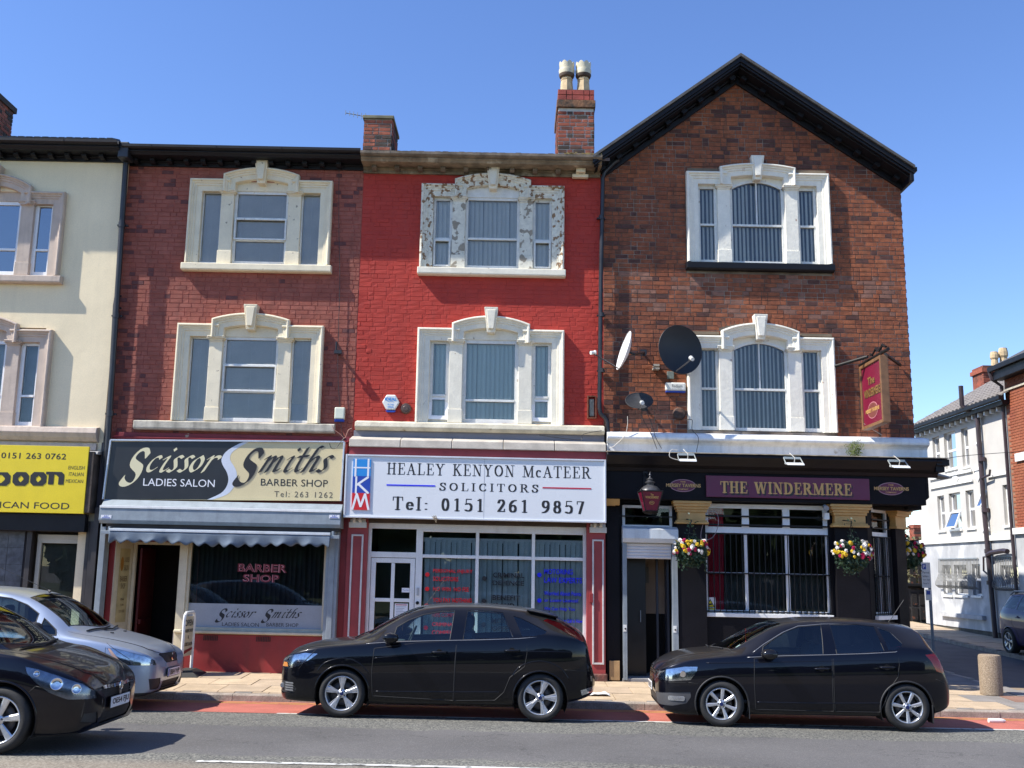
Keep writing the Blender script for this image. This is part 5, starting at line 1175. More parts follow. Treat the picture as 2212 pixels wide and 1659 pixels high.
# alarm boxes and bells
def P_(px, py, Y=YF): x, z = F(px, py, Y); return x, z
x, z = P_(735, 895); t = thing('alarm_box', (x, YF, z), 'cream alarm box with dark blue base at the right end of the barber building wall', 'alarm box')
MB().prismx([(YF, z+.13), (YF-.09, z+.12), (YF-.10, z-.10), (YF, z-.11)], x-.095, x+.095).build('cover', M('ivory plastic', (.66, .68, .55), .4, var=.05), t, bevel=.02)
MB().prismx([(YF, z-.112), (YF-.095, z-.105), (YF-.08, z-.15), (YF, z-.15)], x-.09, x+.09).build('base', deep_blue, t, bevel=.008)
x, z = P_(845, 870); t = thing('alarm_box', (x, YF, z), 'white hexagonal alarm box with blue lettering on the red wall', 'alarm box')
hx_ = [(x+.165*cos(radians(60*k)), z+.165*sin(radians(60*k))) for k in range(6)]
MB().prism(hx_, YF-.07, YF).build('cover', white_plastic, t, bevel=.02); MB().prism([(x-.1, z-.155), (x+.1, z-.155), (x+.07, z-.185), (x-.07, z-.185)], YF-.06, YF).build('lens', deep_blue, t)
place_text('lettering', sans_verts('IDEAL', .03), (x-.11, x+.11, z+.03, z+.09), YF-.07, sky_blue, t, dy=-.004)
for s__, a, zz in (('security', .06, .0), ('01744', .055, -.06), ('84858', .055, -.105)): place_text('lettering', sans_verts(s__, .01), (x-a, x+a, z+zz, z+zz+.03), YF-.07, sky_blue, t, dy=-.004)
x, z = P_(877, 883); tag(MB().lathe([(0, -.075), (.04, -.075), (.05, -.065), (.085, -.06), (.10, -.03), (.105, 0)], (x, YF, z), 'y', 24).build('alarm_bell', M('brown bell', (.10, .06, .05), .45, var=.3), None, smooth=2), 'round brown alarm bell right of the hexagonal alarm box', 'alarm bell')
x, z = P_(1467, 894); tag(MB().lathe([(0, -.07), (.03, -.07), (.05, -.06), (.10, -.05), (.12, -.02), (.125, 0)], (x, YF, z), 'y', 24).build('alarm_bell', M('rusty bell', (.12, .055, .03), .8, var=.5, vs=20, col2=(.05, .04, .04)), None, smooth=2), 'rusty round alarm bell on the brick left of the lower pub window', 'alarm bell')
x, z = P_(1458, 838); t = thing('alarm_box', (x, YF, z), 'white rectangular alarm box with blue base under the large dark dish', 'alarm box')
MB().box(x-.19, x+.19, YF-.10, YF, z-.07, z+.09).build('cover', white_plastic, t, bevel=.025); MB().box(x-.185, x+.185, YF-.09, YF, z-.10, z-.071).build('base', deep_blue, t, bevel=.01)
place_text('lettering', sans_verts('Radium', .0), (x-.07, x+.12, z-.005, z+.05), YF-.10, M('grey print dark', (.15, .15, .15), .5, var=0), t, dy=-.003)
place_text('lettering', sans_verts('Security Systems', .0), (x-.08, x+.12, z-.035, z-.02), YF-.10, M('grey print dark', (.15, .15, .15), .5, var=0), t, dy=-.003)
MB().add([(x+.0, YF-.104, z-.012), (x+.09, YF-.104, z-.006), (x+.1, YF-.104, z+.0), (x+.02, YF-.104, z-.008)], [(0, 1, 2, 3)]).build('swoosh', M('grey print dark', (.15, .15, .15), .5, var=0), t)
x, z = P_(1448, 811); tag(MB().box(x-.065, x+.065, YF-.04, YF, z-.07, z+.07).build('junction_box', M('grey green box', (.20, .24, .22), .6), None, bevel=.006), 'small grey junction box between the large dish and the white alarm box', 'junction box')
x, z = P_(1278, 881); t = thing('meter_bracket', (x, YF, z), 'rusty open metal housing on the red wall beside the slim downpipe', 'metal housing')
mb = MB(); frame(mb, x-.085, x+.085, z-.21, z+.22, .02, YF-.08, YF-.002); mb.build('rusty_frame', M('rust red metal', (.20, .06, .03), .8, var=.4, vs=20), t); MB().box(x-.045, x+.045, YF-.05, YF-.01, z-.17, z+.16).build('grey_insert', M('grey stained metal', (.32, .30, .24), .7, var=.4, vs=15), t, bevel=.01)
x, z = P_(733, 765); t = thing('aerial_bracket', (x, YF, z), 'small dark aerial bracket on the brick right of the lower barber window', 'bracket')
MB().box(x-.06, x+.08, YF-.22, YF-.16, z-.03, z+.03).box(x-.02, x+.02, YF-.2, YF, z-.02, z+.02).tube([(x-.03, YF-.19, z-.02), (x-.03, YF-.19, z+.2)], .016, 8).build('bracket_arm', dpm, t)
x, z = P_(1417, 710+45); t = thing('old_dish_bracket', (P_(1430, 765)[0]-.18, YF, z-.3), 'old pale wall bracket on the brick left of the large dark dish', 'bracket')
xx, zz = P_(1412, 887-10); xx, zz = F((1850+665/2.765)*.6777, (900+755/2.765)*.6777, YF)
MB().box(xx-.06, xx+.05, YF-.14, YF, zz+.01, zz+.05).box(xx-.07, xx+.05, YF-.16, YF, zz-.05, zz-.02).build('bracket_plate', M('dirty pale metal', (.45, .42, .36), .7), t)
# cables
cm = M('black cable', (.02, .02, .02), .5, var=0); cmw = M('pale cable', (.55, .52, .46), .6, var=0)
def cable(pts, Y, lab, m=cm, r=.006, dY=0.0):
    P = sm(pts, 6); mb = MB(); mb.tube([(F(a, b, Y)[0], Y+dY*sin(i*.7), F(a, b, Y)[1]) for i, (a, b) in enumerate(P)], r, 5, cap=False)
    return tag(mb.build('cable', m, None), lab, 'cable', 'loose cables on the walls')
def q3(l): return [((1850+a/2.765)*.6777, (900+b/2.765)*.6777) for a, b in l]
cable([(738, 325), (733, 350), (732, 480), (734, 600), (731, 720), (730, 800), (734, 880), (738, 930), (745, 950)], 18.84, 'thin cable hanging down the barber wall from the gutter')
cable([(717, 918), (722, 928), (735, 938), (745, 946), (752, 930), (760, 925)], 18.6, 'loose cable at the corner of the barber sign top', M('reddish cable', (.4, .2, .15), .6, var=0))
cable([(712, 958), (716, 968), (726, 968), (738, 952), (744, 946)], 18.5, 'black cable loop over the top right corner of the barber sign')
cable(q3([(415, 1180), (415, 1260), (390, 1350), (300, 1440), (245, 1465)]), 18.58, 'pale loose cable on the parapet near the slim downpipe', cmw)
cable(q3([(545, 1140), (550, 1200), (620, 1330), (675, 1470)]), 18.55, 'left one of two thin cables dropping from the small grey dish')
cable(q3([(585, 1140), (640, 1280), (660, 1360), (715, 1465)]), 18.55, 'right one of two thin cables dropping from the small grey dish')
cable(q3([(945, 1210), (985, 1215), (985, 1300), (1040, 1370), (1025, 1480), (1020, 1530), (950, 1560)]), 18.42, 'cable running over the parapet to the left floodlight')
cable(q3([(860, 1480), (800, 1480), (790, 1540), (880, 1570)]), 18.25, 'grey cable loop at the left floodlight', cmw, .008)
cable([(1862, 812), (1865, 850), (1868, 900), (1872, 915)], 18.8, 'white wire down the brick left of the hanging sign', cmw, .008)
cable([(1866, 915), (1880, 925), (1892, 932), (1905, 940)], 18.6, 'white wire below the hanging sign', cmw)
cable([(1508, 1128), (1520, 1112), (1545, 1105), (1552, 1130), (1540, 1160), (1515, 1165), (1520, 1130), (1540, 1118)], 18.78, 'tangled wire at the top left of the pub window', M('purple grey wire', (.25, .2, .25), .6, var=0))
cable([(1165, 940), (1250, 950), (1260, 938), (1300, 930)], 18.6, 'cable along the ledge above the solicitors sign')
cable([(1990, 1000), (2080, 985), (2212, 975)], 21, 'overhead cable crossing the side street', cm, .006)
# floodlights
def flood(px, py, Y, lab):
    x, z = F(px, py, Y); t = thing('floodlight', (x, Y, z), lab, 'floodlight', 'floodlights over the pub name board')
    MB().prismx([(Y-.16, z-.055), (Y+.06, z-.02), (Y+.06, z+.015), (Y-.12, z-.02)], x-.15, x+.15).build('lamp_body', M('pale grey metal', (.62, .65, .67), .4, var=.08), t, bevel=.006)
    MB().tube([(x-.155, Y-.05, z-.02), (x-.15, Y+.12, z+.10), (x+.15, Y+.12, z+.10), (x+.155, Y-.05, z-.02)], .012, 6).box(x-.15, x+.15, Y+.10, Y+.12, z+.08, z+.12).build('yoke', M('grey yoke', (.4, .43, .42), .4, metal=.3), t)
    MB().tube([(x+.02, Y+.05, z+.01), (x+.02, Y-.0, z+.09), (x-.03, Y+.06, z+.16), (x-.04, Y+.12, z+.19)], .007, 5).build('supply_cable', cmw, t)
flood(1484, 992, 18.15, 'leftmost floodlight, above the lantern side of the pub front'); flood(1715, 1000, 18.15, 'middle floodlight above the gold lettered name board'); flood(1942, 1006, 18.15, 'right floodlight above the right oval emblem')
t = thing('floodlight', (8.05, 19.6, 4.0), 'dark floodlight on the side street face of the pub cornice', 'floodlight')
MB().add([(7.85, 19.3, 4.02), (8.25, 19.3, 3.93), (8.25, 19.7, 3.93), (7.85, 19.7, 4.02), (7.85, 19.3, 4.06), (8.22, 19.3, 3.97), (8.22, 19.7, 3.97), (7.85, 19.7, 4.06)], [(0, 1, 2, 3), (4, 5, 6, 7), (0, 1, 5, 4), (1, 2, 6, 5), (2, 3, 7, 6), (3, 0, 4, 7)]).build('lamp_body', steel, t)
# lantern
Yl = 18.28; x, z0 = F(1405, 1107, Yl); t = thing('pub_lantern', (x, Yl, z0), 'hexagonal crimson glass pub lantern with black domed top over the doorway', 'lantern')
ztop = F(1405, 1062, Yl)[1]; rot0 = radians(3)
def rg(r, h, n=4, ro=rot0): return [(x+r*cos(ro+2*pi*(k+.5)/n), Yl+r*sin(ro+2*pi*(k+.5)/n), h) for k in range(n)]
mb = MB(); A_ = rg(.15, z0+.02); B_ = rg(.27, ztop); mb.add(A_+B_, [(3, 2, 1, 0), (4, 5, 6, 7), (0, 1, 5, 4), (1, 2, 6, 5), (2, 3, 7, 6), (3, 0, 4, 7)])
mb.build('crimson_panels', M('crimson lantern panel', (.15, .008, .03), .25, var=.1), t)
mb = MB()
for a_, b_ in zip(A_, B_): mb.tube([a_, b_], .011, 6)
for R_ in (A_, B_): mb.tube(R_+R_[:2], .013, 6)
mb.tube([(x, Yl, z0-.03), (x, Yl, z0+.02)], [.10, .15], 4)
mb.build('lantern_frame', black_metal, t)
mb = MB(); mb.lathe([(a*.74, h*.68) for a, h in [(.25, 0), (.255, .02), (.235, .06), (.17, .13), (.10, .165), (.085, .17), (.09, .21), (.12, .225), (.125, .25), (.07, .275), (.055, .30), (.075, .32), (.05, .35), (.02, .38), (.015, .40), (.03, .425), (.028, .45), (.008, .48), (.004, .52), (0, .53)]], (x, Yl, ztop), 'z', 24)
mb.build('lantern_top', M('weathered black metal', (.09, .09, .095), .35, metal=.4, var=.4, vs=15), t, smooth=2)
for sx, sy in ((-1, -1), (1, -1), (-1, 1), (1, 1)): MB().add([(x+sx*.17, Yl+sy*.15, ztop+.01), (x+sx*.15, Yl+sy*.17, ztop+.01), (x+sx*.23, Yl+sy*.2, ztop+.07)], [(0, 1, 2)]).build('corner_finial', black_metal, t)
MB().tube([(x-.02, Yl+.02, ztop+.1), (x-.03, Yl+.2, ztop+.3), (x-.04, Yp, ztop+.35)], .02, 6).box(x-.08, x, Yp-.02, Yp, ztop+.0, ztop+.5).build('wall_bracket', black_metal, t)
def fpan(u, v): # front-facing panel coordinates (u across -1..1, v up 0..1)
    a = Vector(A_[2]).lerp(Vector(A_[3]), (u+1)/2); b = Vector(B_[2]).lerp(Vector(B_[3]), (u+1)/2); return a.lerp(b, v)
pf = sorted(range(4), key=lambda k: (A_[k][1]+A_[(k+1) % 4][1]))[0]
def fpan(u, v):
    i, j = pf, (pf+1) % 4
    if A_[i][0] > A_[j][0]: i, j = j, i
    a = Vector(A_[i]).lerp(Vector(A_[j]), (u+1)/2); b = Vector(B_[i]).lerp(Vector(B_[j]), (u+1)/2); p = a.lerp(b, v); return (p.x, p.y-.006, p.z)
for s__, w_, v0, v1 in (('The', .16, .76, .86), ('WINDERMERE', .72, .62, .74), ('MERSEY', .2, .38, .44)):
    vs, fs = sans_verts(s__, .02); ax = min(v[0] for v in vs); bx = max(v[0] for v in vs); az = min(v[1] for v in vs); bz = max(v[1] for v in vs)
    MB().add([fpan((-1+2*(v[0]-ax)/(bx-ax))*w_, v0+(v[1]-az)/(bz-az)*(v1-v0)) for v in vs], fs).build('lettering', gold_letter, t)
MB().tube([fpan(.3*cos(k*pi/8), .41+.08*sin(k*pi/8)) for k in range(17)], .004, 4).build('oval_outline', gold_letter, t)
# hanging pub sign: board square to the wall
XS = 6.50; yn, zt1 = GX(1926, 762, XS); yf, zt2 = GX(1877, 781, XS); zbn = GX(1936, 905, XS)[1]
yn = 17.62; yf = 18.72; ztp = (zt1+zt2)/2; zbt = ztp-1.2
t = thing('hanging_pub_sign', (XS, 18.2, ztp), 'crimson hanging pub sign in a brown wooden frame on an iron bracket at the corner', 'hanging sign')
wdm = M('varnished sign wood', (.20, .10, .045), .5, var=.3, vs=8)
def fx_(x_, y_, z_): return (XS-.05+(y_), x_, z_)
mb = MB()
for (a, c, z0_, z1_) in ((yn, yn+.06, zbt, ztp), (yf-.06, yf, zbt, ztp), (yn+.06, yf-.06, zbt, zbt+.06), (yn+.06, yf-.06, ztp-.06, ztp)): mb.box(XS-.075, XS+.065, a, c, z0_, z1_)
mb.build('sign_frame', wdm, t, bevel=.008)
MB().box(XS-.05, XS+.04, yn+.06, yf-.06, zbt+.06, ztp-.06).build('board', purple_red, t)
def stext(s__, u0, u1, z0_, z1_, m_, off=-.004):
    vs, fs = sans_verts(s__, .03); ax = min(v[0] for v in vs); bx = max(v[0] for v in vs); az = min(v[1] for v in vs); bz = max(v[1] for v in vs)
    MB().add([(XS-.05+off, yf-(u0+(v[0]-ax)/(bx-ax)*(u1-u0)), z0_+(v[1]-az)/(bz-az)*(z1_-z0_)) for v in vs], fs).build('lettering', m_, t)
for off, dd, m_ in ((-.003, .012, let_black), (-.006, 0, M('dull gold lettering', (.22, .12, .04), .4, var=.15))):
    stext('The', .36+dd, .72+dd, ztp-.42-dd, ztp-.28-dd, m_, off); stext('WINDERMERE', .14+dd, .98+dd, ztp-.64-dd, ztp-.49-dd, m_, off)
cy_, cz_ = (yn+yf)/2, ztp-.9
MB().add([(XS-.053, cy_+.26*cos(2*pi*k/28), cz_+.15*sin(2*pi*k/28)) for k in range(28)], [list(range(28))]).build('oval_rim', let_pink, t); MB().add([(XS-.055, cy_+.245*cos(2*pi*k/28), cz_+.136*sin(2*pi*k/28)) for k in range(28)], [list(range(28))]).build('oval_face', M('brown oval', (.2, .06, .05), .4), t)
stext('MERSEY TAVERNS', .2, .9, cz_-.03, cz_+.04, gold_letter, -.008)
mb = MB(); bz_ = ztp+.06; mb.tube([(XS, YF, bz_), (XS, 17.4, bz_)], .03, 8); mb.tube([(XS-.55, 18.85, bz_-.05), (XS-.05, 18.3, bz_+.05)], .03, 8); mb.tube([(XS+.75, 18.85, bz_+.02), (XS+.2, 18.1, bz_+.06)], .03, 8)
mb.tube([(XS, 17.5+.05*k+.06*sin(k*.9), bz_+.06+.09*abs(sin(k*.45))) for k in range(16)], .02, 6)
for a in (yn+.15, yf-.15): mb.tube([(XS, a, ztp-.02), (XS, a, bz_)], .012, 5)
mb.build('iron_bracket', black_metal, t)
# cctv camera by the right capital
x, z = F(1780, 1096, 18.75); t = thing('cctv_camera', (x, 18.75, z), 'small grey security camera tucked left of the right ochre capital', 'camera')
MB().tube([(x, 18.7, z+.01), (x-.02, 18.55, z-.03)], [.045, .05], 12).build('camera_body', M('grey camera', (.25, .26, .28), .4), t); MB().box(x+.0, x+.09, 18.74, 18.86, z-.22, z-.10).build('camera_box', white_plastic, t, bevel=.005)
# hanging baskets
leafm = M('basket leaf', (.035, .075, .03), .6, var=.4, vs=15, col2=(.02, .05, .03)); fms = [M('yellow petal', (.75, .52, .02), .6, var=.1), M('white petal', (.78, .74, .68), .6, var=.08), M('crimson petal', (.50, .012, .10), .6, var=.1)]
def flower_mesh(m, seed):
    rnd = random.Random(seed); mb = MB()
    for k in range(9):
        a = rnd.uniform(0, 2*pi); e = rnd.uniform(.1, 1.3); d = Vector((cos(a)*sin(e), sin(a)*sin(e), cos(e))); s1 = d.orthogonal().normalized(); s2 = d.cross(s1)
        c_ = d*.022; r = .026; mb.add([tuple(c_+s1*r*1.0-s2*r*.2), tuple(c_+d*.012+s1*r*.5+s2*r), tuple(c_+d*.01-s1*r*.6+s2*r*.9), tuple(c_-s1*r), tuple(c_-s1*r*.2-s2*r*.9)], [(0, 1, 2, 3, 4)])
    return mb.mesh('flower', m, shear=False, smooth=True)
FL = [[flower_mesh(m, 10*i+j) for j in range(3)] for i, m in enumerate(fms)]
def basket(c, R, seed, lab, nf=60):
    rnd = random.Random(seed); t = thing('hanging_basket', (c[0], c[1], c[2]), lab, 'hanging basket', 'hanging flower baskets on the pub front')
    mb = MB()
    def leaf(p, s):
        d = Vector((rnd.gauss(0, 1), rnd.gauss(0, 1)-.6, rnd.gauss(0, 1))).normalized(); s1 = d.orthogonal().normalized(); s2 = d.cross(s1); p = Vector(p)
        mb.add([tuple(p-s2*s), tuple(p+s1*s*.55), tuple(p+s2*s), tuple(p-s1*s*.55)], [(0, 1, 2, 3)])
    for i in range(1500):
        a = rnd.uniform(0, 2*pi); u = rnd.uniform(-1, .75); r = R*sqrt(max(0, 1-u*u))*rnd.uniform(.72, 1.02)
        leaf((c[0]+r*cos(a), c[1]+r*sin(a)*.85, c[2]-.03+R*u*.95), rnd.uniform(.022, .042))
    for j in range(14):       # trailing ivy
        a = rnd.uniform(0, 2*pi); r = R*rnd.uniform(.3, .95)
        for k in range(rnd.randint(8, 20)): leaf((c[0]+r*cos(a)+rnd.gauss(0, .015), c[1]+r*sin(a)*.8, c[2]-R*(.3+.055*k)), .028)
    for k in range(40): leaf((c[0]+rnd.gauss(0, .05), c[1], c[2]+R*.7+.012*k*rnd.random()), .03)
    mb.build('foliage', leafm, t)
    for i in range(nf):
        a = rnd.uniform(pi*.95, pi*2.05) if i < nf*.8 else rnd.uniform(0, pi); u = rnd.uniform(-.42, .75); r = R*sqrt(1-u*u)*1.03
        p = (c[0]+r*cos(a)*1.05, c[1]+r*sin(a)*.9, c[2]+R*u*.8)
        k = rnd.choice((0, 0, 1, 1, 1, 2, 2)); d = Vector((cos(a), sin(a), .4)).normalized()
        o_ = inst('flower', FL[k][rnd.randint(0, 2)], p, t, rot=d.to_track_quat('Z', 'Y').to_euler(), scale=(1.0, 1.0, 1.0) if True else None)
        s__ = rnd.uniform(.75, 1.2); o_.scale = (s__, s__, s__)
    mb = MB()
    for a in (0, 2.1, 4.2): mb.tube([(c[0]+R*.8*cos(a), c[1]+R*.8*sin(a), c[2]+.05), (c[0], c[1], c[2]+R+.18)], .004, 4)
    mb.tube([(c[0], c[1], c[2]+R+.18), (c[0]+.02, c[1]+.02, c[2]+R+.24), (c[0], YF-.1 if c[1] < 19 else c[1], c[2]+R+.28)], .01, 5); mb.build('chain', black_metal, t)
x, z = F(1493, 1186, 18.3); basket((x, 18.3, z-.01), .28, 1, 'flower basket hanging left of the large pub window under the left capital')
x, z = F(1841, 1192, 18.3); basket((x, 18.3, z-.01), .31, 2, 'flower basket hanging under the capital right of the large pub window', 68)
x, z = F(1958, 1190, 20.6); basket((x, 20.6, z), .33, 3, 'flower basket hanging round the corner on the side street wall', 52)
# ================================================================ ground
asph = M('road asphalt', (.10, .10, .10), .85, var=.1)
def asphalt():
    m = asph; t_ = m.node_tree; N = t_.nodes; L = t_.links; p = N['Principled BSDF']
    geo = N.new('ShaderNodeNewGeometry'); sep = N.new('ShaderNodeSeparateXYZ'); L.new(geo.outputs['Position'], sep.inputs[0])
    def nz(s, d=3):
        n = N.new('ShaderNodeTexNoise'); n.inputs['Scale'].default_value = s; n.inputs['Detail'].default_value = d; L.new(geo.outputs['Position'], n.inputs['Vector']); return n.outputs[0]
    def mth(op, a, b):
        n = N.new('ShaderNodeMath'); n.operation = op
        for i, v in enumerate((a, b)):
            if isinstance(v, (int, float)): n.inputs[i].default_value = v
            else: L.new(v, n.inputs[i])
        return n.outputs[0]
    def mr(v, a, b, c=0, d=1):
        n = N.new('ShaderNodeMapRange'); L.new(v, n.inputs[0])
        for i, q_ in enumerate((a, b, c, d)): n.inputs[i+1].default_value = q_
        return n.outputs[0]
    def mix(f, a, b, bt='MIX'):
        n = N.new('ShaderNodeMix'); n.data_type = 'RGBA'; n.blend_type = bt
        L.new(f, n.inputs[0]) if not isinstance(f, (int, float)) else setattr(n.inputs[0], 'default_value', f)
        for i, v in ((6, a), (7, b)):
            if isinstance(v, tuple): n.inputs[i].default_value = v+(1,)
            else: L.new(v, n.inputs[i])
        return n.outputs[2]
    yy = mth('ADD', sep.outputs[1], mth('MULTIPLY', mth('SUBTRACT', nz(1.6, 8), .5), .55))
    f = mth('ADD', mr(yy, 13.35, 13.5), mr(yy, 11.1, 10.95))      # coarse chippings by the bays and round the centre line
    v = N.new('ShaderNodeTexVoronoi'); v.inputs['Scale'].default_value = 62; L.new(geo.outputs['Position'], v.inputs['Vector'])
    chip = N.new('ShaderNodeValToRGB'); chip.color_ramp.elements[0].color = (.045, .047, .045, 1); chip.color_ramp.elements[1].color = (.27, .26, .22, 1); chip.color_ramp.elements[1].position = .95
    e = chip.color_ramp.elements.new(.5); e.color = (.12, .12, .105, 1)
    sc_ = N.new('ShaderNodeSeparateColor'); L.new(v.outputs['Color'], sc_.inputs[0]); L.new(sc_.outputs[0], chip.inputs[0])
    v2 = N.new('ShaderNodeTexVoronoi'); v2.inputs['Scale'].default_value = 110; L.new(geo.outputs['Position'], v2.inputs['Vector'])
    s2 = N.new('ShaderNodeSeparateColor'); L.new(v2.outputs['Color'], s2.inputs[0])
    smooth = mix(mr(s2.outputs[0], .78, 1), (.108, .104, .101), (.20, .195, .185)); 
    big = mr(nz(.35, 5), .3, .7, .74, 1.15)
    c = mix(f, smooth, chip.outputs[0]); near = mr(sep.outputs[1], 10.7, 10.3)
    c = mix(mth('MULTIPLY', near, .45), c, (.30, .24, .17))
    cc = N.new('ShaderNodeCombineColor'); [L.new(big, cc.inputs[i]) for i in range(3)]
    c = mix(1.0, c, cc.outputs[0], 'MULTIPLY')
    mp = N.new('ShaderNodeTexVoronoi'); mp.feature = 'DISTANCE_TO_EDGE'; mp.inputs['Scale'].default_value = .45
    wv = N.new('ShaderNodeVectorMath'); wv.operation = 'ADD'; n3 = N.new('ShaderNodeTexNoise'); n3.inputs['Scale'].default_value = 2.5; n3.inputs['Detail'].default_value = 6; L.new(geo.outputs['Position'], n3.inputs['Vector'])
    L.new(geo.outputs['Position'], wv.inputs[0]); L.new(n3.outputs['Color'], wv.inputs[1]); L.new(wv.outputs[0], mp.inputs['Vector'])
    c = mix(mr(mp.outputs['Distance'], .004, .0015, 0, .55), c, (.025, .025, .025))
    L.new(c, p.inputs['Base Color'])
    b = N.new('ShaderNodeBump'); b.inputs['Strength'].default_value = .5; b.inputs['Distance'].default_value = .012
    L.new(mth('ADD', mth('MULTIPLY', sc_.outputs[1], f), mth('MULTIPLY', s2.outputs[1], .35)), b.inputs['Height']); L.new(b.outputs[0], p.inputs['Normal'])
asphalt()
def strip(name, x0, x1, rows, m, **k):       # rows: (y, z)
    mb = MB(); n = 24
    for i in range(n+1):
        x = x0+(x1-x0)*i/n
        for y, z in rows: mb.v.append((x, y, z))
    r = len(rows)
    for i in range(n):
        for j in range(r-1): mb.f.append([i*r+j, (i+1)*r+j, (i+1)*r+j+1, i*r+j+1]); mb.m.append(0)
    return mb.build(name, m, k.pop('parent', None), **k)
MB().add([(-900, -600, -.3), (900, -600, -.3), (900, 1500, -.3), (-900, 1500, -.3)], [(0, 1, 2, 3)]).build('ground', M('far ground', (.14, .13, .11), .9, var=.2, vs=.1), None, kind='structure', shear=False)
road = strip('road', -45, 45, [(-4, .08), (2, .13), (10.5, .13), (14.84, 0), (16.42, -.05)], asph, kind='structure')
strip('verge', -45, 45, [(-30, .5), (-8, .25), (-4.0, .2), (-3.99, .05)], M('opposite verge', (.07, .09, .03), .9, var=.3), kind='structure')
redm = M('red surface dressing', (.44, .13, .095), .85, var=.18, vs=2.5, fine=.2, bump=.3, bs=80)
zr_ = lambda y: 0 if y < 14.84 else -.05*(y-14.84)/1.58
strip('bus_lane_surface', -45, 45, [(14.86, .003), (16.42, -.046)], redm, parent=road)
wl = M('worn white road paint', (.62, .62, .58), .7, col2=(.13, .13, .12), mask=(9, .55, .62), var=.2)
yl = M('worn yellow road paint', (.62, .36, .10), .7, col2=(.44, .15, .10), mask=(6, .55, .66), var=.2)
strip('edge_line', -3.28, 7.35, [(14.80, .006), (14.90, .004)], wl, parent=road)
for y in (16.08, 16.24): strip('yellow_line', -45, 45, [(y, zr_(y)+.008), (y+.055, zr_(y+.055)+.008)], yl, parent=road)
strip('centre_line', -3.1, .9, [(10.50, .136), (10.61, .132)], wl, parent=road); strip('centre_line', -9.2, -5.2, [(10.50, .136), (10.61, .132)], wl, parent=road)
# pavement with separate slabs and kerb stones
zp = lambda y: .055+(y-16.42)*.034
pav = strip('pavement', -45, 9.6, [(16.56, .03), (19.4, .12)], M('joint sand', (.27, .20, .13), .95, var=.3), kind='structure')
kst = [M('kerb stone', (.34, .29, .24), .85, var=.3, vs=5, fine=.25, bump=.5, bs=30)]
random.seed(21)
kme = [MB().prismx([(16.42, -.12), (16.42+.005, .04), (16.44, .058), (16.56, .062), (16.56, -.12)], -.4535, .4535).mesh('kerb_stone', kst[0], shear=False) for _ in range(1)]
for i in range(23): inst('kerb_stone', kme[0], (-11.2+.915*i, random.uniform(-.004, .004), random.uniform(-.004, .004)), pav, rot=(0, random.uniform(-.002, .002)+S, 0))
strip('kerb', 9.8, 30, [(16.42, -.12), (16.43, .05), (16.56, .06)], kst[0], parent=pav)
slm = [M('sandy paving slab %s' % w_, c_, .85, var=.2, vs=3, fine=.15, bump=.25, bs=50) for w_, c_ in (('a', (.47, .36, .24)), ('b', (.44, .34, .235)), ('c', (.50, .385, .255)))]
gsl = M('grey paving slab', (.24, .22, .20), .85, var=.2, fine=.15); bsl = M('brown paving slab', (.24, .13, .09), .85, var=.2, fine=.15)
sme = {}
def slab(w, d, m):
    k = (round(w, 3), round(d, 3), m.name)
    if k not in sme: sme[k] = MB().add([(-w/2, -d/2, -.03), (w/2, -d/2, -.03), (w/2, d/2, -.03), (-w/2, d/2, -.03), (-w/2+.003, -d/2+.003, 0), (w/2-.003, -d/2+.003, 0), (w/2-.003, d/2-.003, 0), (-w/2+.003, d/2-.003, 0)], [(4, 5, 6, 7), (0, 1, 5, 4), (1, 2, 6, 5), (2, 3, 7, 6), (3, 0, 4, 7)]).mesh('paving_slab', m, shear=False)
    return sme[k]
for i in range(75): # brick edging course behind the kerb
    inst('edging_brick', slab(.262, .105, slm[1] if i % 3 else gsl), (-10.7+.27*i, 16.635, zp(16.635)+random.uniform(-.002, .002)), pav, rot=(atan2(.034, 1), S, 0))
for r, (y, d) in enumerate(((17.04, .68), (17.73, .68), (18.42, .68), (19.0, .46))):
    for i in range(29):
        x = -10.6+.70*i+(.35 if r % 2 else 0)
        if x > 9.3: break
        m_ = random.choice(slm)
        if x > 6.6: m_ = (gsl if (i+r) % 3 == 0 else bsl if (i+r) % 3 == 1 and r < 2 and x > 8 else slm[0])
        inst('paving_slab', slab(.69, d-.01, m_), (x, y, zp(y)+random.uniform(-.003, .003)), pav, rot=(.034, S+random.uniform(-.002, .002), 0))
strip('pavement', -45, -10.9, [(16.56, .06), (19.4, .15)], slm[1], kind='structure')
# side street
zs_ = lambda y: .13+(y-18.9)*.024
def sheet(name, pts, m, **k): return MB().add(pts, [list(range(len(pts)))]).build(name, m, k.pop('parent', None), **k)
def zrow(x0, x1, y0, y1, dz): return [(x0, y0, zs_(y0)+dz), (x1, y0, zs_(y0)+dz), (x1, y1, zs_(y1)+dz), (x0, y1, zs_(y1)+dz)]
sheet('side_road', zrow(8.9, 12.3, 19.2, 90, -.10), M('side road asphalt', (.085, .085, .088), .85, var=.25, vs=1.5, fine=.2, bump=.3, bs=70), kind='structure'); sheet('side_road_mouth', [(9.5, 16.3, -.055), (20, 16.3, -.055), (13, 19.25, .03), (8.9, 19.25, .03)], asph, kind='structure')
sp = sheet('side_pavement', zrow(7.2, 8.78, 19.3, 60, -.0), M('grey side pavement', (.20, .19, .18), .9, var=.3, vs=2), kind='structure')
for i in range(20): y = 19.4+i*.915; MB().box(8.78, 8.91, y, y+.905, zs_(y)-.12, zs_(y)+.01).build('kerb_stone', kst[0], sp)
fp = sheet('far_pavement', zrow(12.3, 14.1, 19.0, 60, -.02), M('weedy joint', (.16, .16, .08), .95, var=.4, vs=8), kind='structure')
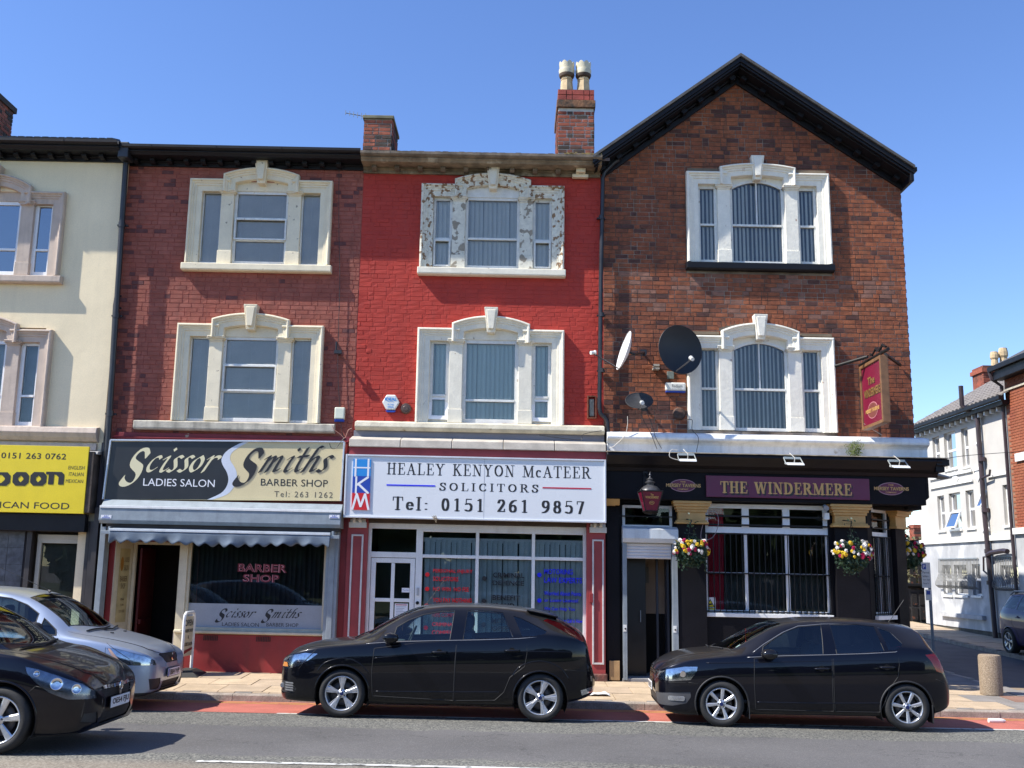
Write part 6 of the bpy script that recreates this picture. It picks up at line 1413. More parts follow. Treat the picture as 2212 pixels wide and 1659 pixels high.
for i in range(26): y = 20+i*.915; MB().box(12.17, 12.30, y, y+.905, zs_(y)-.12, zs_(y)+.008).build('kerb_stone', kst[0], fp)
for i in range(24):
    for j in range(2):
        y = 22.3+i*.75+(.3 if j else 0); z = zs_(y)
        m_ = slm[random.randint(0, 2)]
        inst('paving_slab', slab(.81, .735, m_), (12.75+.83*j, y, z+random.uniform(-.008, .004)), fp, rot=(.024, random.uniform(-.01, .01), random.uniform(-.01, .01)))
# bollard
bx, by = G(2147, 1500, zp(18.2)); by = 18.2; bx = 8.26
t = thing('bollard', (bx, by, zp(by)), 'stubby round exposed aggregate concrete bollard at the right', 'bollard')
MB().lathe([(.185, 0), (.185, .62), (.175, .655), (.155, .665), (0, .67)], (bx, by, zp(by)), 'z', 28).build('bollard_body', M('exposed aggregate', (.24, .18, .12), .95, var=.3, vs=60, col2=(.38, .31, .23), mask=(90, .5, .6), bump=.6, bs=90), t, smooth=2)
# litter
def litter(px, py, z, w, h, lab, m, name='litter', cat='litter'):
    x, y = G(px, py, z); rnd = random.Random(px); mb = MB(); n = 7
    for i in range(n):
        for j in range(n): mb.v.append((x+w*(i/(n-1)-.5)*(1+.15*rnd.random()), y+h*(j/(n-1)-.5), z+.012+rnd.random()*.05*(1 if 0 < i < n-1 else .3)))
    for i in range(n-1):
        for j in range(n-1): mb.f.append([i*n+j, (i+1)*n+j, (i+1)*n+j+1, i*n+j+1]); mb.m.append(0)
    tag(mb.build(name, m, None, smooth=True), lab, cat)
paper = M('white paper', (.8, .8, .8), .6, var=.03)
litter(1291, 1503, zp(16.8), .36, .3, 'crumpled white paper on the pavement behind the black hatchback', paper)
litter(611, 1514, -.04, .18, .08, 'white paper scrap in the gutter in front of the black hatchback', paper)
litter(560, 1514, -.04, .1, .05, 'small pale scrap of litter in the gutter left of the hatchback', paper)
x, y = G(2153, 1560, -.02); tag(MB().tube([(x-.12, y, .0), (x+.07, y, .0), (x+.09, y, .0), (x+.13, y+.01, .0)], [.035, .035, .03, .016], 12).build('plastic_bottle', white_plastic, None, smooth=2), 'white plastic bottle lying in the gutter at the right', 'bottle')
# salon pavement sign
t = thing('pavement_sign', (-6.15, 17.9, zp(18)), 'white framed open sign of the salon standing on a black base on the pavement', 'sign board')
a = Vector((F(390, 1458, 18.15)[0], 18.15, 0)); b = Vector((F(413, 1440, 18.62)[0], 18.62, 0)); zb0 = zp(a.y)
def pb(u, z_, off=0): p = a.lerp(b, u); n = Vector((-(b-a).y, (b-a).x, 0)).normalized(); n = n if n.x > 0 else -n; p = p+n*off; return (p.x, p.y, zb0+z_)
outl = [pb(0, .02), pb(0, .95), pb(.04, 1.03), pb(.15, 1.07), pb(.85, 1.07), pb(.96, 1.03), pb(1, .95), pb(1, .02)]
MB().tube(outl, .028, 8).build('white_frame', white_plastic, t, smooth=2)
pnm = MB().add([pb(.06, .33), pb(.94, .33), pb(.94, 1.0), pb(.06, 1.0)]+[pb(.06, .33, -.02), pb(.94, .33, -.02), pb(.94, 1.0, -.02), pb(.06, 1.0, -.02)], [(0, 1, 2, 3), (7, 6, 5, 4)]).build('cream_panel', M('cream sign board', (.62, .54, .36), .5), t)
for s__, z0_, z1_, u0, u1 in (('OPEN', .84, .95, .1, .9), ('BARBER SHOP', .73, .79, .08, .92), ('&', .62, .68, .45, .55), ('LADIES SALON', .50, .56, .08, .92)):
    vs, fs = sans_verts(s__, .02); ax = min(v[0] for v in vs); bx_ = max(v[0] for v in vs); az = min(v[1] for v in vs); bz = max(v[1] for v in vs)
    sg_ = 1
    MB().add([pb(u0+(v[0]-ax)/(bx_-ax)*(u1-u0), z0_+(v[1]-az)/(bz-az)*(z1_-z0_), .004) for v in vs], fs).build('lettering', let_black, pnm)
MB().add([pb(.06, .36, .003), pb(.94, .43, .003), pb(.94, .47, .003), pb(.06, .42, .003)], [(0, 1, 2, 3)]).build('dark_stripe', red_paint, pnm)
c_ = a.lerp(b, .5); mb = MB(); mb.add([(c_.x-.22, c_.y-.42, zb0), (c_.x+.3, c_.y-.3, zb0), (c_.x+.3, c_.y+.42, zb0), (c_.x-.22, c_.y+.36, zb0), (c_.x-.07, c_.y-.2, zb0+.11), (c_.x+.13, c_.y-.15, zb0+.11), (c_.x+.13, c_.y+.2, zb0+.11), (c_.x-.07, c_.y+.2, zb0+.11)], [(4, 5, 6, 7), (0, 1, 5, 4), (1, 2, 6, 5), (2, 3, 7, 6), (3, 0, 4, 7)]); mb.build('rubber_base', M('black rubber base', (.035, .033, .03), .7), t, bevel=.02)
# ================================================================ side street buildings
XW = 14.0
bW = thing('white_side_building', (XW, 32, .4), 'pale rendered building with white framed windows and barred ground floor on the side street', 'building')
wht = M('pale render', (.56, .54, .50), .8, var=.08, vs=1.5, bump=.1); grw = M('grey stained render', (.44, .45, .46), .85, col2=(.66, .66, .65), mask=(1.5, .5, .7), var=.15, vs=2, streak=.15)
def remap(mb, X0=XW): mb.v = [(X0+d, u, z) for u, d, z in mb.v]; return mb
W3_ = [(33.42, 33.97, 5.6, 6.68), (32.18, 33.05, 5.52, 6.70), (31.28, 31.76, 5.48, 6.68), (30.36, 30.68, 6.14, 6.64)]
W2_ = [(33.32, 33.86, 3.6, 4.72), (32.10, 32.95, 3.6, 4.74), (31.15, 31.72, 3.6, 4.74), (30.27, 30.64, 3.53, 4.7), (28.93, 29.29, 3.58, 4.72)]
W1_ = [(33.12, 33.80, 1.54, 2.48), (31.97, 32.92, 1.55, 2.48), (31.05, 31.63, 1.57, 2.5), (28.72, 29.74, 1.88, 2.46)]
mb = MB(); wall_with_holes(mb, 28.72, 35.36, 3.2, 7.0, 0, .18, W3_+W2_); remap(mb); wU = mb.build('upper_wall', wht, bW, fix=True)
mb = MB(); wall_with_holes(mb, 28.72, 35.36, .55, 3.2, 0, .18, W1_); remap(mb); mb.build('lower_wall', grw, bW, fix=True)
mb = MB(); mb.box(28.72, 35.3, .03, .2, .1, .55); remap(mb); mb.box(XW+.18, 20, 35.2, 35.34, .1, 7.0); mb.box(XW+.6, XW+.65, 28.8, 35.2, .1, 7.2); mb.build('plinth', M('dark plinth', (.09, .085, .07), .9, var=.4), bW)
gm_ = M('green blind', (.34, .52, .34), .8, var=.15)
for i, (a, c, z0, z1) in enumerate(W3_+W2_+W1_):
    mb = MB(); frame(mb, a, c, z0, z1, .05, .10, .16); zt_ = z0+(z1-z0)*(.5 if i != 3 else .99)
    if i not in (3, 12): mb.box(a+.05, c-.05, .10, .16, zt_-.035, zt_+.035)
    remap(mb); w_ = mb.build('window', upvc, bW, fix=True)
    mb = MB(); mb.box(a, c, .13, .135, z0, z1); remap(mb); mb.build('glass_pane', g_shop if i else g_blue, w_)
    mb = MB(); mb.box(a, c, .17, .175, z0, z1); remap(mb); mb.build('blind', gm_ if i in (0, 2, 4, 6, 9, 10, 11) else M('pale curtain', (.42, .44, .42), .9), w_)
    mb = MB(); mb.box(a-.05, c+.05, -.05, .1, z0-.07, z0-.005); remap(mb); mb.build('window_sill', white_paint, w_)
for (a, c, z0, z1) in ((32.15, 32.9, 3.62, 4.15), (30.28, 30.62, 4.15, 4.65)):     # open top hung lights
    mb = MB(); 
    for (u0, u1, v0, v1) in ((a, a+.05, 0, 1), (c-.05, c, 0, 1), (a+.05, c-.05, 0, .09), (a+.05, c-.05, .91, 1)):
        h_ = z1-z0; mb.add([(u, -.22*(1-v)+d_, z0+h_*v) for v in (v0, v1) for d_ in (0, .05) for u in (u0, u1)], [(0, 2, 3, 1), (4, 5, 7, 6), (0, 1, 5, 4), (2, 6, 7, 3), (0, 4, 6, 2), (1, 3, 7, 5)])
    remap(mb); ol = mb.build('opening_light', upvc, bW, fix=True)
    mb = MB().add([(a+.04, -.2, z0+.03), (c-.04, -.2, z0+.03), (c-.04, .02, z1-.03), (a+.04, .02, z1-.03)], [(0, 1, 2, 3)]); remap(mb); mb.build('glass_pane', g_blue, ol)
mb = MB(); mb.box(28.9, 35.42, -.07, 0, 3.17, 3.32); remap(mb); mb.build('string_course', white_paint, bW)
mb = MB()
for (a, c, z0, z1) in ((31.1, 34.3, 5.28, 5.36), (31.1, 34.3, 4.98, 5.05), (28.8, 30.1, 5.0, 5.06), (30.5, 31.0, 5.28, 5.36)): mb.box(a, c, -.06, 0, z0, z1)
remap(mb); mb.build('raised_band', white_paint, bW)
for y_ in (32.35, 30.75):
    mb = MB().add([(y_-.22, -.03, 5.17), (y_, -.03, 4.95), (y_+.22, -.03, 5.17), (y_, -.03, 5.4), (y_-.22, 0, 5.17), (y_, 0, 4.95), (y_+.22, 0, 5.17), (y_, 0, 5.4)], [(0, 1, 2, 3), (0, 1, 5, 4), (1, 2, 6, 5), (2, 3, 7, 6), (3, 0, 4, 7)]); remap(mb); mb.build('diamond_panel', white_paint, bW)
mb = MB(); mb.box(30.87, 33.97, -.12, 0, .86, .99); remap(mb); mb.build('ledge', grw, bW)
# bow bar grilles
def bow(Y0, Y1, z0, z1, n, lab):
    t = thing('window_grille', (XW, (Y0+Y1)/2, z0), lab, 'window grille')
    prof = [(.03, z1), (.06, z1-.45*(z1-z0)), (.05, z1-.5*(z1-z0)), (.10, z0+.36*(z1-z0)), (.17, z0+.22*(z1-z0)), (.18, z0+.1*(z1-z0)), (.10, z0+.02), (.05, z0)]
    me = MB().tube([(-a, 0, b_-z0) for a, b_ in prof], .013, 4).mesh('bar', M('dull bar steel', (.22, .22, .21), .6), shear=False)
    for i in range(n): inst('bar', me, (XW, Y0+(Y1-Y0)*i/(n-1), z0), t)
    MB().box(XW-.05, XW-.03, Y0, Y1, z1-.02, z1+.01).box(XW-.08, XW-.05, Y0, Y1, z0, z0+.02).build('rail', steel, t)
bow(31.1, 33.95, 1.75, 2.68, 30, 'bowed steel bar grille over the three ground floor windows of the pale building'); bow(28.75, 29.95, 1.75, 2.7, 13, 'bowed steel bar grille over the single right ground floor window')
rz = F(2123, 835, 35.3); slp = (rz[1]-7.2)/(rz[0]-13.75)
rf = MB().add([(13.7, 28.3, 7.18), (13.7, 35.3, 7.18), (18.5, 35.3, 7.18+4.8*slp), (18.5, 28.3, 7.18+4.8*slp), (13.7, 28.3, 7.12), (13.7, 35.3, 7.12), (18.5, 35.3, 7.08+4.8*slp)], [(0, 1, 2, 3), (4, 5, 1, 0), (5, 6, 2, 1)]).build('roof', grey_tile, bW)
ang = math.atan(slp); me = MB().add([(0, -.13, .0), (.36, -.13, .0), (.36, .13, 0), (0, .13, 0), (0, -.05, .045), (.36, -.05, .03), (0, .05, .045), (.36, .05, .03)], [(4, 5, 7, 6), (0, 1, 5, 4), (6, 7, 2, 3), (0, 4, 6, 3)]).mesh('roof_tile', grey_tile, shear=False)
for i in range(25):
    for j in range(12): inst('roof_tile', me, (13.72+.34*j*cos(ang), 28.6+.27*i, 7.205+.34*j*sin(ang)), bW, rot=(0, -ang, 0))
mb = MB(); mb.box(13.60, 13.74, 28.3, 35.0, 7.06, 7.17); mb.build('gutter', black_paint, bW, bevel=.01)
mb = MB(); mb.box(13.74, 14.0, 28.4, 35.2, 6.93, 7.06); mb.build('soffit', black_paint, bW)
me = MB().box(-.12, 0, -.04, .04, -.12, 0).mesh('bracket', white_paint, shear=False)
for i in range(16): inst('bracket', me, (13.95, 28.95+.40*i, 6.93), bW)
def far_chimney(px0, px1, pyt, pyb, Y, b, pots=()):
    x0, zt_ = F(px0, pyt, Y); x1, _ = F(px1, pyt, Y); zb_ = F(px0, pyb, Y)[1]
    c_ = MB().box(x0, x1, Y, Y+.9, zb_, zt_).build('chimney', brick_ch, b)
    mb = MB()
    z = zb_
    while z < zt_-.06:
        mb.box(x0-.006, x1+.006, Y-.008, Y+.1, z, z+.062); z += .085
    mb.build('brickwork', brick_ch, c_, kind='stuff'); MB().box(x0-.06, x1+.06, Y-.06, Y+.96, zt_-.25, zt_-.1).build('chimney_band', brick_ch, c_)
    for (pa, pb_, pt_) in pots:
        a, z1 = F(pa, pt_, Y+.4); c, _ = F(pb_, pt_, Y+.4); r = (c-a)/2
        MB().lathe([(r, 0), (r*.85, (z1-zt_)*.5), (r*1.1, (z1-zt_)*.6), (r*1.1, (z1-zt_)*.8), (r*.9, z1-zt_)], ((a+c)/2, Y+.4, zt_), 'z', 10).build('chimney_pot', pot_clay, c_)
far_chimney(2123, 2165, 789, 835, 36.5, bW, ((2139, 2155, 760), (2157, 2175, 752)))
t = thing('downpipe', (13.9, 30.2, .5), 'thick dark brown soil pipe on the pale side street building', 'downpipe')
brp = M('dark brown pipe', (.045, .03, .035), .45, var=.4)
MB().tube([(13.9, 30.15, .4), (13.88, 30.25, 3.9), (13.88, 30.3, 6.95), (13.7, 30.6, 7.1), (13.6, 30.65, 7.25), (13.6, 30.65, 7.85)], .07, 10).build('pipe', brp, t, smooth=2)
for z in (1.9, 2.8, 4.0, 5.5): MB().tube([(13.89, 30.2, z), (13.89, 30.2, z+.12)], .11, 10).build('pipe_collar', brp, t)
MB().tube([(13.85, 30.2, 2.75), (13.85, 29.9, 2.82), (13.85, 29.2, 2.86), (13.85, 28.95, 2.84)], .07, 8).tube([(13.85, 30.2, 2.7), (13.85, 30.45, 2.7), (13.85, 30.5, 2.3), (13.85, 30.25, 2.2)], .03, 6).tube([(13.85, 30.2, 5.0), (13.85, 29.7, 5.05), (13.85, 29.65, 5.2)], .035, 6).build('branch_pipe', brp, t, smooth=2)
# brick building at the right edge
bR = thing('brick_side_building', (13.8, 25, .3), 'dark brick building with white bands at the right edge beyond the side street', 'building')
br2 = M('orange brick', (.36, .12, .055), .85, col2=(.28, .07, .035), vs=2, var=.2, bump=.3)
mb = MB(); mb.box(13.95, 20, 19.5, 28.62, 3.45, 8.0); wR = mb.build('wall', M('orange mortar', (.30, .16, .10), .9, var=.2), bR)
allb = []
for r in range(57):
    z = 3.49+r*.078; y = 23.6-(r % 2)*.11
    while y < 28.5: allb.append((y, z)); y += .226
me = MB().add([(0, -.107, -.034), (0, .107, -.034), (0, .107, .034), (0, -.107, .034), (-.012, -.103, -.030), (-.012, .103, -.030), (-.012, .103, .030), (-.012, -.103, .030)], [(4, 5, 6, 7), (0, 1, 5, 4), (1, 2, 6, 5), (2, 3, 7, 6), (3, 0, 4, 7)])
mesh_b = me.mesh('brick', br2, shear=False); allb = [q_ for q_ in allb if q_[0] > 26.4]
allb.sort(key=lambda q_: abs(q_[1]-5.5)); rest = MB()
for i, (y, z) in enumerate(allb):
    if i < 200: inst('brick', mesh_b, (13.95, y, z), wR)
    else: rest.add([(v[0]+13.95, v[1]+y, v[2]+z) for v in me.v], me.f)
rest.build('brickwork', br2, wR, kind='stuff')
MB().box(13.95, 20, 19.5, 28.62, .2, 3.32).build('lower_wall', grw, bR); MB().box(13.86, 13.96, 19.5, 28.6, 3.30, 3.47).box(13.88, 13.96, 19.5, 28.2, 5.28, 5.5).build('white_band', white_paint, bR); MB().box(13.90, 13.96, 19.5, 28.6, 7.32, 7.38).build('stone_band', stone_plain, bR)
MB().add([(13.62, 19, 8.05), (13.62, 28.8, 8.05), (17.7, 28.8, 10.2), (17.7, 19, 10.2), (13.62, 19, 7.95), (13.62, 28.8, 7.95), (17.7, 28.8, 10.1), (14, 28.8, 7.95), (14, 19, 7.95)], [(0, 1, 2, 3), (4, 5, 1, 0), (5, 6, 2, 1), (4, 8, 7, 5)]).build('roof', slate, bR)
MB().box(13.56, 13.66, 19, 28.8, 7.9, 8.04).box(13.66, 13.95, 19, 28.7, 7.65, 7.9).build('eaves', black_paint, bR, bevel=.01)
t = thing('downpipe', (13.8, 28.75, .4), 'thin dark brown downpipe at the joint of the two side street buildings', 'downpipe')
MB().tube([(13.6, 28.75, 7.95), (13.65, 28.72, 7.7), (13.9, 28.70, 7.5), (13.9, 28.70, .4)], .05, 8).build('pipe', brp, t, smooth=2)
# parking sign on a post
px_, py_ = G(2016, 1402, zs_(28.0)); t = thing('parking_sign_post', (px_, py_, zs_(py_)), 'grey post with parking restriction plates on the side street pavement', 'street sign')
zt_ = F(2009, 1225, py_)[1]; zb0 = zs_(py_)-.02
MB().tube([(px_, py_, zb0), (px_, py_, zt_)], .038, 10).build('post', steel, t, smooth=2)
h = F(2000, 1215, py_)[1]; MB().box(px_-.20, px_+.02, py_-.06, py_-.04, h-.62, h).build('sign_plate', white_plastic, t); MB().box(px_-.13, px_+.02, py_-.06, py_-.04, h-.92, h-.66).build('sign_plate', white_plastic, t)
for (a, z0, z1) in ((px_-.18, h-.17, h-.04), (px_-.11, h-.78, h-.69)): MB().box(a, a+.09, py_-.065, py_-.06, z0, z1).build('blue_square', deep_blue, t)
place_text('lettering', sans_verts('P', .02), (px_-.16, px_-.11, h-.15, h-.06), py_-.065, let_white, t)
for k, s__ in enumerate(('Permit', 'holders', '8 am - 8 pm', 'Max stay 1 hr')): place_text('lettering', sans_verts(s__), (px_-.18, px_-.01-.03*(k % 2), h-.27-.09*k, h-.22-.09*k), py_-.06, let_black, t)
# metal gate and what lies behind it
gY = 36.5; xa, za = F(1945, 1262, gY); xb, _ = F(2012, 1262, gY); zg = zs_(gY)-.05
t = thing('metal_gate', (xa, gY, zg), 'dark sheet metal yard gate of square panels at the end of the pavement', 'gate')
dkg = M('dark gate panel', (.07, .07, .075), .6, var=.4, vs=8); dkg2 = M('gate lattice', (.035, .033, .035), .7, var=.5, vs=25, col2=(.2, .08, .05), mask=(6, .6, .66))
MB().box(xa, xb+.3, gY, gY+.05, zg, za-.15).build('gate_sheet', dkg, t)
for i in range(5):
    for j in range(4): x_ = xa+.06+i*.29; z_ = zg+.1+j*.52; MB().box(x_, x_+.2, gY-.02, gY-.001, z_, z_+.42).build('gate_panel', dkg2, t)
MB().tube([(xa-.4, gY, za-.05), (xb+.3, gY, za-.05)], .09, 8).build('top_rail', black_metal, t)
def far_house(name, Y, px0, px1, pyr, pye, pyb, lab, m_roof, m_wall, slope_back=3.5):
    x0, zr0 = F(px0, pyr, Y+3); x1, zr1 = F(px1, pyr, Y+3); xe0, ze = F(px0, pye, Y); xe1, _ = F(px1, pye, Y); zb_ = 0.3
    b = thing(name, (x0, Y, zb_), lab, 'house')
    MB().add([(xe0-3, Y, ze), (xe1+4, Y, ze), (xe1+4, Y+3, zr0), (xe0-3, Y+3, zr0)], [(0, 1, 2, 3)]).build('roof', m_roof, b); MB().box(xe0-3, xe1+4, Y+.2, Y+6, zb_, ze-.02).build('wall', m_wall, b)
    return b
h1 = far_house('terraced_house', 70, 1940, 2005, 1163, 1205, 1300, 'far terraced house with grey brown slate roof seen under the pub cornice', M('brown slate', (.14, .11, .10), .9, var=.3, vs=3), M('far brick', (.17, .09, .06), .9, var=.4, vs=2))
far_chimney(1974, 1992, 1133, 1180, 71, h1); far_chimney(1943, 1958, 1152, 1165, 72, h1, ((1948, 1953, 1143),))
h2 = far_house('terraced_house', 50, 1940, 2005, 1212, 1240, 1300, 'nearer far house with brown tiled roof above the gate', M('brown tiles', (.19, .14, .10), .9, var=.4, vs=3), M('far brick', (.17, .09, .06), .9, var=.4, vs=2))
random.seed(31); lf = MB()
for i in range(2600):
    x = random.uniform(xa-1, xb+2); y = 39+random.uniform(-.8, 1.4); z = zg+random.uniform(1.2, 2.75)+.35*sin(x*2.1); s__ = random.uniform(.04, .09); d = Vector((random.gauss(0, 1), random.gauss(0, 1), random.gauss(0, 1))).normalized(); u = d.orthogonal().normalized()*s__; v = d.cross(u)
    lf.add([(x-u.x, y-u.y, z-u.z), (x+v.x, y+v.y, z+v.z), (x+u.x, y+u.y, z+u.z), (x-v.x, y-v.y, z-v.z)], [(0, 1, 2, 3)])
tag(lf.build('bush', M('scrub leaf', (.10, .12, .05), .8, var=.5, vs=6, col2=(.2, .17, .09)), None), 'scrubby green and brown bush behind the dark gate', 'bush')
# trees of the park across the road, seen only in reflections
random.seed(41); lf = MB()
for cxx in (-22, -17.5, -13, -8.5, -4, .5, 5, 9.5, 14, 18.5, 23):
    top_ = random.uniform(2.6, 3.6)
    for i in range(900):
        a = random.uniform(0, 2*pi); e = random.uniform(-1, 1); r = random.uniform(.75, 1.05)
        x = cxx+3.4*r*sqrt(1-e*e)*cos(a); y = -19+2.5*r*sqrt(1-e*e)*sin(a); z = top_*.95+top_*e*r; s__ = random.uniform(.3, .6)
        d = Vector((random.gauss(0, 1), random.gauss(0, 1), random.gauss(0, 1))).normalized(); u = d.orthogonal().normalized()*s__; v = d.cross(u)
        lf.add([(x-u.x, y-u.y, z-u.z), (x+v.x, y+v.y, z+v.z), (x+u.x, y+u.y, z+u.z), (x-v.x, y-v.y, z-v.z)], [(0, 1, 2, 3)])
lf.build('park_trees', M('park leaf', (.06, .10, .03), .8, var=.4, vs=1), None, kind='stuff')
# ================================================================ cars
from mathutils.bvhtree import BVHTree
def pchip(keys):
    xs = [k[0] for k in keys]; ys = [k[1] for k in keys]; n = len(xs)
    h = [xs[i+1]-xs[i] for i in range(n-1)]; d = [(ys[i+1]-ys[i])/h[i] for i in range(n-1)]
    m = [d[0]]+[0 if d[i-1]*d[i] <= 0 else (2*h[i]+h[i-1]+h[i]+2*h[i-1])/((2*h[i]+h[i-1])/d[i-1]+(h[i]+2*h[i-1])/d[i]) for i in range(1, n-1)]+[d[-1]]
    def f(x):
        if x <= xs[0]: return ys[0]
        if x >= xs[-1]: return ys[-1]
        i = 0
        while x > xs[i+1]: i += 1
        t = (x-xs[i])/h[i]; t2, t3 = t*t, t*t*t
        return (2*t3-3*t2+1)*ys[i]+(t3-2*t2+t)*h[i]*m[i]+(-2*t3+3*t2)*ys[i+1]+(t3-t2)*h[i]*m[i+1]
    return f
def pip(x, y, P):
    c = False; n = len(P)
    for i in range(n):
        (xi, yi), (xj, yj) = P[i], P[i-1]
        if (yi > y) != (yj > y) and x < (xj-xi)*(y-yi)/(yj-yi)+xi: c = not c
    return c
class CarBody:
    def __init__(s, sp):
        s.sp = sp; zc, zb, W, zs, yr, zr = [pchip(sp[k]) for k in ('zc', 'zb', 'W', 'zs', 'yr', 'zr')]
        x0, x1 = sp['zc'][0][0], sp['zc'][-1][0]; s.x0, s.x1 = x0, x1
        X = {x0, x1}
        for k in range(1, 14): e = .0025*k*k; X |= {x0+e, x1-e}
        x = x0+.42
        while x < x1-.42: X.add(x); x += .055
        X = sorted(X); s.bm = bm = bmesh.new(); rows = []
        for x in X:
            w, b, z0, c = W(x), zs(x), zb(x), zc(x); b = min(b, c-.004); y7, z7 = min(yr(x), w*.88), min(zr(x), c-.002); z7 = max(z7, b+.001)
            h = b-z0
            P = [(0, z0), (.6*w, z0), (.86*w, z0), (.955*w, z0+.07*h), (.985*w, z0+.28*h), (1.0*w, z0+.55*h), (.996*w, z0+.76*h), (.978*w, z0+.90*h), (.945*w, z0+1.0*h)]
            cy = sp.get('crease', 0)
            P += [(.945*w+(y7-.945*w)*.5+.012, b+(z7-b)*.52), (y7, z7), (y7*.93, z7+(c-z7)*.30), (y7*.72, z7+(c-z7)*.66), (y7*.38, z7+(c-z7)*.93), (0, c)]
            ty = pchip([(i, p[0]) for i, p in enumerate(P)]); tz = pchip([(i, p[1]) for i, p in enumerate(P)])
            T_ = [0, 1, 1.6, 2, 2.33, 2.66, 3, 3.33, 3.66, 4, 4.33, 4.66, 5, 5.33, 5.66, 6, 6.33, 6.66, 7, 7.25, 7.5, 7.75, 8, 8.33, 8.66, 9, 9.33, 9.66, 10, 10.33, 10.66, 11, 11.5, 12, 12.5, 13, 13.5, 14]
            R_ = [bm.verts.new((x, -ty(t), tz(t))) for t in T_]
            L_ = [bm.verts.new((x, ty(t), tz(t))) for t in T_[-2:0:-1]]
            rows.append(R_+L_)
        n = len(rows[0])
        for i in range(len(rows)-1):
            for k in range(n): bm.faces.new((rows[i][k], rows[i+1][k], rows[i+1][(k+1) % n], rows[i][(k+1) % n]))
        bm.faces.new(rows[0][::1]); bm.faces.new(rows[-1][::-1])
        bmesh.ops.triangulate(bm, faces=[f for f in bm.faces if len(f.verts) > 4])
        bmesh.ops.recalc_face_normals(bm, faces=bm.faces)
        s.tree = BVHTree.FromBMesh(bm); s.reg = bm.faces.layers.int.new('reg'); s.nl = None; s.names = ['body']
    def smooth_normals(s):
        bm = s.bm; bm.normal_update(); s.nl = bm.verts.layers.float_vector.new('nn')
        for v in bm.verts: v[s.nl] = v.normal
    def cut(s, name, poly, proj='side', filt=None, sides=(-1, 1)):
        bm = s.bm; ax = {'side': (0, 2), 'top': (0, 1), 'front': (1, 2)}[proj]; dr = {'side': 1, 'top': 2, 'front': 0}[proj]
        if name not in s.names: s.names.append(name)
        rid = s.names.index(name); bx0, bx1 = min(p[0] for p in poly)-.002, max(p[0] for p in poly)+.002; bz0, bz1 = min(p[1] for p in poly)-.002, max(p[1] for p in poly)+.002
        for sd_ in (sides if proj == 'side' else (0,)):
            def ok(f):
                c = f.calc_center_median()
                if f[s.reg] != 0: return False
                if proj == 'side' and c.y*sd_ < .03: return False
                return filt(c, f.normal) if filt else True
            def bb(f):
                a = [v.co[ax[0]] for v in f.verts]; b = [v.co[ax[1]] for v in f.verts]; return min(a), max(a), min(b), max(b)
            cand = []
            for f in bm.faces:
                q = bb(f)
                if q[0] < bx1 and q[1] > bx0 and q[2] < bz1 and q[3] > bz0 and ok(f): cand.append(f)
            n = len(poly)
            for i in range(n):
                a, b = Vector(poly[i]), Vector(poly[(i+1) % n]); d = b-a
                if d.length < 1e-6: continue
                sx0, sx1, sy0, sy1 = min(a.x, b.x)-.001, max(a.x, b.x)+.001, min(a.y, b.y)-.001, max(a.y, b.y)+.001
                fs = []
                for f in cand:
                    q = bb(f)
                    if q[0] < sx1 and q[1] > sx0 and q[2] < sy1 and q[3] > sy0: fs.append(f)
                if not fs: continue
                co = Vector((0, 0, 0)); co[ax[0]], co[ax[1]] = a; no = Vector((0, 0, 0)); no[ax[0]], no[ax[1]] = d.y, -d.x
                g = list({v for f in fs for v in f.verts})+list({e for f in fs for e in f.edges})+fs
                r = bmesh.ops.bisect_plane(bm, geom=g, plane_co=co, plane_no=no.normalized(), dist=1e-5)
                S_ = set(cand); S_ |= {e for e in r['geom'] if isinstance(e, bmesh.types.BMFace)}; cand = [f for f in S_ if f.is_valid]
            for f in cand:
                c = f.calc_center_median()
                if f[s.reg] == 0 and pip(c[ax[0]], c[ax[1]], poly): f[s.reg] = rid
    def delete(s, name):
        if name in s.names:
            r = s.names.index(name); bmesh.ops.delete(s.bm, geom=[f for f in s.bm.faces if f[s.reg] == r], context='FACES')
    def part(s, name, regs, mats, parent, off=0.0, under=None, split=0, **k):
        if split:
            return [s.part(name, regs, mats, parent, off, under, 0, side_=q, **k) for q in (-1, 1)]
        side_ = k.pop('side_', 0)
        ids = {s.names.index(r): i for i, r in enumerate(regs) if r in s.names}
        vs = []; fs = []; mi = []; idx = {}; nn = []
        for f in s.bm.faces:
            r = f[s.reg]
            if r not in ids: continue
            if side_ and f.calc_center_median().y*side_ < 0: continue
            q = []
            for v in f.verts:
                if v.index not in idx: idx[v.index] = len(vs); nv = Vector(v[s.nl]); vs.append(v.co+nv*off); nn.append(nv)
                q.append(idx[v.index])
            fs.append(q); m_ = ids[r]
            if under is not None and f.normal.z < -.75 and f.calc_center_median().z < .4: m_ = under
            mi.append(m_)
        if not fs: return None
        me = bpy.data.meshes.new(name); me.from_pydata([tuple(v) for v in vs], [], fs)
        for m_ in mats: me.materials.append(m_)
        for p, i in zip(me.polygons, mi): p.material_index = i
        me.shade_smooth(); me.update(); me.normals_split_custom_set_from_vertices([tuple(v.normalized()) if v.length > 0 else (0, 0, 1) for v in nn])
        o = bpy.data.objects.new(name, me); COL.objects.link(o); o.parent = parent; ORG[o.name] = Vector((0, 0, 0)); return tag(o, **k)
    def at(s, a, b, proj='side', sd_=-1, off=.003):
        if proj == 'side': r = s.tree.ray_cast(Vector((a, sd_*3, b)), Vector((0, -sd_, 0)))
        elif proj == 'top': r = s.tree.ray_cast(Vector((a, b, 4)), Vector((0, 0, -1)))
        else: r = s.tree.ray_cast(Vector((-4 if sd_ <= 0 else 8, a, b)), Vector((1 if sd_ <= 0 else -1, 0, 0)))
        if r[0] is None: return None
        return r[0]+r[1]*off
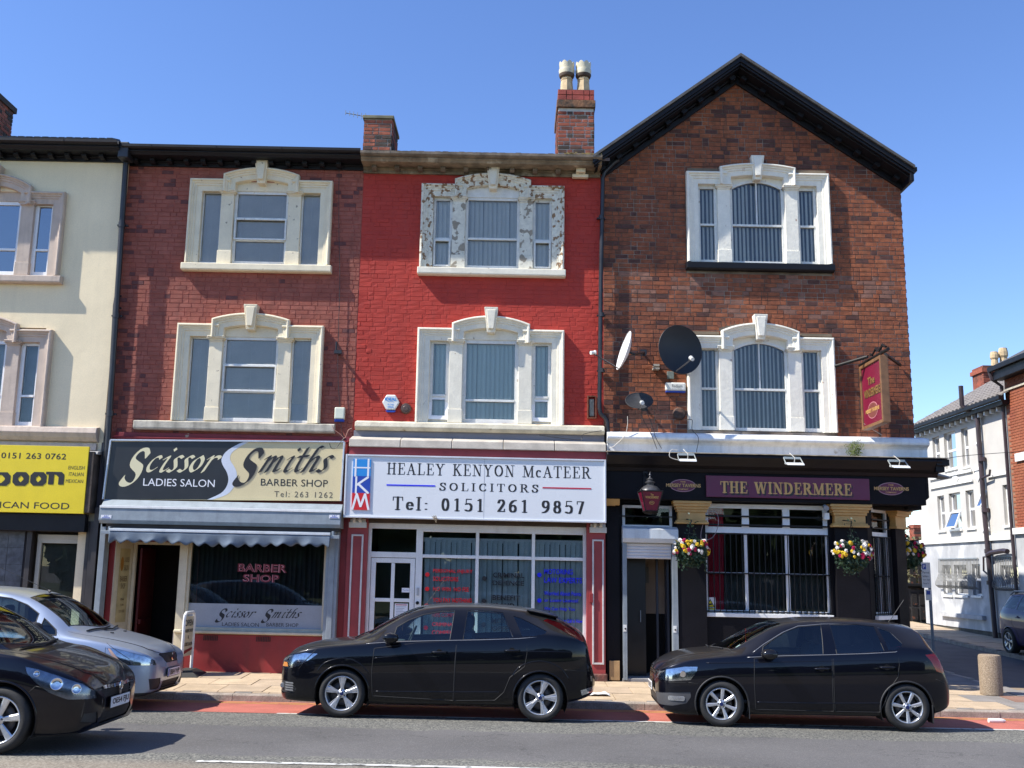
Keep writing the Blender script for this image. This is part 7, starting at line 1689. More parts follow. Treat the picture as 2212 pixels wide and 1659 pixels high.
    def line(s, mb, pts, r, proj='side', sd_=-1, off=.001, closed=False, n=5, step=.05):
        P = list(pts)+([pts[0]] if closed else []); out = []
        for a, b in zip(P[:-1], P[1:]):
            L_ = max(1, int(math.dist(a, b)/step))
            for k in range(L_): t_ = k/L_; out.append((a[0]+(b[0]-a[0])*t_, a[1]+(b[1]-a[1])*t_))
        out.append(P[-1]); Q = [s.at(a, b, proj, sd_, off) for a, b in out]; Q = [q for q in Q if q]
        if len(Q) > 1: mb.tube(Q, r, n, cap=not closed)
def wheel_mesh(R, rr, wdt, nsp, style):
    """wheel about its own centre, outer face towards -y"""
    ty = MB().lathe([(rr, -wdt*.42), (rr+.012, -wdt*.5), (R-.045, -wdt*.52), (R-.018, -wdt*.45), (R-.004, -wdt*.36), (R, -wdt*.2), (R, wdt*.2), (R-.004, wdt*.36), (R-.018, wdt*.45), (R-.045, wdt*.52), (rr+.012, wdt*.5), (rr, wdt*.42)], (0, 0, 0), 'y', 48, close=True)
    rim = MB().lathe([(rr+.004, -wdt*.45), (rr-.012, -wdt*.46), (rr-.018, -wdt*.40), (rr-.03, -wdt*.1), (rr-.035, wdt*.35), (rr-.02, wdt*.42), (rr, wdt*.42), (rr, -wdt*.42)], (0, 0, 0), 'y', 48, close=True)
    sp = MB(); f0 = -wdt*.46
    def bar(w0, w1, r0, r1, da=0, d0=.012, d1=.0, m=0, tilt=0):
        # spoke along +z, slightly domed, thickness .025
        pts = []
        for (w, r, dd) in ((w0, r0, d0), ((w0*.45+w1*.55), (r0+r1)*.5, (d0+d1)*.5), (w1, r1, d1)):
            x_ = tilt*(r-r0)
            pts.append([(-w+x_, f0+dd+.008, r), (-w*.6+x_, f0+dd, r), (w*.6+x_, f0+dd, r), (w+x_, f0+dd+.008, r), (w*.8+x_, f0+dd+.03, r), (-w*.8+x_, f0+dd+.03, r)])
        vs = [p for q in pts for p in q]; fs = []
        for i in (0, 1):
            for k in range(6): fs.append((i*6+k, i*6+(k+1) % 6, (i+1)*6+(k+1) % 6, (i+1)*6+k))
        fs += [tuple(range(6))[::-1], tuple(range(12, 18))]
        c_, s_ = cos(da), sin(da); sp.add([(x*c_+z*s_, y, -x*s_+z*c_) for x, y, z in vs], fs, m)
    ro = rr-.010
    if style == 'star':       # wide spokes with a raised wedge in each
        bar(.022, .034, .045, ro, 0); bar(.005, .012, .05, ro*.62, 0, .004, .001)
        for sg in (-1, 1): bar(.010, .010, .05, ro, sg*.10, .012, .002, tilt=sg*.16)
    elif style == 'seven': bar(.017, .026, .045, ro, 0)
    else: bar(.020, .040, .05, ro, 0)
    hub = MB().lathe([(.062, .03), (.062, .012), (.055, .006), (.03, .004), (.028, -.002), (0, -.003)], (0, f0+.006, 0), 'y', 24)
    cap = MB().lathe([(.027, .002), (.025, -.003), (0, -.004)], (0, f0+.002, 0), 'y', 18)
    nut = MB()
    for k in range(5): a = 2*pi*(k+.5)/5; nut.lathe([(.011, .004), (.010, -.002), (0, -.002)], (.045*cos(a), f0+.008, .045*sin(a)), 'y', 8)
    disc = MB().lathe([(.04, .02), (.04, 0), (rr*.68, 0), (rr*.68, .012)], (0, -.02, 0), 'y', 32)
    back = MB().lathe([(0, 0), (rr-.03, 0)], (0, .03, 0), 'y', 32)
    return dict(ty=ty, rim=rim, sp=sp, hub=hub, cap=cap, nut=nut, disc=disc, back=back)
tyre_m = M('tyre rubber', (.018, .018, .018), .75, var=.25, vs=8, bump=.2, bs=60); alloy = M('silver alloy', (.60, .61, .63), .32, metal=.75, var=.06, vs=8); alloy2 = M('dull alloy', (.42, .43, .45), .4, metal=.6, var=.15, vs=10)
disc_m = M('brake disc', (.10, .09, .085), .5, metal=.5, var=.3); badge_m = M('dark blue badge', (.01, .02, .09), .3, var=0); nut_m = M('wheel nut', (.12, .12, .13), .35, metal=.6)
rubber = M('window rubber', (.012, .012, .013), .6, var=0); trim_black = M('black plastic trim', (.022, .022, .024), .6, var=.15); chrome = M('chrome', (.7, .7, .72), .12, metal=1, var=0); satin = M('satin trim', (.28, .28, .29), .35, metal=.5, var=0)
cabin = M('cabin grey cloth', (.09, .09, .10), .9, var=.2); cabin2 = M('cabin plastic', (.08, .085, .09), .6, var=.1); g_car = glass('car glass', (.68, .84, .84), .04); g_tint = glass('tinted car glass', (.36, .44, .46), .06)
lamp_red = M('red lamp lens', (.9, .015, .015), .3, var=0); lamp_clear = M('clear lamp reflector', (.62, .64, .68), .12, metal=.85, var=.3, vs=22, fine=0); lamp_amber = M('amber lens', (.5, .2, .05), .2, var=0); lamp_dark = M('lamp bezel', (.20, .24, .32), .2, metal=.6, var=.3, vs=20)
g_lens = glass('lamp lens', (.95, .95, .95), .0); plate_w = M('number plate white', (.75, .76, .78), .4, var=.05); plate_y = M('number plate yellow', (.7, .5, .05), .4)
def paint(name, c, metal=0.0, rough=.3, flake=0, dust=0.0):
    m = M(name, c, rough, metal=metal, coat=.7, var=.03, fine=0, crough=.03, spec=.1)
    t_ = m.node_tree; N = t_.nodes; L = t_.links; p = N['Principled BSDF']
    if dust:      # road dust settled on upward faces and low down
        geo = N.new('ShaderNodeNewGeometry'); sp = N.new('ShaderNodeSeparateXYZ'); L.new(geo.outputs['Normal'], sp.inputs[0])
        mr = N.new('ShaderNodeMapRange'); mr.inputs[1].default_value = .55; mr.inputs[2].default_value = 1; mr.inputs[4].default_value = dust; L.new(sp.outputs[2], mr.inputs[0])
        mx = N.new('ShaderNodeMix'); mx.data_type = 'RGBA'; L.new(mr.outputs[0], mx.inputs[0]); src = p.inputs['Base Color'].links[0].from_socket; L.new(src, mx.inputs[6]); mx.inputs[7].default_value = (.30, .27, .22, 1); L.new(mx.outputs[2], p.inputs['Base Color'])
        r2 = N.new('ShaderNodeMapRange'); r2.inputs[1].default_value = .55; r2.inputs[2].default_value = 1; r2.inputs[3].default_value = .03; r2.inputs[4].default_value = .03+dust*.8; L.new(sp.outputs[2], r2.inputs[0]); L.new(r2.outputs[0], p.inputs['Coat Roughness'])
    return m
pt_black = paint('metallic black paint', (.0035, .004, .007), .3, .28, dust=.12); pt_blueblack = paint('blue black paint', (.004, .0045, .009), .3, .28, dust=.12); pt_astra = paint('dark blue black paint', (.0035, .0035, .008), .3, .28, dust=.03)
pt_silver = paint('pale silver blue paint', (.36, .42, .52), .55, .34, dust=.25); pt_purple = paint('dark purple paint', (.022, .012, .075), .1, .4)
def build_car(name, label, loc, rz, sp, group=None, tilt=0.0):
    car = local(name, loc, label, 'car', group, (0, 0, 0)); car.rotation_euler = (tilt, S if rz == 0 else (-S if abs(rz-pi) < .01 else 0), rz)
    B = CarBody(sp); pm = sp['paint']; B.smooth_normals()
    R = sp['R']; rr = sp['rr']; ra = R+.045; zw = R; WB = sp['wb']; y_out = sp['track']
    for xw in (0, WB): B.cut('arch', [(xw+ra*cos(2*pi*k/28), zw-.0+ra*sin(2*pi*k/28)) for k in range(28)], filt=lambda c, n: abs(c.y) > .5 and abs(n.z) < .99)
    B.delete('arch')
    for nm, pl in sp['windows']: B.cut(nm, pl, filt=lambda c, n: c.z > .8)
    B.cut('windscreen', sp['windscreen'], 'top', filt=lambda c, n: c.z > .8)
    if 'rear_screen' in sp: B.cut('rear_window', sp['rear_screen'], 'top', filt=lambda c, n: c.z > .8)
    if 'hole' in sp: pass
    for nm, pl, pj, fl in sp.get('cuts', ()): B.cut(nm, pl, pj, filt=fl)
    B.cut('bumper_lower', [(B.x0-.1, -.1), (B.x1+.1, -.1), (B.x1+.1, sp['skirt']), (B.x0-.1, sp['skirt'])], filt=lambda c, n: True) if sp.get('skirt') else None
    B.cut('front_door', sp['front_door']); B.cut('rear_door', sp['rear_door'])
    B.bm.verts.index_update(); B.bm.faces.index_update(); B.bm.normal_update()
    body = B.part('body', ['body'], [pm, trim_black], car, under=1)
    if sp.get('skirt'): B.part('lower_trim', ['bumper_lower'], [sp.get('skirt_mat', trim_black), trim_black], car, under=1)
    d1 = B.part('front_door', ['front_door'], [pm, trim_black], car, under=1, split=1); d2 = B.part('rear_door', ['rear_door'], [pm, trim_black], car, under=1, split=1)
    for nm in {w for w, _ in sp['windows']}: B.part(nm, [nm], [sp['glass'].get(nm, g_car)], car, off=-.004, split=1)
    ws = B.part('windscreen', ['windscreen'], [g_car], car, off=-.003)
    if 'rear_screen' in sp: B.part('rear_window', ['rear_window'], [g_tint], car, off=-.003)
    # seals, door gaps
    sl = MB(); gp = MB(); tr = MB()
    for sd_ in (-1, 1):
        for nm, pl in sp['windows']: B.line(sl, pl, .011, sd_=sd_, closed=True, off=-.003)
        for d in ('front_door', 'rear_door'): B.line(gp, [p for p in sp[d]], .0055, sd_=sd_, closed=True, off=-.001)
        for pl in sp.get('gaps', ()): B.line(gp, pl, .0038, sd_=sd_, off=-.001)
        for pl in sp.get('trim', ()): B.line(tr, pl, .0055, sd_=sd_, off=.004)
    B.line(sl, sp['windscreen'], .012, 'top', closed=True, off=-.004)
    if 'rear_screen' in sp: B.line(sl, sp['rear_screen'], .012, 'top', closed=True, off=-.004)
    for pl in sp.get('topgaps', ()): B.line(gp, pl, .004, 'top', off=-.001)
    sl.build('window_seals', rubber, car, smooth=True); gp.build('panel_gaps', rubber, body, smooth=True)
    cr_ = MB()
    for sd_ in (-1, 1):
        for pl in sp.get('creases', ()): B.line(cr_, sm(pl, 4), .010, sd_=sd_, off=-.006, n=8)
    if sp.get('creases'): cr_.build('body_crease', pm, body, smooth=True)
    if sp.get('trim'): tr.build('window_trim', satin, car, smooth=True)
    # wheel arches inside
    al = MB()
    for xw in (0, WB):
        for sd_ in (-1, 1):
            n = 20; a = [(xw+(ra+.012)*cos(pi*(-.15+1.3*k/n)), zw+(ra+.012)*sin(pi*(-.15+1.3*k/n))) for k in range(n+1)]
            Wl = pchip(sp['W'])(xw)
            vs = [(x, sd_*(Wl-.015), z) for x, z in a]+[(x, sd_*.50, z) for x, z in a]; al.add(vs, [(k, k+1, n+2+k, n+1+k) for k in range(n)]+[tuple(range(n+1, 2*n+2))])
    al.build('wheel_arch_liner', rubber, car)
    fl = MB()
    for xw in (0, WB):
        for sd_ in (-1, 1): B.line(fl, [(xw+(ra+.010)*cos(pi*(-.12+1.24*k/26)), zw+(ra+.010)*sin(pi*(-.12+1.24*k/26))) for k in range(27)], .013, sd_=sd_, off=-.002, n=6, step=.2)
    fl.build('arch_lip', sp.get('lip', pm), body, smooth=True)
    MB().box(-.55, WB+.35, -.6, .6, .19, .30).build('underbody', rubber, car)
    # cabin
    c = MB(); xs0, xs1 = sp['cabin']; bz = sp['beltz']
    c.box(xs0, xs1, -.70, .70, .3, .36); c.box(xs0-.1, xs0+.35, -.66, .66, bz-.22, bz-.04); c.box(xs1-.25, xs1+.2, -.6, .6, .35, bz-.06)
    cab = c.build('cabin_trim', cabin2, car, bevel=.04)
    for (sx, sy) in ((xs0+1.0, -.37), (xs0+1.0, .37)):
        m_ = MB(); m_.box(sx-.25, sx+.25, sy-.24, sy+.24, .42, .60); v = [(sx+.16, .5), (sx+.30, .5), (sx+.42, bz+.12), (sx+.30, bz+.16)]
        m_.prism(v, sy-.24, sy+.24); m_.box(sx+.31, sx+.40, sy-.12, sy+.12, bz+.17, bz+.36); m_.build('front_seat', cabin, car, bevel=.05)
    m_ = MB(); sx = xs1-.45; m_.box(sx-.3, sx+.2, -.6, .6, .42, .60); m_.prism([(sx+.1, .5), (sx+.25, .5), (sx+.38, bz+.06), (sx+.26, bz+.08)], -.62, .62)
    for sy in (-.38, .38): m_.box(sx+.28, sx+.37, sy-.12, sy+.12, bz+.06, bz+.20)
    m_.build('rear_seat', cabin, car, bevel=.04)
    yw = sp.get('wheel_y', .36); cx_, cz_ = xs0+.45, bz+.0
    MB().tube([(cx_+.07*sin(a)*1.0, yw+.18*cos(a), cz_+.17*sin(a)) for a in [2*pi*k/20 for k in range(21)]], .014, 6, cap=False).build('steering_wheel', trim_black, car, smooth=True)
    # wheels
    wm = wheel_mesh(R, rr, .2, sp['spokes'], sp['style']); al_m = sp.get('alloy', alloy)
    me = {k: v.mesh({'ty': 'wheel', 'rim': 'rim', 'sp': 'spoke', 'hub': 'hub', 'cap': 'hub_cap', 'nut': 'wheel_nut', 'disc': 'brake_disc', 'back': 'wheel_back'}[k], {'ty': tyre_m, 'cap': badge_m, 'nut': nut_m, 'disc': disc_m, 'back': rubber}.get(k, al_m), shear=False) for k, v in wm.items()}
    for m_ in ('ty', 'rim', 'hub', 'disc'):
        bm = bmesh.new(); bm.from_mesh(me[m_]); bmesh.ops.recalc_face_normals(bm, faces=bm.faces); bm.to_mesh(me[m_]); bm.free(); me[m_].shade_smooth()
    bm = bmesh.new(); bm.from_mesh(me['sp']); bmesh.ops.recalc_face_normals(bm, faces=bm.faces); bm.to_mesh(me['sp']); bm.free()
    for xw in (0, WB):
        for sd_ in (-1, 1):
            steer = sp.get('steer', 0) if xw == 0 else 0
            w_ = inst('wheel', me['ty'], (xw, sd_*y_out, zw), car, rot=(0, random.uniform(0, 6) if False else sp.get('wrot', 0)+.3*(xw > 0), (0 if sd_ < 0 else pi)+steer), shear=False)
            ORG[w_.name] = Vector((0, 0, 0))
            for k in ('rim', 'hub', 'cap', 'nut', 'disc', 'back'): inst(me[k].name, me[k], (0, 0, 0), w_, shear=False)
            for j in range(sp['spokes']): inst('spoke', me['sp'], (0, 0, 0), w_, rot=(0, 2*pi*j/sp['spokes'], 0), shear=False)
    # mirrors and handles
    mx, mz = sp['mirror']
    for sd_ in (-1, 1):
        q = B.at(mx+.02, mz-.08, sd_=sd_); y0 = q.y if q else sd_*.8; mm = MB()
        vs = []; n1, n2 = 8, 12
        for i in range(n1+1):
            f = i/n1; ph = pi*(f-.5)
            for k in range(n2):
                a = 2*pi*k/n2; vs.append((mx+.03+.118*cos(ph)**.35*cos(a)*(1 if cos(a) > 0 else .95), y0+sd_*(.13+.105*sin(ph)), mz+.072*cos(ph)**.35*sin(a)))
        mm.add(vs, [(i*n2+k, i*n2+(k+1) % n2, (i+1)*n2+(k+1) % n2, (i+1)*n2+k) for i in range(n1) for k in range(n2)])
        mm.tube([(mx, y0-sd_*.02, mz-.06), (mx, y0+sd_*.09, mz-.035)], .02, 8)
        mo = mm.build('door_mirror', sp.get('mirror_mat', pm), car, smooth=True)
        if sp.get('mirror_lamp'): MB().box(mx-.05, mx+.055, y0+sd_*.215, y0+sd_*.222, mz-.04, mz-.015).build('indicator', lamp_clear, mo, bevel=.004)
        for hx, hz in sp['handles']:
            q = B.at(hx, hz, sd_=sd_, off=0)
            if not q: continue
            hd = MB().tube([(hx-.105, q.y+sd_*.002, hz-.003), (hx-.07, q.y+sd_*.026, hz), (hx+.07, q.y+sd_*.026, hz+.004), (hx+.11, q.y+sd_*.002, hz+.006)], [.012, .015, .015, .012], 8); hd.build('door_handle', pm, car, smooth=True)
            MB().lathe([(0, 0), (.04, 0)], (hx, q.y+sd_*.002, hz+.005), 'y', 14).build('handle_recess', rubber, car)
    B.car = car; B.body = body; return B
def lights(B, parts, sp): pass
def lens(B, nm, inner, extra=None):
    """lamp: reflector bowl region with clear lens region just above it"""
    for q in (-1, 1):
        o = B.part(nm, [nm], [inner], B.car, off=-.006, side_=q)
        if o: B.part('lens', [nm], [g_lens], o, off=.001, side_=q)
    return o
def plate(B, car, y, z, xf, txt, yel=False, w=.52, h=.111, mirror=1, blue=False, nrm=(-1, 0, .0), back=False):
    sgn = 1 if back else -1
    p = MB().box(xf, xf+.008*sgn, y-w/2, y+w/2, z-h/2, z+h/2).build('number_plate', plate_y if yel else plate_w, car, bevel=.003)
    MB().box(xf-.006*sgn, xf+.0*sgn, y-w/2-.008, y+w/2+.008, z-h/2-.008, z+h/2+.008).build('plate_backing', rubber, p)
    vs, fs = sans_verts(txt, .03); ax = min(v[0] for v in vs); bx = max(v[0] for v in vs); az = min(v[1] for v in vs); bz = max(v[1] for v in vs)
    u0, u1 = (-w/2+(.07 if blue else .03)), w/2-.03
    MB().add([(xf+.0105*sgn, y-(u0+(v[0]-ax)/(bx-ax)*(u1-u0))*(-sgn if False else (1 if sgn < 0 else -1)), z-.038+(v[1]-az)/(bz-az)*.076) for v in vs], fs).build('lettering', let_black, p)
    if blue: MB().box(xf+.009*sgn, xf+.0105*sgn, y+w/2-.05, y+w/2-.005, z-h/2+.004, z+h/2-.004).build('blue_band', deep_blue, p)
    return p
def front_x(B, y, z, off=.006): q = B.at(y, z, 'front', -1, off); return q.x if q else B.x0
def fpoly(B, name, pts, m, parent, off=.006, thick=.0, proj='front', sd_=-1, grid=.04):
    """small panel wrapped on the body surface from an outline"""
    bx0, bx1 = min(p[0] for p in pts), max(p[0] for p in pts); bz0, bz1 = min(p[1] for p in pts), max(p[1] for p in pts)
    P = []; n = len(pts)
    for i in range(n):
        a, b = pts[i], pts[(i+1) % n]; L_ = max(1, int(math.dist(a, b)/grid)); P += [(a[0]+(b[0]-a[0])*k/L_, a[1]+(b[1]-a[1])*k/L_) for k in range(L_)]
    nb = len(P); x = bx0+grid/2
    while x < bx1:
        z = bz0+grid/2
        while z < bz1:
            if pip(x, z, pts) and min(math.dist((x, z), q) for q in P) > grid*.4: P.append((x, z))
            z += grid
        x += grid
    co, ed, fc, *_ = geometry.delaunay_2d_cdt([Vector(p) for p in P], [(i, (i+1) % nb) for i in range(nb)], [], 1, 1e-5)
    V = [B.at(c.x, c.y, proj, sd_, off) for c in co]
    fc = [f for f in fc if all(V[i] is not None for i in f)]
    V = [v if v is not None else Vector((0, 0, 0)) for v in V]
    return MB().add([tuple(v) for v in V], [list(f) for f in fc]).build(name, m, parent, smooth=True)
rnd_ = lambda x0, x1, z0, z1, r=.02: [(x0+r, z0), (x1-r, z0), (x1, z0+r), (x1, z1-r), (x1-r, z1), (x0+r, z1), (x0, z1-r), (x0, z0+r)]
# ---- black five door hatchback (centre)
def arcy(xc, k, y0, y1, n=8): return [(xc+k*(y0+(y1-y0)*i/n)**2, y0+(y1-y0)*i/n) for i in range(n+1)]
foc = dict(paint=pt_black, R=.32, rr=.232, wb=2.72, track=.80, spokes=5, style='star', steer=0, wrot=.0,
 zc=[(-.93, .64), (-.925, .70), (-.88, .80), (-.75, .89), (-.5, .965), (-.2, 1.01), (.1, 1.045), (.2, 1.10), (.5, 1.285), (.8, 1.435), (1.05, 1.515), (1.4, 1.55), (1.8, 1.555), (2.2, 1.54), (2.6, 1.495), (2.82, 1.455), (2.95, 1.395), (3.15, 1.285), (3.34, 1.15), (3.40, 1.03), (3.44, .80), (3.48, .70), (3.495, .62)],
 zb=[(-.93, .36), (-.9, .26), (-.82, .20), (-.5, .19), (0, .19), (2.7, .21), (3.1, .25), (3.35, .31), (3.47, .38), (3.495, .46)],
 W=[(-.93, .42), (-.91, .56), (-.86, .68), (-.75, .79), (-.6, .85), (-.35, .895), (0, .915), (1.4, .92), (2.5, .92), (2.9, .905), (3.2, .84), (3.35, .76), (3.44, .66), (3.495, .52)],
 zs=[(-.93, .60), (-.88, .74), (-.7, .84), (-.4, .915), (0, .955), (.4, .985), (1, 1.035), (1.6, 1.07), (2.3, 1.105), (2.8, 1.15), (3.1, 1.12), (3.36, 1.03), (3.44, .72), (3.495, .58)],
 yr=[(-.93, .25), (-.7, .5), (-.3, .60), (.05, .66), (.3, .70), (.6, .67), (1.05, .60), (1.5, .585), (2.3, .57), (2.75, .52), (3.1, .56), (3.4, .52), (3.495, .3)],
 zr=[(-.93, .62), (-.8, .82), (-.5, .94), (0, 1.005), (.28, 1.035), (.6, 1.215), (.85, 1.36), (1.1, 1.45), (1.5, 1.495), (1.9, 1.495), (2.3, 1.465), (2.7, 1.41), (2.85, 1.37), (3.1, 1.265), (3.34, 1.11), (3.44, .75), (3.495, .60)],
 windows=[('front_side_window', [(.66, 1.03), (.70, 1.215), (.86, 1.315), (1.06, 1.395), (1.28, 1.44), (1.50, 1.455), (1.485, 1.30), (1.46, 1.065), (1.05, 1.045)]), ('rear_side_window', [(1.64, 1.075), (1.66, 1.30), (1.68, 1.46), (1.93, 1.462), (2.18, 1.44), (2.25, 1.30), (2.34, 1.115), (2.0, 1.095)]),
  ('quarter_window', [(2.455, 1.13), (2.42, 1.22), (2.33, 1.40), (2.45, 1.365), (2.62, 1.29), (2.80, 1.205), (2.775, 1.17), (2.62, 1.14)])],
 glass={'quarter_window': g_tint}, windscreen=arcy(.16, .42, -.66, .66)+arcy(1.02, .16, .55, -.55),
 rear_screen=arcy(2.92, -.05, -.5, .5)+arcy(3.24, -.10, .58, -.58),
 front_door=[(.42, .93), (.40, .62), (.42, .30), (1.53, .27), (1.535, .62), (1.55, 1.06), (1.0, 1.02)], rear_door=[(1.555, 1.06), (1.54, .62), (1.535, .27), (2.10, .29), (2.22, .40), (2.30, .60), (2.50, .75), (2.53, .93), (2.52, 1.09), (2.2, 1.085)],
 gaps=[[(-.38, .90), (-.55, .72), (-.62, .62)], [(3.05, .72), (3.40, .70)], [(.52, 1.005), (.66, 1.22), (.86, 1.35), (1.08, 1.44), (1.35, 1.475), (1.58, 1.48)], [(1.58, 1.48), (1.56, 1.06)], [(1.60, 1.49), (1.9, 1.49), (2.2, 1.465)]],
 topgaps=[[(-.82, -.5), (-.5, -.62), (0, -.70), (.25, -.74)], [(-.82, .5), (-.5, .62), (0, .70), (.25, .74)]],
 trim=[[(.30, .985), (.65, 1.02), (1.2, 1.052), (1.9, 1.085), (2.4, 1.115), (2.8, 1.16)]], mirror=(.62, 1.085), mirror_lamp=1, handles=[(1.32, .905), (2.32, .955)], cabin=(.35, 2.75), beltz=1.02, creases=[[(.42, .80), (1.0, .875), (1.6, .92), (2.4, .95), (3.2, .96)], [(.45, .36), (1.2, .375), (2.15, .40)], [(-.35, .60), (-.25, .72), (0, .79), (.22, .73), (.36, .60)], [(2.32, .60), (2.45, .76), (2.72, .83), (2.98, .75), (3.12, .58)]],
 cuts=[('headlight', [(-.95, .62), (-.9, .74), (-.78, .80), (-.55, .845), (-.36, .84), (-.45, .77), (-.62, .67), (-.8, .62)], 'side', lambda c, n: abs(c.y) > .34 and c.x < -.2), ('tail_light', [(2.75, 1.345), (2.82, 1.365), (3.0, 1.315), (3.2, 1.215), (3.40, 1.09), (3.30, 1.07), (3.05, 1.20), (2.9, 1.275)], 'side', lambda c, n: abs(c.y) > .45),
  ('lower_grille', rnd_(-.45, .45, .30, .50), 'front', lambda c, n: c.x < -.6), ('rear_reflector', [(3.28, .42), (3.5, .47), (3.5, .40), (3.30, .35)], 'side', lambda c, n: True), ('front_corner', [(-.93, .30), (-.93, .47), (-.72, .46), (-.64, .36), (-.68, .30)], 'side', lambda c, n: abs(c.y) > .5)])
fx_, fy_ = -2.33, 14.47+.9
B = build_car('parked_hatchback', 'black five door hatchback with star spoke alloys parked in front of the solicitors office', (fx_, fy_, .005), 0, foc, tilt=-.012)
lens(B, 'headlight', lamp_clear); o = lens(B, 'tail_light', lamp_red)
for sd_ in (-1, 1):
    fpoly(B, 'reverse_lens', [(2.80, 1.36), (3.0, 1.305), (3.19, 1.215), (3.36, 1.10), (3.30, 1.09), (3.06, 1.215), (2.90, 1.295)], M('pale lamp strip', (.85, .80, .80), .2, var=.1), B.car, sd_=sd_, proj='side', off=.005)
    fpoly(B, 'indicator_lens', [(-.88, .64), (-.86, .70), (-.80, .70), (-.78, .645)], lamp_amber, B.car, sd_=sd_, proj='side', off=.004)
    for k in range(4): fpoly(B, 'fog_slat', [(-.80, .325+.032*k), (-.68, .325+.032*k), (-.69, .345+.032*k), (-.81, .345+.032*k)], satin, B.car, sd_=sd_, proj='side', off=.006, grid=.06)
    q = B.at(-.86, .38, sd_=sd_); 
    if q: MB().lathe([(0, -.01), (.03, -.01), (.04, .02)], (q.x-.0, q.y, q.z), 'y', 12).build('fog_lamp', lamp_clear, B.car)
B.part('front_corner', ['front_corner'], [trim_black], B.car, off=-.01, split=1); B.part('lower_grille', ['lower_grille'], [trim_black], B.car, off=-.01); B.part('rear_reflector', ['rear_reflector'], [lamp_clear], B.car, split=1)
mb = MB(); vs = [(2.30, -.56, 1.535), (2.30, .56, 1.535), (2.83, .52, 1.455), (2.83, -.52, 1.455)]
mb.add([(2.52, -.57, 1.505), (2.52, .57, 1.505), (2.97, .55, 1.425), (2.97, -.55, 1.425), (2.52, -.57, 1.49), (2.52, .57, 1.49), (2.96, .55, 1.40), (2.96, -.55, 1.40)], [(0, 1, 2, 3), (7, 6, 5, 4), (0, 4, 5, 1), (1, 5, 6, 2), (2, 6, 7, 3), (3, 7, 4, 0)]); mb.build('roof_spoiler', pt_black, B.car, bevel=.008)
MB().tube([(1.02, .0, 1.50), (.85, .0, 1.56), (1.42, .0, 1.86)][:1]+[(1.30, -.0, 1.88)], .004, 5).build('roof_aerial', trim_black, B.car)
MB().box(.70, .704, -.01, .02, 1.14, 1.34).lathe([(0, 0), (.03, 0), (.03, .01), (0, .01)], (.70, .0, 1.22), 'x', 10).build('mirror_pendant', M('brown pendant', (.3, .14, .04), .6), B.car)
mb = MB(); B.line(mb, [(.1, -.55), (.16, -.1), (.14, .1)], .01, 'top', off=.015); B.line(mb, [(.14, .05), (.22, .5)], .01, 'top', off=.015); mb.build('wiper', trim_black, B.car)
plate(B, B.car, 0, .55, B.x1-.004, 'MX08 KLN', True, back=True)
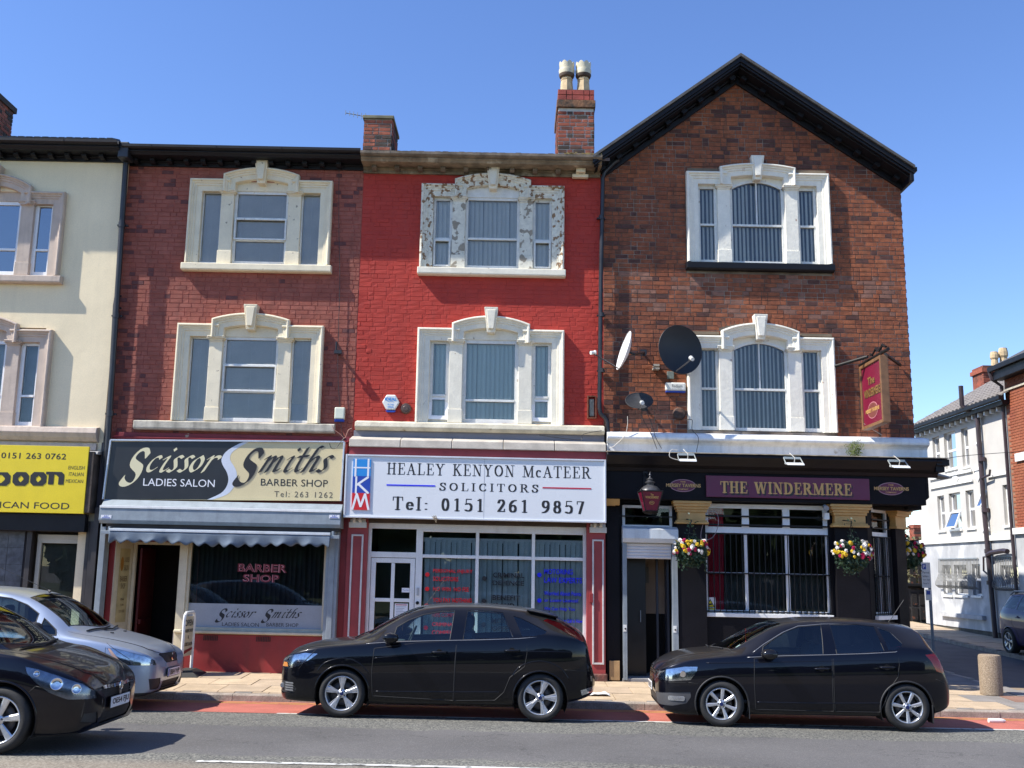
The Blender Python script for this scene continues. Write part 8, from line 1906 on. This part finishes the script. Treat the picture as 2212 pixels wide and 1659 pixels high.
# ---- dark blue black five door hatchback (right)
pol = dict(paint=pt_blueblack, R=.305, rr=.212, wb=2.49, track=.745, spokes=7, style='seven', steer=-.10, wrot=.12,
 zc=[(-.86, .58), (-.855, .66), (-.81, .76), (-.70, .85), (-.5, .935), (-.25, .985), (.0, 1.005), (.08, 1.03), (.3, 1.15), (.55, 1.28), (.8, 1.385), (1.0, 1.425), (1.35, 1.455), (1.77, 1.46), (2.15, 1.445), (2.5, 1.41), (2.78, 1.355), (2.82, 1.31), (2.95, 1.10), (3.05, .95), (3.08, .84), (3.10, .70), (3.155, .62), (3.17, .54)],
 zb=[(-.86, .36), (-.83, .24), (-.7, .165), (-.4, .14), (0, .16), (2.5, .18), (2.9, .22), (3.1, .30), (3.17, .40)],
 W=[(-.86, .40), (-.84, .54), (-.79, .66), (-.68, .755), (-.5, .80), (-.25, .83), (0, .845), (1.2, .85), (2.3, .85), (2.7, .84), (2.95, .79), (3.08, .72), (3.14, .62), (3.17, .48)],
 zs=[(-.86, .54), (-.82, .70), (-.65, .80), (-.4, .87), (0, .915), (.5, .95), (1.4, .995), (2.2, 1.04), (2.6, 1.06), (2.85, 1.04), (3.0, .92), (3.08, .72), (3.17, .51)],
 yr=[(-.86, .25), (-.65, .48), (-.3, .58), (0, .62), (.3, .64), (.6, .61), (1.0, .555), (1.5, .55), (2.2, .545), (2.7, .50), (2.85, .55), (3.05, .55), (3.17, .3)],
 zr=[(-.86, .56), (-.75, .78), (-.5, .90), (-.1, .965), (.2, 1.0), (.45, 1.11), (.75, 1.275), (1.0, 1.365), (1.4, 1.405), (1.85, 1.41), (2.25, 1.385), (2.6, 1.33), (2.8, 1.26), (2.95, 1.06), (3.06, .88), (3.12, .66), (3.17, .53)],
 windows=[('front_side_window', [(.56, .955), (.60, 1.07), (.78, 1.19), (.95, 1.285), (1.12, 1.345), (1.44, 1.375), (1.425, 1.20), (1.40, .985), (1.0, .968)]), ('rear_side_window', [(1.585, .995), (1.57, 1.2), (1.56, 1.38), (1.87, 1.385), (2.17, 1.358), (2.20, 1.2), (2.235, 1.04), (1.9, 1.01)]),
  ('quarter_window', [(2.285, 1.05), (2.27, 1.16), (2.215, 1.35), (2.38, 1.285), (2.50, 1.14), (2.46, 1.09), (2.38, 1.06)])],
 glass={'rear_side_window': g_tint, 'quarter_window': g_tint}, windscreen=arcy(.02, .40, -.62, .62)+arcy(.88, .16, .51, -.51),
 rear_screen=arcy(2.83, -.03, -.46, .46)+arcy(3.0, -.05, .5, -.5),
 front_door=[(.455, .915), (.44, .60), (.455, .245), (1.50, .245), (1.495, .6), (1.51, .985), (1.0, .955)], rear_door=[(1.53, .985), (1.515, .6), (1.52, .245), (2.12, .25), (2.20, .40), (2.26, .56), (2.38, .72), (2.41, .88), (2.40, 1.03), (2.0, 1.0)],
 gaps=[[(-.45, .575), (-.30, .56)], [(-.86, .56), (-.45, .575)], [(2.9, .70), (3.12, .62)], [(.40, .935), (.60, 1.10), (.9, 1.275), (1.12, 1.36), (1.47, 1.392)], [(1.50, 1.39), (1.51, .985)]],
 topgaps=[[(-.72, -.45), (-.4, -.62), (0, -.68), (.2, -.72)], [(-.72, .45), (-.4, .62), (0, .68), (.2, .72)]],
 trim=[[(.36, .925), (.9, .96), (1.45, .985), (2.0, 1.015), (2.38, 1.045), (2.52, 1.12)], [(.45, .99), (.62, 1.105), (.9, 1.265), (1.12, 1.352), (1.46, 1.386), (1.9, 1.398), (2.18, 1.372), (2.38, 1.30), (2.52, 1.13)]], mirror=(.60, .985), mirror_mat=M('gloss black mirror', (.01, .01, .012), .15), handles=[(1.36, .80), (2.24, .84)], cabin=(.15, 2.5), beltz=.95, creases=[[(-.2, .84), (.4, .86), (1.3, .90), (2.2, .93), (2.8, .93)], [(.47, .34), (1.2, .345), (2.15, .37)]],
 cuts=[('headlight', [(-.88, .60), (-.84, .70), (-.72, .745), (-.5, .785), (-.32, .79), (-.33, .73), (-.42, .61), (-.7, .585)], 'side', lambda c, n: abs(c.y) > .33 and c.x < -.2), ('tail_light', [(2.78, 1.0), (2.93, 1.02), (3.0, .98), (3.09, .78), (3.02, .755), (2.92, .78), (2.86, .9)], 'side', lambda c, n: abs(c.y) > .4),
  ('front_grille', [(-.36, .635), (.36, .635), (.36, .70), (-.36, .70)], 'front', lambda c, n: c.x < -.6), ('lower_grille', rnd_(-.42, .42, .24, .40, .04), 'front', lambda c, n: c.x < -.55), ('front_corner', [(-.87, .26), (-.86, .42), (-.70, .44), (-.42, .45), (-.42, .38), (-.48, .30), (-.66, .26)], 'side', lambda c, n: abs(c.y) > .42)], lip=trim_black, alloy=alloy)
B = build_car('parked_hatchback', 'dark blue black hatchback with seven spoke alloys parked in front of the pub', (2.89+.01, 14.42+.84, .0), -.035, pol, tilt=-.012)
lens(B, 'headlight', lamp_clear); lens(B, 'tail_light', lamp_red); B.part('front_grille', ['front_grille'], [trim_black], B.car, off=-.012); B.part('lower_grille', ['lower_grille'], [M('hex grille', (.03, .03, .032), .5, var=.5, vs=60)], B.car, off=-.012); B.part('front_corner', ['front_corner'], [M('grey plastic bumper insert', (.07, .07, .075), .5)], B.car, off=-.006, split=1)
for sd_ in (-1, 1):
    fpoly(B, 'fog_lamp', rnd_(-.72, -.50, .325, .39, .015), lamp_clear, B.car, sd_=sd_, proj='side', off=.003)
    q = B.at(-.52, .68, sd_=sd_); MB().lathe([(0, -.012), (.04, -.012), (.05, 0)], (q.x, q.y+.01*(-sd_), q.z), 'y', 16).build('lamp_projector', chrome, B.car)
for k in (0, 1): MB().box(front_x(B, 0, .65+.03*k, .0)-.002, front_x(B, 0, .65, 0)+.02, -.33, .33, .645+.03*k, .652+.03*k).build('grille_bar', chrome, B.car)
plate(B, B.car, 0, .47, front_x(B, .0, .47, .02)-.01, 'YP61 RLX', w=.5)
for xw, w0 in ((.36, 1), (2.82, 0)): MB().box(xw, xw+.012, -.84, -.64, .12, .36).build('mud_flap', trim_black, B.car, bevel=.004)
MB().tube([(2.55, .0, 1.41), (2.60, .0, 1.46), (2.80, .0, 1.74)], .005, 5).build('roof_aerial', trim_black, B.car)
MB().box(.5, .503, .0, .045, 1.05, 1.11).box(.5, .503, .02, .024, 1.1, 1.28).build('air_freshener', M('red freshener', (.6, .04, .02), .5), B.car)
MB().add([(.34, -.52, 1.04), (.28, -.36, 1.03), (.34, -.36, 1.07), (.40, -.52, 1.08)], [(0, 1, 2, 3)]).build('parking_ticket', paper, B.car)
mb = MB(); B.line(mb, [(-.02, -.05), (.08, -.5)], .010, 'top', off=.014); B.line(mb, [(.0, .5), (-.05, .0)], .010, 'top', off=.014); mb.build('wiper', trim_black, B.car)
# ---- silver people carrier (left, facing right)
sil = dict(paint=pt_silver, R=.315, rr=.21, wb=2.70, track=.80, spokes=5, style='five',
 zc=[(-.95, .60), (-.945, .68), (-.90, .78), (-.75, .86), (-.5, .935), (-.2, 1.0), (.05, 1.06), (.18, 1.13), (.5, 1.36), (.8, 1.52), (1.05, 1.585), (1.4, 1.63), (1.9, 1.65), (2.6, 1.60), (3.0, 1.50), (3.25, 1.2), (3.35, 1.0), (3.42, .7), (3.43, .6)],
 zb=[(-.95, .38), (-.9, .26), (-.75, .19), (0, .19), (2.7, .21), (3.2, .25), (3.43, .42)],
 W=[(-.95, .44), (-.93, .57), (-.88, .68), (-.76, .79), (-.6, .85), (-.35, .895), (0, .915), (2.5, .92), (3.0, .89), (3.3, .78), (3.43, .55)],
 zs=[(-.95, .56), (-.9, .70), (-.7, .80), (-.4, .88), (0, .95), (.4, .99), (1, 1.03), (2.4, 1.09), (3.1, 1.09), (3.35, .8), (3.43, .55)],
 yr=[(-.95, .25), (-.7, .5), (-.3, .60), (.05, .67), (.3, .73), (.6, .70), (1.05, .63), (2.6, .60), (3.2, .58), (3.43, .3)],
 zr=[(-.95, .58), (-.8, .79), (-.5, .90), (0, 1.01), (.25, 1.06), (.5, 1.22), (.75, 1.36), (1.0, 1.47), (1.4, 1.55), (1.9, 1.575), (2.5, 1.53), (3.0, 1.40), (3.25, 1.12), (3.43, .57)],
 windows=[('quarter_light', [(.42, 1.005), (.45, 1.08), (.66, 1.235), (.67, 1.02)]), ('front_side_window', [(.75, 1.03), (.75, 1.29), (.95, 1.41), (1.2, 1.495), (1.45, 1.525), (1.45, 1.06)]), ('rear_side_window', [(1.58, 1.07), (1.58, 1.53), (2.2, 1.52), (2.35, 1.1)])], glass={},
 windscreen=arcy(.13, .40, -.70, .70)+arcy(.92, .16, .58, -.58),
 front_door=[(.38, .94), (.38, .6), (.42, .28), (1.50, .28), (1.51, 1.05), (1.0, 1.02), (.7, .99)], rear_door=[(1.53, 1.05), (1.52, .28), (2.15, .29), (2.3, .6), (2.5, .75), (2.5, 1.08)],
 gaps=[[(-.28, .915), (-.62, .70)], [(-.28, .915), (-.30, .72), (-.40, .66), (-.32, .55)], [(.36, .99), (.70, 1.29), (1.0, 1.45), (1.3, 1.53), (1.9, 1.55)]],
 topgaps=[[(-.88, -.3), (-.75, -.5), (-.3, -.62), (.05, -.72), (.3, -.77)], [(-.88, .3), (-.75, .5), (-.3, .62), (.05, .72), (.3, .77)]],
 mirror=(.66, 1.12), mirror_mat=trim_black, handles=[(1.3, .88), (2.2, .92)], cabin=(.35, 2.6), beltz=1.02, wheel_y=-.36,
 cuts=[('headlight', [(-.92, .615), (-.90, .68), (-.80, .745), (-.6, .80), (-.42, .845), (-.30, .85), (-.36, .78), (-.45, .68), (-.62, .62)], 'side', lambda c, n: abs(c.y) > .36), ('front_grille', [(-.24, .62), (.24, .62), (.36, .73), (.33, .755), (-.33, .755), (-.36, .73)], 'front', lambda c, n: c.x < -.6),
  ('lower_grille', [(-.30, .22), (.30, .22), (.37, .36), (.35, .38), (-.35, .38), (-.37, .36)], 'front', lambda c, n: c.x < -.6), ('side_intake', [(.42, .28), (.66, .28), (.70, .43), (.46, .43)], 'front', lambda c, n: c.x < -.4), ('side_intake', [(-.66, .28), (-.42, .28), (-.46, .43), (-.70, .43)], 'front', lambda c, n: c.x < -.4)], skirt=.245)
B = build_car('parked_people_carrier', 'silver blue people carrier with dusty bonnet parked at the kerb before the barber shop', (-5.93, 14.50+.9, .005), pi, sil, tilt=.012)
lens(B, 'headlight', lamp_clear); B.part('front_grille', ['front_grille'], [trim_black], B.car, off=-.008); B.part('lower_grille', ['lower_grille'], [trim_black], B.car, off=-.012); B.part('side_intake', ['side_intake'], [trim_black], B.car, off=-.006, split=1)
for sd_ in (-1, 1): fpoly(B, 'indicator_lens', [(-.42, .70), (-.32, .84), (-.35, .84), (-.50, .68), (-.47, .66)], M('pale amber lens', (.55, .36, .28), .2, var=0), B.car, sd_=sd_, proj='side', off=.004)
x_ = front_x(B, 0, .69, .01); MB().lathe([(0, -.006), (.05, -.006), (.06, 0)], (x_, 0, .69), 'x', 20).build('oval_badge', chrome, B.car); MB().lathe([(0, -.008), (.042, -.008)], (x_, 0, .69), 'x', 18).build('badge_face', badge_m, B.car)
plate(B, B.car, 0, .475, front_x(B, 0, .475, .02)-.008, 'SB04 VVP', blue=True)
for k in range(3): MB().box(front_x(B, .0, .3)-.0, front_x(B, 0, .3)+.03, -.33, .33, .262+.035*k, .270+.035*k).build('grille_bar', rubber, B.car)
MB().tube([(.95, 0, 1.585), (.98, 0, 1.61)], [.03, .015], 8).tube([(.98, 0, 1.61), (1.9, .0, 2.0)], .004, 5).build('roof_aerial', trim_black, B.car)
mb = MB(); B.line(mb, [(.10, .62), (.06, .1), (.10, -.2)], .012, 'top', off=.016); B.line(mb, [(.04, .2), (.0, -.05), (.12, -.55)], .012, 'top', off=.018); mb.build('wiper', trim_black, B.car)
for y in (-.25, .25): q = B.at(-.12, y, 'top'); MB().box(q.x-.02, q.x+.02, q.y-.02, q.y+.02, q.z-.002, q.z+.012).build('washer_jet', trim_black, B.car)
# ---- near black hatchback in the traffic lane (left foreground, facing right)
ast = dict(paint=pt_astra, R=.325, rr=.235, wb=2.70, track=.80, spokes=6, style='wide', wrot=.35,
 zc=[(-.99, .53), (-.985, .61), (-.94, .695), (-.80, .795), (-.55, .89), (-.25, .965), (-.02, 1.005), (.08, 1.045), (.4, 1.27), (.75, 1.43), (1.05, 1.50), (1.5, 1.525), (2.1, 1.50), (2.7, 1.42), (3.0, 1.2), (3.2, 1.0), (3.28, .7), (3.3, .6)],
 zb=[(-.99, .34), (-.95, .24), (-.85, .18), (-.5, .16), (0, .18), (2.7, .2), (3.1, .25), (3.3, .42)],
 W=[(-.99, .42), (-.97, .54), (-.92, .66), (-.80, .77), (-.62, .84), (-.35, .88), (0, .895), (2.5, .90), (3.0, .86), (3.3, .55)],
 zs=[(-.99, .51), (-.95, .61), (-.8, .715), (-.5, .83), (-.1, .945), (.4, .98), (1, 1.01), (2.4, 1.08), (3.1, 1.05), (3.3, .55)],
 yr=[(-.99, .25), (-.75, .5), (-.3, .60), (0, .66), (.3, .70), (.6, .67), (1.05, .60), (2.6, .56), (3.3, .3)],
 zr=[(-.99, .52), (-.85, .735), (-.55, .86), (-.1, .965), (.2, 1.02), (.5, 1.19), (.8, 1.35), (1.05, 1.43), (1.5, 1.46), (2.3, 1.42), (2.8, 1.28), (3.1, 1.06), (3.3, .56)],
 windows=[('front_side_window', [(.5, 1.0), (.6, 1.12), (.9, 1.29), (1.15, 1.38), (1.45, 1.41), (1.42, 1.03)]), ('rear_side_window', [(1.56, 1.04), (1.58, 1.42), (2.0, 1.41), (2.3, 1.3), (2.4, 1.1)])], glass={},
 windscreen=arcy(.02, .42, -.66, .66)+arcy(.95, .16, .55, -.55),
 front_door=[(.38, .93), (.38, .6), (.42, .27), (1.46, .27), (1.47, .6), (1.48, 1.02), (.9, .98)], rear_door=[(1.5, 1.02), (1.49, .27), (2.15, .28), (2.3, .6), (2.5, .75), (2.5, 1.06)],
 gaps=[[(-.40, .66), (-.33, .60)], [(-.70, .60), (-.40, .66)]],
 topgaps=[[(-.90, -.35), (-.78, -.52), (-.3, -.64), (.1, -.74)], [(-.90, .35), (-.78, .52), (-.3, .64), (.1, .74)]],
 mirror=(.52, 1.02), handles=[(1.3, .86), (2.2, .9)], cabin=(.3, 2.5), beltz=.99, wheel_y=-.36,
 cuts=[('headlight', [(-.97, .52), (-.955, .60), (-.86, .68), (-.62, .765), (-.40, .825), (-.25, .85), (-.28, .79), (-.40, .69), (-.55, .60), (-.75, .53)], 'side', lambda c, n: abs(c.y) > .38), ('front_grille', [(-.34, .50), (.34, .50), (.40, .56), (.36, .615), (-.36, .615), (-.40, .56)], 'front', lambda c, n: c.x < -.6),
  ('lower_grille', [(-.38, .24), (.38, .24), (.42, .34), (.38, .39), (-.38, .39), (-.42, .34)], 'front', lambda c, n: c.x < -.6), ('side_intake', [(.46, .26), (.70, .30), (.68, .38), (.5, .38)], 'front', lambda c, n: c.x < -.4), ('side_intake', [(-.70, .30), (-.46, .26), (-.5, .38), (-.68, .38)], 'front', lambda c, n: c.x < -.4)])
def squash(sp, f):
    g = lambda x: x*f if x < 0 else x
    for k in ('zc', 'zb', 'W', 'zs', 'yr', 'zr'): sp[k] = [(g(a), b) for a, b in sp[k]]
    sp['gaps'] = [[(g(a), b) for a, b in p] for p in sp['gaps']]; sp['topgaps'] = [[(g(a), b) for a, b in p] for p in sp['topgaps']]
    sp['cuts'] = [(n, [(g(a), b) for a, b in p] if pj == 'side' else p, pj, fl) for n, p, pj, fl in sp['cuts']]
squash(ast, .87)
B = build_car('passing_hatchback', 'near black hatchback with split headlights in the left foreground, cut off by the frame', (-5.16, 10.65+.88, .13), pi, ast, tilt=.005)
lens(B, 'headlight', lamp_dark); B.part('front_grille', ['front_grille'], [trim_black], B.car, off=-.015); B.part('lower_grille', ['lower_grille'], [trim_black], B.car, off=-.015); B.part('side_intake', ['side_intake'], [trim_black], B.car, off=-.01, split=1)
for sd_ in (-1, 1):
    for (hx, hz, r) in ((-.54, .68, .062), (-.71, .625, .050), (-.34, .78, .03)):
        q = B.at(hx, hz, sd_=sd_, off=0)
        r0 = B.tree.find_nearest(q); nrm = r0[1]; u = nrm.orthogonal().normalized(); v = nrm.cross(u)
        mb = MB(); rings = [(r, .004), (r*.92, .007), (r*.85, .002), (r*.5, -.003), (.0001, -.001)]
        vs = [tuple(q+u*(a*cos(2*pi*k/24))+v*(a*sin(2*pi*k/24))+nrm*h_) for a, h_ in rings for k in range(24)]
        mb.add(vs, [(i*24+k, i*24+(k+1) % 24, (i+1)*24+(k+1) % 24, (i+1)*24+k) for i in range(4) for k in range(24)]); mb.build('lamp_projector', chrome, B.car, smooth=True)
mb = MB(); ys = [-.36+.72*k/18 for k in range(19)]
for (z0, z1, m_) in ((.585, .62, chrome),): MB().add([(front_x(B, y, z, .01), y, z) for y in ys for z in (z0, z1)], [(2*k, 2*k+2, 2*k+3, 2*k+1) for k in range(18)]).build('chrome_grille_bar', m_, B.car, smooth=True)
for z0 in (.51, .535, .56, .27, .30, .33): MB().add([(front_x(B, y, z, .0), y, z) for y in ys for z in (z0, z0+.01)], [(2*k, 2*k+2, 2*k+3, 2*k+1) for k in range(18)]).build('grille_bar', trim_black, B.car)
x_ = front_x(B, 0, .57, .02); MB().add([(x_-.004, -.055, .64), (x_-.004, .055, .64), (x_-.01, .02, .50), (x_-.01, -.02, .50)], [(0, 1, 2, 3)]).lathe([(.035, -.012), (.043, -.016), (.05, -.01)], (x_, 0, .59), 'x', 18).build('front_badge', chrome, B.car)
plate(B, B.car, 0, .435, front_x(B, 0, .435, .02)-.008, 'OE54 FJU')
mb = MB(); B.line(mb, [(.0, .55), (-.02, .0), (.06, -.45)], .012, 'top', off=.016); mb.build('wiper', trim_black, B.car)
# ---- purple estate parked in the side street (only its tail is in view)
est = dict(sil); est.update(paint=pt_purple, skirt=None, windows=[('front_side_window', [(.6, 1.0), (.75, 1.2), (1.1, 1.4), (1.5, 1.43), (1.48, 1.03)]), ('rear_side_window', [(1.6, 1.04), (1.62, 1.43), (2.3, 1.42), (2.35, 1.08)]), ('quarter_window', [(2.42, 1.09), (2.40, 1.42), (2.85, 1.38), (3.12, 1.12)])],
 glass={}, zc=[(-.95, .60), (-.945, .68), (-.90, .78), (-.5, .92), (.05, 1.0), (.5, 1.26), (1.05, 1.46), (1.5, 1.50), (2.4, 1.50), (2.95, 1.47), (3.15, 1.38), (3.35, 1.08), (3.45, .9), (3.5, .7), (3.51, .6)], zr=[(-.95, .58), (-.5, .88), (0, .97), (.25, 1.0), (.6, 1.2), (1.0, 1.38), (1.5, 1.46), (2.5, 1.46), (2.95, 1.42), (3.15, 1.31), (3.4, .98), (3.51, .57)],
 zb=[(-.95, .38), (-.9, .26), (0, .2), (3.2, .24), (3.51, .42)], W=[(-.95, .44), (-.88, .68), (-.6, .82), (0, .86), (2.7, .87), (3.2, .82), (3.4, .72), (3.51, .5)], zs=[(-.95, .56), (-.7, .78), (0, .92), (1, 1.0), (2.4, 1.04), (3.2, 1.04), (3.42, .85), (3.51, .55)], yr=[(-.95, .25), (-.3, .58), (.3, .7), (1.0, .62), (3.0, .60), (3.3, .6), (3.51, .3)],
 cuts=[('tail_light', [(3.1, .85), (3.2, 1.0), (3.48, .95), (3.48, .8)], 'side', lambda c, n: abs(c.y) > .4)], trim=[], gaps=[], topgaps=[], rear_screen=arcy(3.05, 0, -.5, .5)+arcy(3.32, 0, .6, -.6))
B = build_car('parked_estate_car', 'dark purple estate car with roof rails in the side street at the right edge', (12.22+.85, 25.75-2.70, zs_(24.6)), pi/2, est)
lens(B, 'tail_light', lamp_red)
for sd_ in (-1, 1): MB().tube([(1.4, sd_*.6, 1.48), (1.5, sd_*.6, 1.54), (2.8, sd_*.6, 1.54), (3.0, sd_*.6, 1.46)], .02, 8).build('roof_rail', satin, B.car, smooth=2)
MB().box(-.9, 3.45, -.88, -.86, .52, .56).build('side_moulding', trim_black, B.car)
